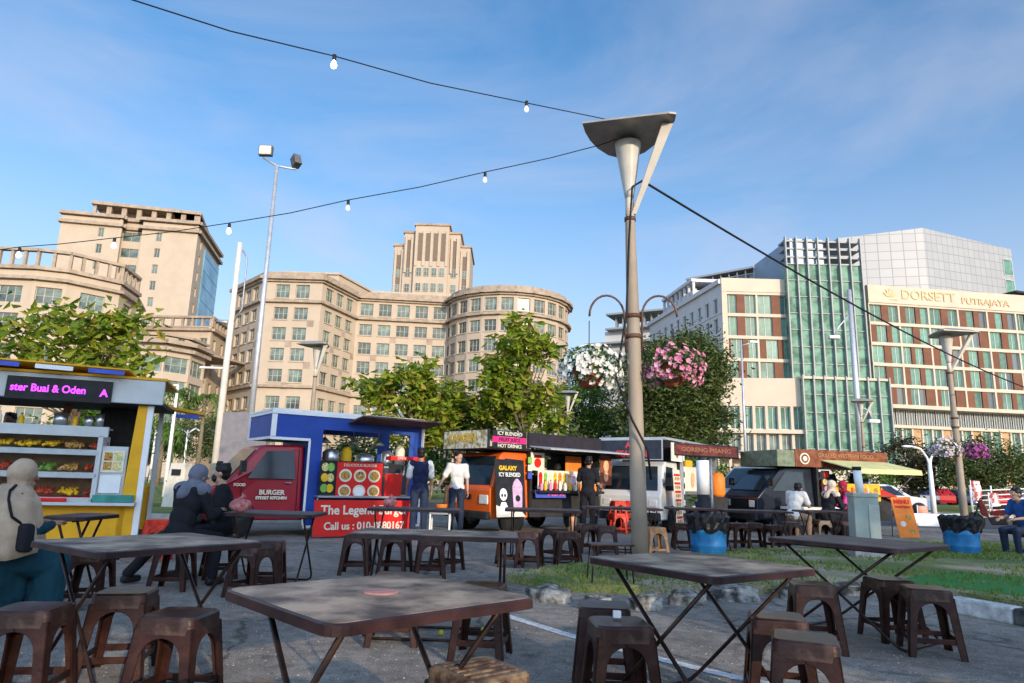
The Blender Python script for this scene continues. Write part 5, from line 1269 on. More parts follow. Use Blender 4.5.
# A-board
p=g(908,538); ab=empty('menu_board_stand',(p.x,p.y,0),R(-12),'orange leaning menu board on the ground right of the yellow stall','sign board')
o=V((0,.1,.50)); up=(-.10,.18,1); q=poster(ab,o,(1,0,.06),up,.46,1.0,ORG,'board',t=.03); m=MB()
for i in range(3): m.m=i%2; m.disc(onp(o,(1,0,0),up,.08*(-1)**i,-.05-.17*i+.05,.018),(1,0,0),up,.07,12,t=(0,-.004,0))
m.build('dish_pictures',[PRF,CREAM],q)
text('lettering','MENU',.13,RED,q,onp(o,(1,0,0),up,0,.38,.02),(1,0,0),up,bold=.008); text('lettering','WESTERN',.08,RED,q,onp(o,(1,0,0),up,0,.25,.02),(1,0,0),up,bold=.003)
m=MB(); m.tube([(.18,.2,.9),(.2,.5,0)],.015,6); m.tube([(-.25,.2,.9),(-.2,.5,0)],.015,6); m.build('back_leg',GREYM,ab)
# ---------- 6. parked cars
def car(px,Y,rz,label,paint,s=1.0,name='parked_car',z0=0,group='cars parked beyond the road'):
    prof=[(-2.1,.28),(1.95,.28),(2.1,.42),(2.08,.68),(1.9,.80),(1.05,.92),(.35,1.38),(.1,1.44),(-1.0,1.44),(-1.35,1.36),(-1.95,.95),(-2.12,.88),(-2.15,.5)]
    r_=van((xat(px,Y,.7),Y,z0),rz,label,paint,prof,1.7,.88,.22,((1.02,.95),(.40,1.355),.70,.56),[[(.80,.93),(-.35,.93),(-.35,1.35),(.22,1.36)],[(-.42,.93),(-1.55,.93),(-1.1,1.34),(-.42,1.35)]],[(2.06,.66,.62,.34,.14)],[1.35,-1.3],cat='car',name=name,bump=(2.06,.26,.42,BLACK),group=group)
    return r_
WC=mat('white_car_paint',(.66,.66,.66),.25,var=.03,coat=.15); RC=mat('red_car_paint',(.40,.01,.015),.25,var=.05,coat=.15); SC=mat('silver_car_paint',(.38,.39,.40),.25,.6,var=.05,coat=.4); BC=mat('navy_car_paint',(.02,.03,.07),.25,var=.05,coat=.15)
c0=car(882,34,R(-14),'white car parked nose to the right beyond the orange menu board',WC,group='cars near the stalls')
for i,(px,pt,lb) in enumerate([(934,RC,'red car, leftmost in the far car park'),(952,BC,'dark blue car right of the leftmost red car in the far car park'),(971,WC,'white car in the far car park behind the leaning lamp post'),(990,RC,'red car right of the leaning lamp post in the far car park'),(1008,SC,'silver car in the far car park near the right edge'),(1023,WC,'white car cut by the right edge in the far car park'),(915,BC,'dark car at the left end of the far car park row')]):
    car(px,60+ (i%3)*1.5,R([80,96,88,92,85,90,90][i]),lb,pt)
# low white barrier, flags, railing, motorbike
tag(MB().box(xat(906,23.6,.3),xat(965,23.6,.3),23.6,23.85,0,.42).build('low_wall',WHITE,bevel=.03),'low white painted wall beyond the white car at right','wall')
rl=empty('railing',(xat(972,32,.5),32,0),R(3),'white metal railing of thin sloping bars behind the leaning lamp post','railing')
for k in range(5): m=MB(); m.tube([(0,k*.0,.35+k*.22),(3.0,0,.55+k*.22)],.03,6); m.build('rail',WHITE,rl)
for x in (0,1.0,2.0,3.0): m=MB(); m.tube([(x,0,0),(x,0,1.5)],.035,6); m.build('post',WHITE,rl)
def flag(px,py,Y,m1,label):
    p=at(px,py,Y); r_=empty('feather_flag',(p.x,p.y,0),0,label,'flag','small flags by the road'); m=MB(); m.tube([(0,0,0),(0,0,p.z)],.02,6); m.build('pole',WHITE,r_)
    m=MB(); N=8; vs=[]
    for i in range(N+1):
        for j in (0,1): vs.append((j*.42+.03,.05*math.sin(i*.9+j*1.5),p.z-.03-i*.13))
    m.add(vs,[(2*i,2*i+1,2*i+3,2*i+2) for i in range(N)],True); q=m.build('cloth',m1,r_); s=q.modifiers.new('thick','SOLIDIFY'); s.thickness=.006
FL1=mat('flag_red_white',(.62,.12,.10),.7,var=.3,scale=4,c2=(.78,.72,.7),lo=.45,hi=.55)
flag(970,480,31,FL1,'red and white flag right of the leaning lamp post'); flag(988,492,30,FL1,'red and white flag nearer the motorbike'); flag(917,505,30,mat('flag_orange',(.7,.3,.2),.7,var=.2),'tiny orange flag on the grass beyond the white car')
# motorbike
p=g(1000,533); mc=empty('motorcycle',(p.x,p.y,0),R(150),'dark red and black motorcycle parked behind the man in the blue shirt','motorcycle')
for x in(-.62,.62): m=MB(); m.lathe([(.20,-.05),(.27,-.05),(.29,-.02),(.29,.02),(.27,.05),(.20,.05)],20,(x,0,.29),(0,1,0)); m.build('wheel',RUB,mc)
DMR=mat('dark_motorbike_red',(.09,.012,.012),.35,var=.2)
m=MB(); m.prism([(.22,.42),(.42,.50),(.48,.90),(.36,.96),(.26,.70)],lambda x,z:.11); m.build('fairing',DMR,mc,bevel=.02)
m=MB(); m.prism([(-.70,.62),(-.10,.50),(.20,.50),(.18,.62),(-.2,.68),(-.72,.74)],lambda x,z:.10); m.build('body',DMR,mc,bevel=.02)
m=MB(); m.prism([(-.22,.24),(.18,.22),(.26,.44),(-.18,.50)],lambda x,z:.12); m.build('engine',BLACK,mc,bevel=.02)
m=MB(); m.prism([(-.72,.74),(.12,.68),(.1,.76),(-.2,.80),(-.7,.87)],lambda x,z:.13); m.build('saddle',BLACK,mc,bevel=.02)
m=MB(); m.tube([(.62,.06,.29),(.42,.06,.95)],.025,6); m.tube([(.62,-.06,.29),(.42,-.06,.95)],.025,6); m.tube([(.34,-.34,1.0),(.42,0,.98),(.34,.34,1.0)],.018,6); m.build('fork',BLACK,mc)
m=MB(); m.ell((.52,0,.86),(.07,.10,.09)); m.build('headlight',CHROME,mc)
# ---------- 7. yellow kiosk at left
KY=mat('kiosk_yellow',(.72,.37,.015),.5,var=.1,scale=3); KW_=mat('kiosk_white',(.50,.52,.50),.5,var=.08,scale=3)
kx=xat(146,9.8,1); kk=empty('food_kiosk',(kx,9.8,0),R(20),'yellow and white fried snack kiosk with purple lit sign board at the left edge','food kiosk')
m=MB(); m.box(-3.6,-.06,.02,1.4,.14,.24); m.build('floor',DARK,kk)
m=MB(); m.box(-3.6,-.22,0,.04,.20,.66); m.box(-3.6,-.06,1.36,1.40,.2,.9); m.build('front_panel',KY,kk)
m=MB(); m.box(-3.6,-.1,-.01,.05,.155,.195); m.build('bottom_trim',BLACK,kk)
m=MB(); m.slab([(-.30,.0,.15),(-.10,.0,.15),(-.10,.0,2.05),(-.22,.0,2.05)],(0,.05,0)); m.build('yellow_pillar',KY,kk)
m=MB(); m.box(-.098,-.02,-.01,.06,.12,2.06); m.build('white_pillar',WHITE,kk)
m=MB(); m.box(-.1,-.04,1.3,1.36,.14,2.06); m.build('rear_pillar',KW_,kk)
m=MB(); m.box(-3.6,.10,-.12,-.04,2.06,2.40); m.build('fascia',KW_,kk,bevel=.01)
m=MB(); m.box(-3.6,.12,-.13,1.45,2.405,2.44); m.build('roof',KY,kk)
m=MB(); m.box(-3.6,.1,-.03,1.4,2.05,2.10); m.build('ceiling',DARK,kk)
so=V((-1.17,-.15,2.19)); p=poster(kk,so,(1,0,0),Z,1.24,.30,BLACK,'led_sign',t=.05)
PUR=mat('led_purple',(.62,.06,.95),.5,var=0,emit=1.1)
text('led_lettering','ster Buai & Oden',.142,PUR,p,onp(so,(1,0,0),Z,-.13,.0,.027),(1,0,0),Z,depth=.002,bold=.003,sx=.88)
text('led_lettering','A',.14,PUR,p,onp(so,(1,0,0),Z,.53,-.02,.027),(1,0,0),Z,depth=.002,bold=.004)
# raised upper banner strip and rear flap
m=MB(); m.slab([(-3.6,-.3,2.56),(-.35,-.3,2.50),(-.30,.4,2.44),(-3.6,.4,2.46)],(0,0,.02)); q=m.build('upper_awning',KY,kk)
m=MB(); 
for i in range(5): x=-3.1+.62*i; m.m=i%2; m.obox((x,-.315,2.512-(.06/3.3)*(x+3.6)*1.0),(.22,0,-.004),(0,.008,0),(0,0,.03))
m.build('banner_print',[BLUEM,WHITE],q)
m=MB(); m.slab([(.05,1.2,2.12),(.55,1.2,2.05),(.55,1.7,2.05),(.05,1.7,2.12)],(0,0,.04)); m.build('side_flap',KY,kk)
m=MB(); m.box(.15,.5,1.16,1.19,1.98,2.04); m.build('side_flap_print',BLUEM,kk)
# display shelves with food
sh=MB()
for z,y0 in((1.36,.02),(1.05,.0),(.72,-.12)): sh.box(-3.6,-.62,y0,.5,z-.02,z+.02)
sh.box(-3.6,-.55,.0,.06,1.58,1.72); sh.box(-.66,-.60,0,.5,.74,1.6); sh.box(-.62,-.28,.05,.09,.66,1.46); sh.box(-3.6,-.08,-.2,0.04,.66,.70)
sh.build('shelf',KW_,kk)
MB().box(-3.6,-.66,.50,.53,.70,1.60).build('shelf_back',mat('shelf_back_tan',(.30,.22,.14),.7,var=.2),kk)
m=MB(); 
for z in (1.40,1.09,.76): m.box(-3.6,-.64,-.005 if z>1 else -.13,.003 if z>1 else -.122,z-.075,z+.0)
m.build('shelf_edge',mat('shelf_edge_grey',(.42,.45,.44),.5,var=.1),kk)
rr=random.Random(12); fc=[FOOD,YEL,mat('golden_snack',(.6,.34,.09),.6,var=.4,scale=30),mat('red_sausage',(.42,.06,.03),.45,var=.3,scale=20),CREAM,mat('green_snack',(.16,.3,.05),.6,var=.3)]
for z in(1.38,1.07,.74):
    x=-3.4
    while x<-.75:
        w=rr.uniform(.22,.3); tr_=MB(); tr_.m=0; tr_.box(x,x+w,.06,.4,z,z+.02); tr_.m=1
        for k in range(34): yy_=rr.uniform(.08,.38); tr_.ell((x+rr.uniform(.03,w-.03),yy_,z+.03+rr.uniform(0,.03)+yy_*.22),(rr.uniform(.02,.035),rr.uniform(.015,.03),rr.uniform(.015,.028)),n=6,m=4)
        tr_.build('food_tray',[WHITE if z>.8 else RED,rr.choice(fc[:4] if rr.random()<.8 else fc)],kk); x+=w+.03
o=V((-3.6+1.42,-.02,1.68)); p=poster(kk,o,(1,0,0),Z,.34,.2,YEL,'price_card'); m=MB(); m.disc(onp(o,(1,0,0),Z,-.08,0,.008),(1,0,0),Z,.06,8,t=(0,-.003,0)); m.disc(onp(o,(1,0,0),Z,.08,-.03,.008),(1,0,0),Z,.05,8,t=(0,-.003,0)); m.build('picture',RED,p)
o=V((-.45,.04,1.25)); p=poster(kk,o,(1,0,0),Z,.28,.30,CREAM,'snack_poster'); m=MB()
for i in range(4): m.m=i%2; m.obox(onp(o,(1,0,0),Z,-.06+.12*(i%2),.07-.13*(i//2),.009),(.05,0,0),(0,.003,0),(0,0,.055))
m.build('picture',[PRF,PRD],p)
MB().box(-.58,-.32,.03,.10,.82,1.06).build('white_panel',WHITE,kk)
MB().box(-.6,-.12,-.18,.0,.702,.80).build('green_trays',mat('teal_trays',(.05,.25,.2),.5,var=.2),kk,bevel=.01)
m=MB(); m.box(-3.6,-.9,-.19,-.03,.702,.75); m.build('red_trays',RED,kk,bevel=.01)
for x,r_,h in((-1.2,.09,.18),(-.85,.06,.16),(-.72,.05,.2),(-2.6,.1,.12)): m=MB(); m.lathe([(r_,0),(r_,h),(r_*.8,h)],14,(x,.25,1.72)); m.build('pot',STEEL,kk)
MB().box(-3.6,-.6,.05,.6,1.70,1.72).build('top_shelf',KW_,kk)
m=MB(); m.box(-.85,-.32,.9,1.3,.3,2.04); m.build('dark_cupboard',DARK,kk)
m=MB(); m.slab([(-1.36,.7,1.72),(-1.26,.7,1.72),(-1.18,.7,2.05),(-1.28,.7,2.05)],(0,.04,0)); m.build('wood_brace',mat('brace_wood',(.22,.08,.04),.6,var=.2),kk)
m=MB(); m.box(-2.85,-2.5,.55,.9,1.72,1.95); m.build('box_on_shelf',BROWNM,kk,bevel=.02)

# small bottles and jars standing on two of the counters
def counter_bottles(loc,rz,xs,y,z,label,group,seed):
    rr=random.Random(seed); M=Matrix.Translation(V(loc))@Matrix.Rotation(rz,4,'Z')
    for x in xs:
        p=M@V((x+rr.uniform(-.02,.02),y+rr.uniform(-.05,.05),z)); h=rr.uniform(.14,.26); r_=rr.uniform(.028,.042)
        b=empty('bottle',tuple(p),0,label,'bottle',group)
        m=MB(); m.lathe([(r_*.95,0),(r_,.01),(r_,h*.6),(r_*.4,h*.8),(r_*.38,h*.88)],10); m.build('body',rr.choice([RED,YEL,GREENM,CREAM,ORG,PINKM,WHITE]),b)
        m=MB(); m.lathe([(r_*.45,h*.881),(r_*.45,h),(.002,h+.002)],10); m.build('cap',rr.choice([RED,WHITE,BLACK]),b)
counter_bottles(tuple(ot.location),a2,[-1.25-.16*i for i in range(12)],1.05,.942,'small sauce bottle in the row on the drinks truck counter','bottles on the drinks truck counter',3)
counter_bottles(tuple(dv.location),a5,[-2.05-.17*i for i in range(11)],.84+.12,1.032,'small sauce bottle in the row on the yellow stall counter','bottles on the yellow stall counter',4)
counter_bottles(tuple(kk.location),R(20),[-3.3,-3.1,-2.2,-1.9,-1.65,-1.0],.2,1.722,'small jar on the top shelf of the yellow kiosk','jars on the yellow kiosk top shelf',5)
# ================================================================= TREES
BARK=mat('bark',(.10,.075,.05),.9,var=.35,scale=9,bump=.6); BARKG=mat('bark_pale',(.17,.135,.09),.9,var=.3,scale=8,bump=.5)
LBR=leafmat('bright_leaves',[(.10,.18,.015),(.17,.26,.02),(.28,.36,.03),(.42,.42,.045),(.15,.23,.02),(.46,.34,.06)],.5,.4)
LMD=leafmat('mid_green_leaves',[(.045,.11,.014),(.08,.16,.02),(.13,.22,.028),(.06,.13,.016)],.35)
LDK=leafmat('dark_leaves',[(.04,.075,.016),(.075,.115,.025),(.12,.15,.038),(.055,.09,.02),(.17,.16,.06)],.25)
LRD=leafmat('dusty_leaves',[(.03,.038,.014),(.05,.055,.018),(.08,.075,.03),(.04,.04,.018)],.2)
HEDG=leafmat('hedge_leaves',[(.10,.14,.015),(.17,.20,.02),(.26,.25,.04),(.12,.14,.015)],.3)
def leafquad(mb,p,s,rr,droop=.4,wide=.5,fold=.12):
    a=rr.uniform(0,6.28); d=V((math.cos(a),math.sin(a),rr.uniform(-.9,.6)-droop*.5)).normalized(); n=V((rr.gauss(0,.6),rr.gauss(0,.6),1)).normalized()
    w=d.cross(n); 
    if w.length<.1: w=V((1,0,0))
    w.normalize(); n=w.cross(d)
    a0=p; b=p+d*s*.55+w*s*wide*.5-n*s*fold; c=p+d*s; e=p+d*s*.55-w*s*wide*.5-n*s*fold; m_=p+d*s*.5+n*s*.03
    mb.add([a0,b,c,e,m_],[(0,1,4),(1,2,4),(2,3,4),(3,0,4)])
def tree(name,label,x,y,crown,nclump,nleaf,ls,lm,bark=BARK,seed=1,tr=.12,group=None,wide=.5,droop=.5,cs=.42,z0=0,stem_top=None,cat='tree',limbs=True,fn=None):
    # crown: list of (dx,dy,cz,rx,ry,rz) ellipsoids
    rr=random.Random(seed); root=empty(name,(x,y,z0),0,label,cat,group)
    clumps=[]
    vol=[c[3]*c[4]*c[5] for c in crown]; tot=sum(vol)
    for c,v in zip(crown,vol):
        for i in range(max(3,int(nclump*v/tot))):
            while 1:
                q=V((rr.uniform(-1,1),rr.uniform(-1,1),rr.uniform(-1,1)))
                if .25<q.length<1: break
            if rr.random()<.6: q=q.normalized()*rr.uniform(.75,1.05)
            clumps.append(V((c[0]+q.x*c[3],c[1]+q.y*c[4],c[2]+q.z*c[5])))
    t=MB(); lo=min(c[2]-c[5] for c in crown); hi=max(c[2]+c[5]*.6 for c in crown) if stem_top is None else stem_top
    tp=[(0,0,0),(rr.gauss(0,.05),rr.gauss(0,.05),lo*.6),(rr.gauss(0,.1),rr.gauss(0,.1),(lo+hi)/2),(rr.gauss(0,.12),rr.gauss(0,.12),hi)]
    t.tube(tp,[tr*1.25,tr,tr*.6,tr*.12],8); t.build('trunk',bark,root)
    if limbs:
        b=MB()
        for c in clumps[:int(len(clumps)*.7)]:
            k=min(.95,max(.05,(c.z-lo*.7)/(hi+.01)*.8)); z=lo*.6+(hi-lo*.6)*k*.8; z=min(z,c.z-.05*abs(c.x)-.1); z=max(z,lo*.5)
            s=V((0,0,z)); mid=s.lerp(c,.55)+V((0,0,-.05*(c-s).length)); b.tube([s,mid,c],[tr*.28,tr*.16,tr*.05],5,cap=False)
        b.build('branches',bark,root)
    L=MB()
    for c in clumps:
        n=int(nleaf/len(clumps)*rr.uniform(.6,1.4)); R_=cs*rr.uniform(.6,1.3)
        for i in range(n):
            q=V((rr.gauss(0,.5),rr.gauss(0,.5),rr.gauss(0,.36)))*R_; leafquad(L,c+q,ls*rr.uniform(.6,1.25),rr,droop,wide)
    L.build('crown',lm,root)
    return root
def treeat(name,label,pxs,Y,dz,n,nl,ls,lm,**k):
    # pxs: list of (px,py,rpx,rpy[,dy]) crown lumps at depth Y ; base on ground
    x0=xat(k.pop('bx',pxs[0][0]),Y,.5); cr=[]
    for q in pxs:
        dy=q[4] if len(q)>4 else 0; p=at(q[0],q[1],Y+dy); sc_=Y/680; cr.append((p.x-x0,dy,p.z,q[2]*sc_,min(q[2],max(q[3],20))*sc_*.9,q[3]*sc_))
    return tree(name,label,x0,Y,cr,n,nl,ls,lm,**k)
# bright large leafed young trees
treeat('broadleaf_tree','young broad leafed tree with large bright leaves behind the yellow kiosk',[(60,345,62,34),(108,338,34,28),(20,360,40,30),(118,312,16,14),(90,370,60,26),(45,312,10,8)],14.5,0,44,1500,.30,LBR,seed=3,tr=.10,cs=.55,group='bright leafed young trees',bx=62)
treeat('broadleaf_tree','tall bright leafed tree with visible pale stem above the drinks truck',[(522,348,24,26),(516,322,12,10),(500,368,16,14),(543,352,12,12),(512,398,34,26),(545,405,20,24),(486,402,16,16)],21,0,70,2300,.34,LBR,seed=5,tr=.12,cs=.40,group='bright leafed young trees',bx=523,bark=BARKG)
treeat('broadleaf_tree','bushy bright leafed tree left of the tall one, behind the blue box truck',[(400,388,34,24),(368,384,18,16),(418,368,14,12),(436,400,26,26),(405,422,46,20)],21.5,0,60,2300,.33,LBR,seed=6,tr=.11,cs=.42,group='bright leafed young trees',bx=410)
treeat('broadleaf_tree','smaller bright leafed tree between the bushy one and the tall one',[(452,396,20,16),(462,420,32,22),(440,425,28,18)],22.5,0,42,1700,.33,LBR,seed=8,tr=.1,cs=.45,group='bright leafed young trees',bx=456)
treeat('round_tree','dense mid green round tree right of the tall bright tree',[(590,408,32,28),(572,400,18,18),(600,432,34,24)],40,0,90,9000,.22,LMD,seed=9,tr=.2,cs=.8,bx=588)
treeat('dark_tree','large dark dense tree behind the pink flower basket',[(674,385,46,46),(650,375,20,28),(700,378,26,42),(674,352,28,14),(674,425,52,30)],36,0,170,42000,.26,LDK,seed=10,tr=.3,cs=.95,bx=668,limbs=False)
treeat('dark_tree','dark dusty tree right of the wooden roofed van',[(912,462,26,22),(932,472,24,18),(900,478,18,16)],42,0,60,5200,.24,LRD,seed=11,tr=.2,cs=.8,bx=915,group='dark trees before the hotel')
treeat('dark_tree','dark tree behind the leaning lamp post at right',[(985,462,30,26),(1005,468,24,24),(962,472,22,22)],40,0,70,6000,.24,LDK,seed=12,tr=.22,cs=.8,bx=985,group='dark trees before the hotel')
treeat('dark_tree','dark tree cut by the right edge of the frame before the hotel',[(1040,472,24,20)],44,0,30,2600,.26,LRD,seed=13,tr=.22,cs=.8,group='dark trees before the hotel')
# behind the stalls
for i,(px,py,w,h,Y,lb) in enumerate([(352,470,36,20,27,'dark bush behind the service opening of the blue box truck'),(445,455,30,26,26,'dark bush behind the man in white and the orange cab'),(560,455,40,26,30,'dark bush behind the drinks truck opening'),(700,470,34,24,30,'dark bush behind the open snack van'),(775,482,30,14,40,'low dark bush left of the wooden roofed van'),(850,478,40,16,40,'low dark bush behind the yellow stall opening'),(385,450,40,20,28,'dark bush right of the service opening, behind the awning')]):
    treeat('bush',lb,[(px,py,w,h)],Y,0,22,2400,.22,LMD if i%2 else LDK,seed=20+i,tr=.06,cs=.6,limbs=False,group='bushes behind the stalls',cat='bush')
# palms and dark trees beyond left lawn
def palm(px,py,Y,label,seed):
    rr=random.Random(seed); p=at(px,py,Y); root=empty('palm_tree',(p.x,p.y,0),0,label,'palm tree','palms beyond the left lawn'); m=MB(); m.tube([(0,0,0),(.05,0,p.z*.5),(0,0,p.z)],[.2,.16,.12],8); m.build('trunk',BARKG,root); L=MB()
    for i in range(26):
        a=rr.uniform(0,6.28); el=rr.uniform(-.3,1.2); ln=rr.uniform(1.6,2.3); d=V((math.cos(a),math.sin(a),0)); w=V((-d.y,d.x,0))
        pts=[V((0,0,p.z))+d*(ln*t*math.cos(el*.6))+V((0,0,ln*(math.sin(el)*t-1.1*t*t))) for t in [k/7 for k in range(8)]]
        for k in range(1,7):
            for s in(-1,1):
                q=pts[k]; e=q+w*s*.45*(1-abs(k/7-.45))+ (pts[k+1]-q)*.9+V((0,0,-.22)); L.add([q,q+(pts[k+1]-q)*.45,e],[(0,1,2)])
        L.tube(pts,.02,4,cap=False)
    L.build('crown',LMD,root)
palm(178,392,52,'palm tree whose crown shows above the kiosk side flap',1); palm(205,398,54,'palm tree just left of the pale utility pole',2); palm(150,402,56,'palm tree partly hidden by the kiosk roof corner',3); palm(164,425,46,'short palm behind the pale pedestal',4)
for i,(px,py,w,h,Y,lb) in enumerate([(150,438,30,20,64,'dark tree mass beyond the left lawn behind the kiosk pillar'),(195,436,30,20,66,'dark tree mass beyond the left lawn near the utility pole'),(60,440,60,24,60,'dark tree seen through the kiosk opening'),(100,425,26,20,34,'mid green tree seen through the right part of the kiosk opening'),(225,440,20,24,62,'dark tree behind the utility pole and hoarding')]):
    treeat('dark_tree',lb,[(px,py,w,h)],Y,0,30,3600,.34,LDK if i!=3 else LMD,seed=40+i,tr=.2,cs=1.1,limbs=False,group='dark trees beyond the left lawn')
# hedges on lawn
def hedge(px0,px1,Y,h,d,label,seed,m_=HEDG,z0=.1,s=.09):
    rr=random.Random(seed); x0=xat(px0,Y,.5); x1=xat(px1,Y,.5); L=MB(); n=int((x1-x0)*900*h*.8)
    core=MB(); 
    for i in range(n):
        t=rr.random(); x=x0+(x1-x0)*t; e=1+.18*mn.noise(V((x*.9,seed,0))); z=rr.uniform(0,h)*e
        y=Y+ (rr.uniform(-d/2,d/2) if z>h*e*.8 else -d/2+abs(rr.gauss(0,.1)))
        leafquad(L,V((x,y,z0+z)),s*rr.uniform(.7,1.2),rr,.1,.6)
    return tag(L.build('hedge',m_),label,'hedge','clipped hedges on the left lawn')
hedge(118,160,22,.75,1.2,'clipped yellow green hedge left of the pale pedestal',1); hedge(184,232,22.3,.68,1.2,'clipped yellow green hedge right of the pale pedestal',2)
hedge(-60,115,24,.7,1.2,'clipped hedge behind the yellow kiosk',3)
# distant tree line
rr=random.Random(77); L=MB()
for i in range(22000):
    x=rr.uniform(-420,420); y=230+rr.uniform(0,40); hh=9+4*mn.noise(V((x*.03,0,0)))+2*mn.noise(V((x*.15,4,0))); z=rr.uniform(0,1)**.8*hh; leafquad(L,V((x,y,z)),rr.uniform(1.2,2.6),rr,.1,.7)
tag(L.build('distant_trees',LMD),'far line of trees closing the view at the horizon','trees',kind='stuff')
# unseen trees added behind the camera to shade the foreground
def shade(x,y,h,r,seed,label,n=5200):
    return tree('added_shade_tree',label,x,y,[(0,0,h-r*.75,r,r,r*.75),(r*.5,0,h-r*1.1,r*.7,r*.7,r*.5),(-r*.6,0,h-r*1.0,r*.7,r*.7,r*.5)],60,n,.34,LMD,seed=seed,tr=.22,cs=1.0,wide=.7)
# ================================================================= PEOPLE
SKIN=mat('skin_brown',(.36,.19,.12),.5,var=.06,scale=8); SKIN2=mat('skin_light',(.46,.27,.18),.5,var=.06,scale=8)
HAIR=mat('black_hair',(.012,.010,.010),.45,var=.3,scale=30)
def cloth(name,c,var=.18): return mat(name,c,.85,var=var,scale=7,bump=.3,bscale=22)
FOLD={'shirt':(.012,(9,9,5)),'headscarf':(.011,(11,11,6)),'trousers':(.009,(13,13,5)),'skirt':(.016,(11,11,3)),'sleeve':(.007,(14,14,10))}
def fuse(name,mb,m,parent,voxel,smooth=3):
    me=mb.mesh('raw',m); o=bpy.data.objects.new('raw',me); col.objects.link(o)
    r_=o.modifiers.new('r','REMESH'); r_.mode='VOXEL'; r_.voxel_size=voxel; r_.use_smooth_shade=True
    if smooth: s=o.modifiers.new('s','SMOOTH'); s.factor=.5; s.iterations=smooth
    bpy.context.view_layer.update()
    nm=bpy.data.meshes.new_from_object(o.evaluated_get(bpy.context.evaluated_depsgraph_get())); bpy.data.objects.remove(o)
    if name in FOLD:
        am,fq=FOLD[name]; sd_=V((len(mb.v)%17,3.1,0)); ns=[v.normal.copy() for v in nm.vertices]
        for v,n_ in zip(nm.vertices,ns):
            q=V((v.co.x*fq[0],v.co.y*fq[1],v.co.z*fq[2])); v.co+=n_*am*(mn.noise(q+sd_)+.5*mn.noise(q*2.3+sd_))
    nm.name=name; nm.materials.clear(); nm.materials.append(m)
    nm.polygons.foreach_set('use_smooth',[True]*len(nm.polygons))
    ob=bpy.data.objects.new(name,nm); col.objects.link(ob); ob.parent=parent; return ob
def hand(mb,w,d,pn,side,curl=.5,s=1):
    # w wrist, d direction, pn palm normal
    w=V(w); d=V(d).normalized(); pn=V(pn); pn=(pn-d*pn.dot(d)).normalized(); a=d.cross(pn)*side
    for k in(-1.2,-.4,.4,1.2): mb.cap(w+d*.01,w+d*.085*s+a*.020*k,.016*s,.0125*s,8)
    for k,l in zip((-1.5,-.5,.5,1.5),(.062,.075,.08,.066)):
        b=w+d*.09*s+a*.0195*k*s; e1=b+(d*math.cos(curl*.6)+pn*math.sin(curl*.6))*l*.5*s; e2=e1+(d*math.cos(curl*1.5)+pn*math.sin(curl*1.5))*l*.5*s
        mb.cap(b,e1,.0088*s,.008*s,7); mb.cap(e1,e2,.008*s,.0068*s,7)
    b=w+d*.025*s-a*.03*s; e1=b+(d*.7-a*.6+pn*.3).normalized()*.035*s; e2=e1+(d*.9-a*.1+pn*.4).normalized()*.03*s; mb.cap(b,e1,.011*s,.0095*s,7); mb.cap(e1,e2,.0095*s,.008*s,7)
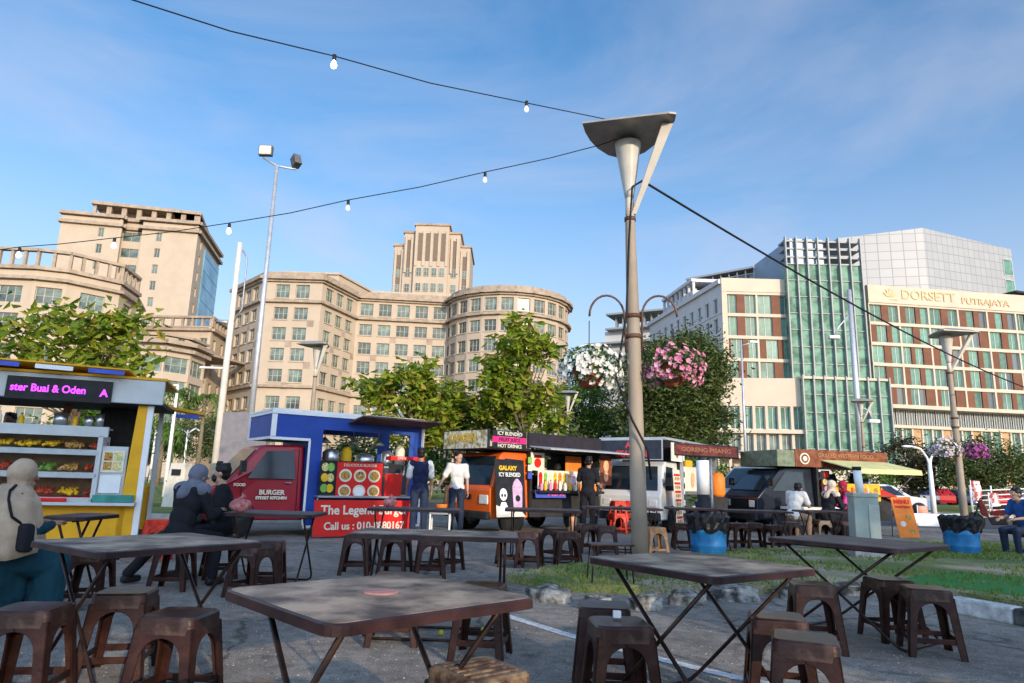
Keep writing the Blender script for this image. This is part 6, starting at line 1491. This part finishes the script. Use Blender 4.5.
def person(loc,rz,label,J,shirt,pants,sleeve='short',skin=SKIN,hair='short',hijab=None,skirt=None,shoe=BLACK,mask=False,mask_col=BLACK,sleeve_m=None,female=False,look=0,voxel=.011,bag=None):
    root=empty('person',loc,rz,label,'person'); j={k:V(v) for k,v in J.items()}
    # J: pelvis,chest,neck,head,shl/shr,ell/elr,wrl/wrr,hpl/hpr,knl/knr,anl/anr ; facing +y, x to its right
    b=MB(); H=j['head']; fw=V((math.sin(look),math.cos(look),0))
    Mh=Matrix.Rotation(-look,3,'Z')
    b.ell(H+V((0,0,.025)),(.076,.093,.095),Mh,16,12); b.ell(H+fw*.022+V((0,0,-.055)),(.055,.062,.062),Mh,14,10); b.ell(H+fw*.062+V((0,0,-.092)),(.028,.022,.020),Mh,10,8)
    b.cap(H+fw*.088+V((0,0,.018)),H+fw*.108+V((0,0,-.016)),.010,.014,8)          # nose
    b.cap(H+fw*.082+V((0,0,-.052))-Mh@V((.018,0,0)),H+fw*.082+V((0,0,-.052))+Mh@V((.018,0,0)),.009,.009,8) # mouth
    b.cap(H+fw*.070+V((0,0,.042))-Mh@V((.032,0,0)),H+fw*.070+V((0,0,.042))+Mh@V((.032,0,0)),.016,.016,8)   # brow
    for s in(-1,1): b.ell(H+Mh@V((s*.080,-.005,-.005)),(.012,.022,.032),Mh,8,6)
    b.cap(j['neck']-V((0,0,.05)),H+V((0,-.01,-.06)),.056,.052,12)
    cw=.115 if female else .13
    P,C=j['pelvis'],j['chest']
    def torso(mb,e=0):
        mb.ell(P,(.155+e,.115+e,.12+e),n=16,m=10); mb.ell(P.lerp(C,.5),(.135+e,.098+e,.16+e),n=16,m=10); mb.ell(C,(.158+e,.112+e,.16+e),n=16,m=10)
        for s in 'lr': mb.cap(C+V((0,0,.10)),j['sh'+s],.075+e,.058+e,10)
    torso(b)
    for s,sd in(('l',-1),('r',1)):
        b.cap(j['sh'+s],j['el'+s],.050,.038,10); b.cap(j['el'+s],j['wr'+s],.037,.025,10)
        d=(j['wr'+s]-j['el'+s]); pn=V((-sd,.1,0)) if abs(d.normalized().z)>.6 else V((0,0,-1))
        hand(b,j['wr'+s],d,pn,sd)
        b.cap(j['hp'+s],j['kn'+s],.080,.055,12); b.cap(j['kn'+s],j['an'+s],.054,.036,12)
        fd=(fw*.0+V((0,1,0))); b.cap(j['an'+s]+V((0,-.03,-.045)),j['an'+s]+V((0,.13,-.055)),.038,.030,10)
    fuse('body',b,skin,root,voxel*.82,1)
    # eyes
    for s in(-1,1):
        e=MB(); e.m=0; e.ell(H+Mh@V((s*.031,.0815,.018)),(.013,.008,.0075),Mh,10,6); e.m=1; e.ell(H+Mh@V((s*.031,.0875,.018)),(.0055,.0045,.0055),Mh,8,6); e.build('eye',[WHITE,HAIR],root)
    # shirt
    t=MB(); torso(t,.018); t.cap(C+V((0,0,.08)),j['neck']-V((0,0,.035)),.10,.062,12)
    if sleeve_m is None:
        for s in'lr':
            A,E,Wr=j['sh'+s],j['el'+s],j['wr'+s]
            if sleeve=='long': t.cap(A,E,.070,.056,10); t.cap(E,E.lerp(Wr,.94),.055,.040,10)
            else: t.cap(A,A.lerp(E,.72),.072,.066,10)
    if skirt: pass
    fuse('shirt',t,shirt,root,voxel,2)
    if sleeve_m is not None:
        for s in'lr':
            A,E,Wr=j['sh'+s],j['el'+s],j['wr'+s]; q=MB(); q.cap(A+V((0,0,.008))+(C-A)*.22,A,.076,.078,12); q.cap(A,A.lerp(E,.8),.078,.066,12)
            fuse('sleeve',q,sleeve_m,root,voxel,2)
    q=MB()
    if skirt:
        kn=(j['knl']+j['knr'])/2; an=(j['anl']+j['anr'])/2
        for s in'lr':
            q.cap(P,j['kn'+s],.17,.115,14); q.cap(j['kn'+s],j['an'+s]+V((0,0,.04)),.12,.13,14)
        q.cap(P,kn,.18,.14,14); q.cap(kn,an+V((0,0,.05)),.15,.15,14); q.cap(P,P*.4+an*.6+V((0,-.05,0)),.18,.13,14)
        fuse('skirt',q,skirt,root,voxel*1.2,3)
    else:
        q.ell(P-V((0,0,.02)),(.172,.132,.13),n=16,m=10)
        for s in'lr':
            q.cap(j['hp'+s],j['kn'+s],.098,.072,12); q.cap(j['kn'+s],j['an'+s]+V((0,0,.01)),.070,.056,12)
        fuse('trousers',q,pants,root,voxel,2)
    for s in'lr':
        q=MB(); a=j['an'+s]; q.cap(a+V((0,-.035,-.045)),a+V((0,.135,-.052)),.046,.040,10); q.ell(a+V((0,.05,-.07)),(.045,.125,.022),n=12,m=6); fuse('shoe',q,shoe,root,voxel,1)
    if hijab:
        q=MB(); back=-fw
        q.ell(H+V((0,0,.038))+back*.020,(.100,.108,.108),Mh,16,12)
        q.ell(H+V((0,0,-.05))+back*.025,(.082,.085,.10),Mh,14,10); q.cap(H+V((0,0,-.12))+fw*.005,j['neck']+V((0,0,-.01)),.078,.095,14)
        for s in'lr': q.cap(j['neck']+V((0,0,-.03)),j['sh'+s]+V((0,0,.005)),.085,.082,12)
        q.cap(j['neck']+V((0,-.05,-.04)),C+V((0,-.055,.10)),.09,.085,12); q.cap(j['neck']+V((0,.05,-.04)),C+V((0,.075,.08)),.09,.08,12)
        fuse('headscarf',q,hijab,root,voxel,3)
    elif hair=='short':
        q=MB(); q.ell(H+V((0,0,.048))-fw*.016,(.088,.100,.086),Mh,16,12); q.ell(H-fw*.045+V((0,0,-.01)),(.074,.06,.07),Mh,12,8); rr=random.Random(5)
        for i in range(16): a=rr.uniform(0,6.28); q.ell(H+V((0,0,.07))-fw*.01+Mh@V((math.cos(a)*.055,math.sin(a)*.06,rr.uniform(.01,.05))),(.03,.03,.022),n=8,m=6)
        fuse('hair',q,HAIR,root,voxel,1)
    if mask: q=MB(); q.ell(H+fw*.058+V((0,0,-.052)),(.060,.055,.052),Mh,14,10); fuse('face_mask',q,mask_col,root,voxel,1)
    if False: pass
    if bag:
        B_=V(bag); q=MB(); q.slab([B_+V((-.11,-.03,-.12)),B_+V((.11,-.03,-.12)),B_+V((.09,-.03,.09)),B_+V((-.09,-.03,.09))],(0,.09,0)); qq=q.build('shoulder_bag',BLK,root,bevel=.03,seg=3); q=MB(); q.tube([B_+V((.0,.0,.08)),V((.285,-.03,.86)),V((.262,-.045,.93)),V((.222,-.045,.99)),V((.15,-.01,1.05)),V((.09,.06,1.09))],.011,6); q.build('strap',BLK,qq)
    return root
def stand(lean=0,armsfwd=(.15,.15),elbz=(1.08,1.08),legs=((-.09,0),(.09,0)),wr=None,turn=0):
    J=dict(pelvis=(0,0,.95),chest=(0,lean*.5,1.27),neck=(0,lean*.8,1.46),head=(0,lean+.02,1.60),
    shl=(-.175,lean*.7,1.41),shr=(.175,lean*.7,1.41),ell=(-.225,lean*.6,1.12),elr=(.225,lean*.6,1.12),
    wrl=(-.235,lean*.5+armsfwd[0],.90),wrr=(.235,lean*.5+armsfwd[1],.90),
    hpl=(-.09,0,.90),hpr=(.09,0,.90),knl=(legs[0][0]-.01,legs[0][1]*.5+.02,.50),knr=(legs[1][0]+.01,legs[1][1]*.5+.02,.50),anl=(legs[0][0]-.02,legs[0][1],.09),anr=(legs[1][0]+.02,legs[1][1],.09))
    if wr: J.update(wr)
    return J
def sit(lean=.12,seat=.46,arms='table',**u):
    z=seat+.10
    J=dict(pelvis=(0,0,z),chest=(0,lean*.6,z+.32),neck=(0,lean*.9,z+.51),head=(0,lean+.04,z+.655),
    shl=(-.17,lean*.85,z+.46),shr=(.17,lean*.85,z+.46),ell=(-.24,lean+.05,z+.19),elr=(.24,lean+.05,z+.19),wrl=(-.14,lean+.26,z+.24),wrr=(.14,lean+.26,z+.24),
    hpl=(-.09,.02,z-.03),hpr=(.09,.02,z-.03),knl=(-.14,.42,z-.06),knr=(.14,.42,z-.06),anl=(-.14,.40,.09),anr=(.14,.40,.09))
    J.update(u); return J
BEIGE=cloth('beige_headscarf_cloth',(.42,.31,.21)); TEAL=cloth('teal_dress_cloth',(.008,.045,.062)); BLK=cloth('black_cloth',(.012,.012,.015)); GRYC=cloth('grey_headscarf_cloth',(.13,.14,.17)); NAVY=cloth('navy_cloth',(.015,.018,.05)); WHT=cloth('white_cloth',(.60,.58,.54),.08); JEAN=cloth('dark_jeans',(.02,.03,.055)); PNK=cloth('hot_pink_cloth',(.62,.05,.24)); MAR=cloth('maroon_cloth',(.30,.02,.04)); BLU=cloth('blue_tee_cloth',(.02,.08,.25)); TEALS=TEAL
# woman in beige headscarf, left edge, seen from behind
x=xat(2,5.1,1)
person((x,5.1,0),R(-28),'woman in beige headscarf and teal dress with black bag, seated at the left edge',sit(.10,.44,head=(.03,.14,1.155),neck=(.0,.09,1.03)),TEAL,TEAL,'long',hijab=BEIGE,skirt=TEAL,female=True,bag=(.30,.05,.72))
o=[o for o in bpy.data.objects if o.name.startswith('person')][-1]
q=MB(); N_=40; rings_=[(1.10,.088,.10,.10),(1.06,.125,.125,.095),(1.03,.20,.150,.08),(.99,.262,.18,.07),(.95,.285,.198,.065),(.88,.302,.215,.065),(.80,.312,.228,.07),(.72,.315,.24,.08),(.64,.325,.255,.085)]
vs=[];fs=[]
for i_,(z_,rx_,ry_,cy_) in enumerate(rings_):
    for k_ in range(N_):
        a_=2*math.pi*k_/N_; f_=1+.055*(i_/8)*math.sin(a_*8+1.3*math.sin(i_*.5))+.03*(i_/8)*math.sin(a_*17+i_*.4); zz_=z_-(.10*(i_/8)*max(0,-math.cos(a_-2.4)) if i_>3 else 0)
        vs.append((rx_*f_*math.cos(a_)+.01,cy_+ry_*f_*math.sin(a_),zz_))
for i_ in range(len(rings_)-1):
    for k_ in range(N_): fs.append((i_*N_+k_,(i_+1)*N_+k_,(i_+1)*N_+(k_+1)%N_,i_*N_+(k_+1)%N_))
q.add(vs,fs,True); sc__=q.build('scarf_cape',BEIGE,o); so_=sc__.modifiers.new('t','SOLIDIFY'); so_.thickness=.008
# woman in black with grey headscarf
x=-3.3
person((x,7.1,0),R(-22),'woman in black with grey headscarf, seated behind the left foreground table',sit(.14,.46,wrl=(-.12,.40,.80),knl=(-.42,.20,.50),anl=(-.66,.0,.10),head=(.02,.18,1.16)),BLK,BLK,'long',hijab=GRYC,female=True,look=R(10))
# masked man
person((-3.2,7.95,0),R(118),'man in black with short hair and black face mask seated at the small left table',sit(.06,.46,head=(0,.08,1.20),wrr=(.08,.34,.80)),BLK,BLK,'long',skin=SKIN2,mask=True,look=R(20))
for o_ in [o for o in bpy.data.objects if o.name.startswith('person')]: o_.scale=(.94,.94,.94)
bpy.data.objects['person'].scale=(.88,.90,.93)
# man in navy with white sleeves
x=xat(420,13.6,1); person((x,13.6,0),R(12),'standing man in navy shirt with white raglan sleeves seen from behind, at the red truck',stand(.03,(.22,.05),wrl_=0) if False else stand(.03,(.24,.04)),NAVY,JEAN,sleeve_m=WHT,look=R(10))
x=xat(457,15.0,1); person((x,15.0,0),R(200),'standing man in white tee shirt and dark trousers in front of the orange cab',stand(.0,(.02,.06),wr=dict(elr=(.30,-.02,1.14),wrr=(.42,.10,.98))),WHT,JEAN,skin=SKIN2,look=R(-25))
q=MB(); q.lathe([(.10,0),(.13,.15),(.135,.16),(.12,.15),(.09,.01)],14); p=at(441,512,14.7); tag(q.build('orange_bucket',ORG,loc=(p.x,p.y,p.z)),'orange bucket held low by the man in the white tee shirt','bucket')
tb_=MB(); tb_.box(-.22,.22,-.2,.2,p.z-.04,p.z); o=tb_.build('box_stand',GREYM,loc=(p.x,p.y,0)); 
for a,b in((-.2,-.18),(.2,-.18),(-.2,.18),(.2,.18)): q=MB(); q.box(a-.015,a+.015,b-.015,b+.015,0,p.z-.04); q.build('leg',WHITE,o)
tag(o,'small white legged side stand carrying the orange bucket','stand')
x=xat(588,15.7,1); person((x,15.7,0),R(-18),'standing man all in black seen from behind at the drinks counter',stand(.05,(.12,.2),wr=dict(wrr=(.22,.28,1.05))),BLK,BLK,'short')
# diners at the yellow stall
x=xat(792,15.6,1); person((x,15.6,0),R(-50),'person in white shirt with dark hair hunched over a meal left of the yellow stall',sit(.22,.46,head=(0,.30,1.13)),WHT,cloth('tan_trousers',(.2,.14,.09)),'short')
x=xat(826,16.0,1); person((x,16.0,0),R(-70),'woman in black dress and beige headscarf seated sideways before the yellow stall',sit(.16,.46),BLK,BLK,'long',hijab=cloth('cream_headscarf_cloth',(.55,.45,.34)),skirt=BLK,female=True)
x=xat(853,16.3,1); person((x,16.3,0),R(70),'woman in hot pink top and red headscarf seated facing left at the yellow stall',sit(.18,.46),PNK,cloth('grey_trousers',(.2,.2,.2)),'long',hijab=MAR,female=True)
stool(0,0,8,'stool under the woman in the hot pink top',P=V((x,16.3,0)))
# man in blue at right
person((9.75,13.1,0),R(100),'man in blue tee shirt with black cap seated on a stool at the right edge',sit(.14,.44,head=(0,.20,1.14),wrr=(.16,.42,.70),wrl=(-.16,.42,.70)),BLU,JEAN,'short',skin=SKIN2)
# vendors
person((xat(14,10.9,1.5),10.9,.24),R(190),'vendor in black bending inside the yellow kiosk behind the counter',stand(.22,(.4,.3),wr=dict(wrr=(.2,.55,1.5),elr=(.26,.35,1.35))),BLK,BLK,'short')
v=V((math.cos(a5),math.sin(a5),0)); 
# ================================================================= LIGHT, SKY, CAMERA
SUN_EL=R(13); SUN_AZ=R(152)   # azimuth: compass angle from +Y clockwise, direction TO the sun
sd=V((math.sin(SUN_AZ)*math.cos(SUN_EL),math.cos(SUN_AZ)*math.cos(SUN_EL),math.sin(SUN_EL)))
ld=bpy.data.lights.new('sun','SUN'); ld.energy=2.4; ld.angle=R(.5); ld.color=(1,.83,.63)
lo=bpy.data.objects.new('sun',ld); col.objects.link(lo); lo.rotation_euler=sd.to_track_quat('Z','Y').to_euler()
# added sun blockers behind the camera: leafy trees and a long low block
def shadepos(D,off): return V((sd.x,sd.y,0)).normalized()*D+V((sd.y,-sd.x,0)).normalized()*off
for i,(D,off,h,r,n) in enumerate([(25,-7.6,9.3,3.0,3600),(26,-12.5,9.7,3.3,4600),(27,-18.5,9.8,3.4,4600),(26,-25,9.8,3.4,4200)]):
    p=shadepos(D,off); shade(p.x,p.y,h,r,60+i,['added round shade tree nearest the slotted shade block','second added round shade tree from the slotted shade block','third added round shade tree from the slotted shade block','last added round shade tree of the row'][i]+' behind the viewer')
def rowbuild(name,label,D,off,rz=None): 
    c=shadepos(D,off); return empty(name,(c.x,c.y,0),math.atan2(sd.x,-sd.y),label,'building')
rw=rowbuild('low_shade_block','long low block added behind the viewer to shade the foreground',33,-20)  # unseen block added to keep low sun off the foreground
m=MB(); m.box(-16,16,-3,3,0,6.6); m.build('wall',HW,rw); m=MB(); m.box(-16.5,16.5,-3.5,3.5,6.6,6.9); m.build('roof',STONED,rw)
for k in range(7): m=MB(); m.box(-14+4*k,-11.6+4*k,3.0,3.06,1,3); m.build('window',GLASS,rw)
# added unseen blocker, its pillared slot lets sun strips through (off from -4.3 to 16)
vh=rowbuild('slotted_shade_block','tall block added behind the viewer, its pillared slot passing sun strips',36,5.9)
m=MB(); m.box(-10.2,10.2,-.8,.8,0,8.3); m.build('wall',HW,vh)
m=MB(); m.box(-10.2,10.2,-.8,.8,9.9,13.6); m.build('upper_shade_mass',STONED,vh)
m=MB(); m.box(-10.6,10.6,-1.2,1.2,13.6,13.9); m.build('roof',STONED,vh)
rr=random.Random(2); x=-10.2
while x<10:
    w_=rr.uniform(.2,.8); m=MB(); m.box(x,min(10.2,x+w_),.3,.8,8.3,9.9); m.build('pillar',HW,vh); x+=w_+rr.uniform(.9,2.4)
for k in range(5): m=MB(); m.box(-9+4*k,-6.6+4*k,.8,.86,1,3); m.build('window',GLASS,vh)
# world
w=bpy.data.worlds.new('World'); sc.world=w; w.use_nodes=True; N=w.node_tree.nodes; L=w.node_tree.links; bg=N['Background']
sky=N.new('ShaderNodeTexSky'); sky.sky_type='NISHITA'; sky.sun_disc=False; sky.sun_elevation=SUN_EL; sky.sun_rotation=SUN_AZ; sky.air_density=1.0; sky.dust_density=.6; sky.ozone_density=2.2; sky.altitude=50
tc=N.new('ShaderNodeTexCoord'); mp=N.new('ShaderNodeMapping'); mp.inputs['Scale'].default_value=(1.3,1.0,3.2); mp.inputs['Rotation'].default_value=(0,R(14),R(25)); mp.inputs['Location'].default_value=(.35,.2,.1)
L.new(tc.outputs['Generated'],mp.inputs['Vector'])
n1=N.new('ShaderNodeTexNoise'); n1.inputs['Scale'].default_value=1.25; n1.inputs['Detail'].default_value=9; n1.inputs['Roughness'].default_value=.56; n1.inputs['Distortion'].default_value=.5; L.new(mp.outputs[0],n1.inputs['Vector'])
r1_=N.new('ShaderNodeValToRGB'); r1_.color_ramp.elements[0].position=.35; r1_.color_ramp.elements[1].position=.72; r1_.color_ramp.elements[1].color=(.62,.62,.62,1); L.new(n1.outputs['Fac'],r1_.inputs['Fac'])
# haze band towards the horizon
sp=N.new('ShaderNodeSeparateXYZ'); L.new(tc.outputs['Generated'],sp.inputs[0])
hz_=N.new('ShaderNodeMapRange'); hz_.inputs['From Min'].default_value=.0; hz_.inputs['From Max'].default_value=.46; hz_.inputs['To Min'].default_value=.95; hz_.inputs['To Max'].default_value=.06; L.new(sp.outputs[2],hz_.inputs['Value'])
mxx=N.new('ShaderNodeMath'); mxx.operation='MAXIMUM'; L.new(hz_.outputs[0],mxx.inputs[0]); L.new(r1_.outputs['Color'],mxx.inputs[1])
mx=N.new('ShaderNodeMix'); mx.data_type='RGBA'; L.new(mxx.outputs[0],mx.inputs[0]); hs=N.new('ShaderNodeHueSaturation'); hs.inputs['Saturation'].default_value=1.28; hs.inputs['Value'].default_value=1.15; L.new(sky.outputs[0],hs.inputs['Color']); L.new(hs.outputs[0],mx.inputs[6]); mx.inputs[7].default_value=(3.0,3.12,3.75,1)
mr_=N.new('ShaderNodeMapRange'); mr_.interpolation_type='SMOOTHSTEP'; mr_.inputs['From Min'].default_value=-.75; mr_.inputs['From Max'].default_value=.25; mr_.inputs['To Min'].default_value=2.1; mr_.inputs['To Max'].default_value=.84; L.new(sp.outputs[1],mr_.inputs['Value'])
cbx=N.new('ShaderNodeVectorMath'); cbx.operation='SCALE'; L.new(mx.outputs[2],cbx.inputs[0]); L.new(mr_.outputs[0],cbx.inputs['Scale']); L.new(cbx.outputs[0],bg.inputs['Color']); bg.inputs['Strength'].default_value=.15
cam=bpy.data.cameras.new('Camera'); cam.sensor_width=36; cam.lens=FPX/1024*36; cam.clip_end=6000; cam.clip_start=.05
co=bpy.data.objects.new('Camera',cam); col.objects.link(co)
co.matrix_world=Matrix(((CR.x,CU.x,-CF.x,0),(CR.y,CU.y,-CF.y,0),(CR.z,CU.z,-CF.z,CH),(0,0,0,1)))
sc.camera=co
sc.view_settings.view_transform='Standard'; sc.view_settings.look='None'; sc.view_settings.exposure=.85; sc.view_settings.gamma=1
sc.render.resolution_x=1024; sc.render.resolution_y=683
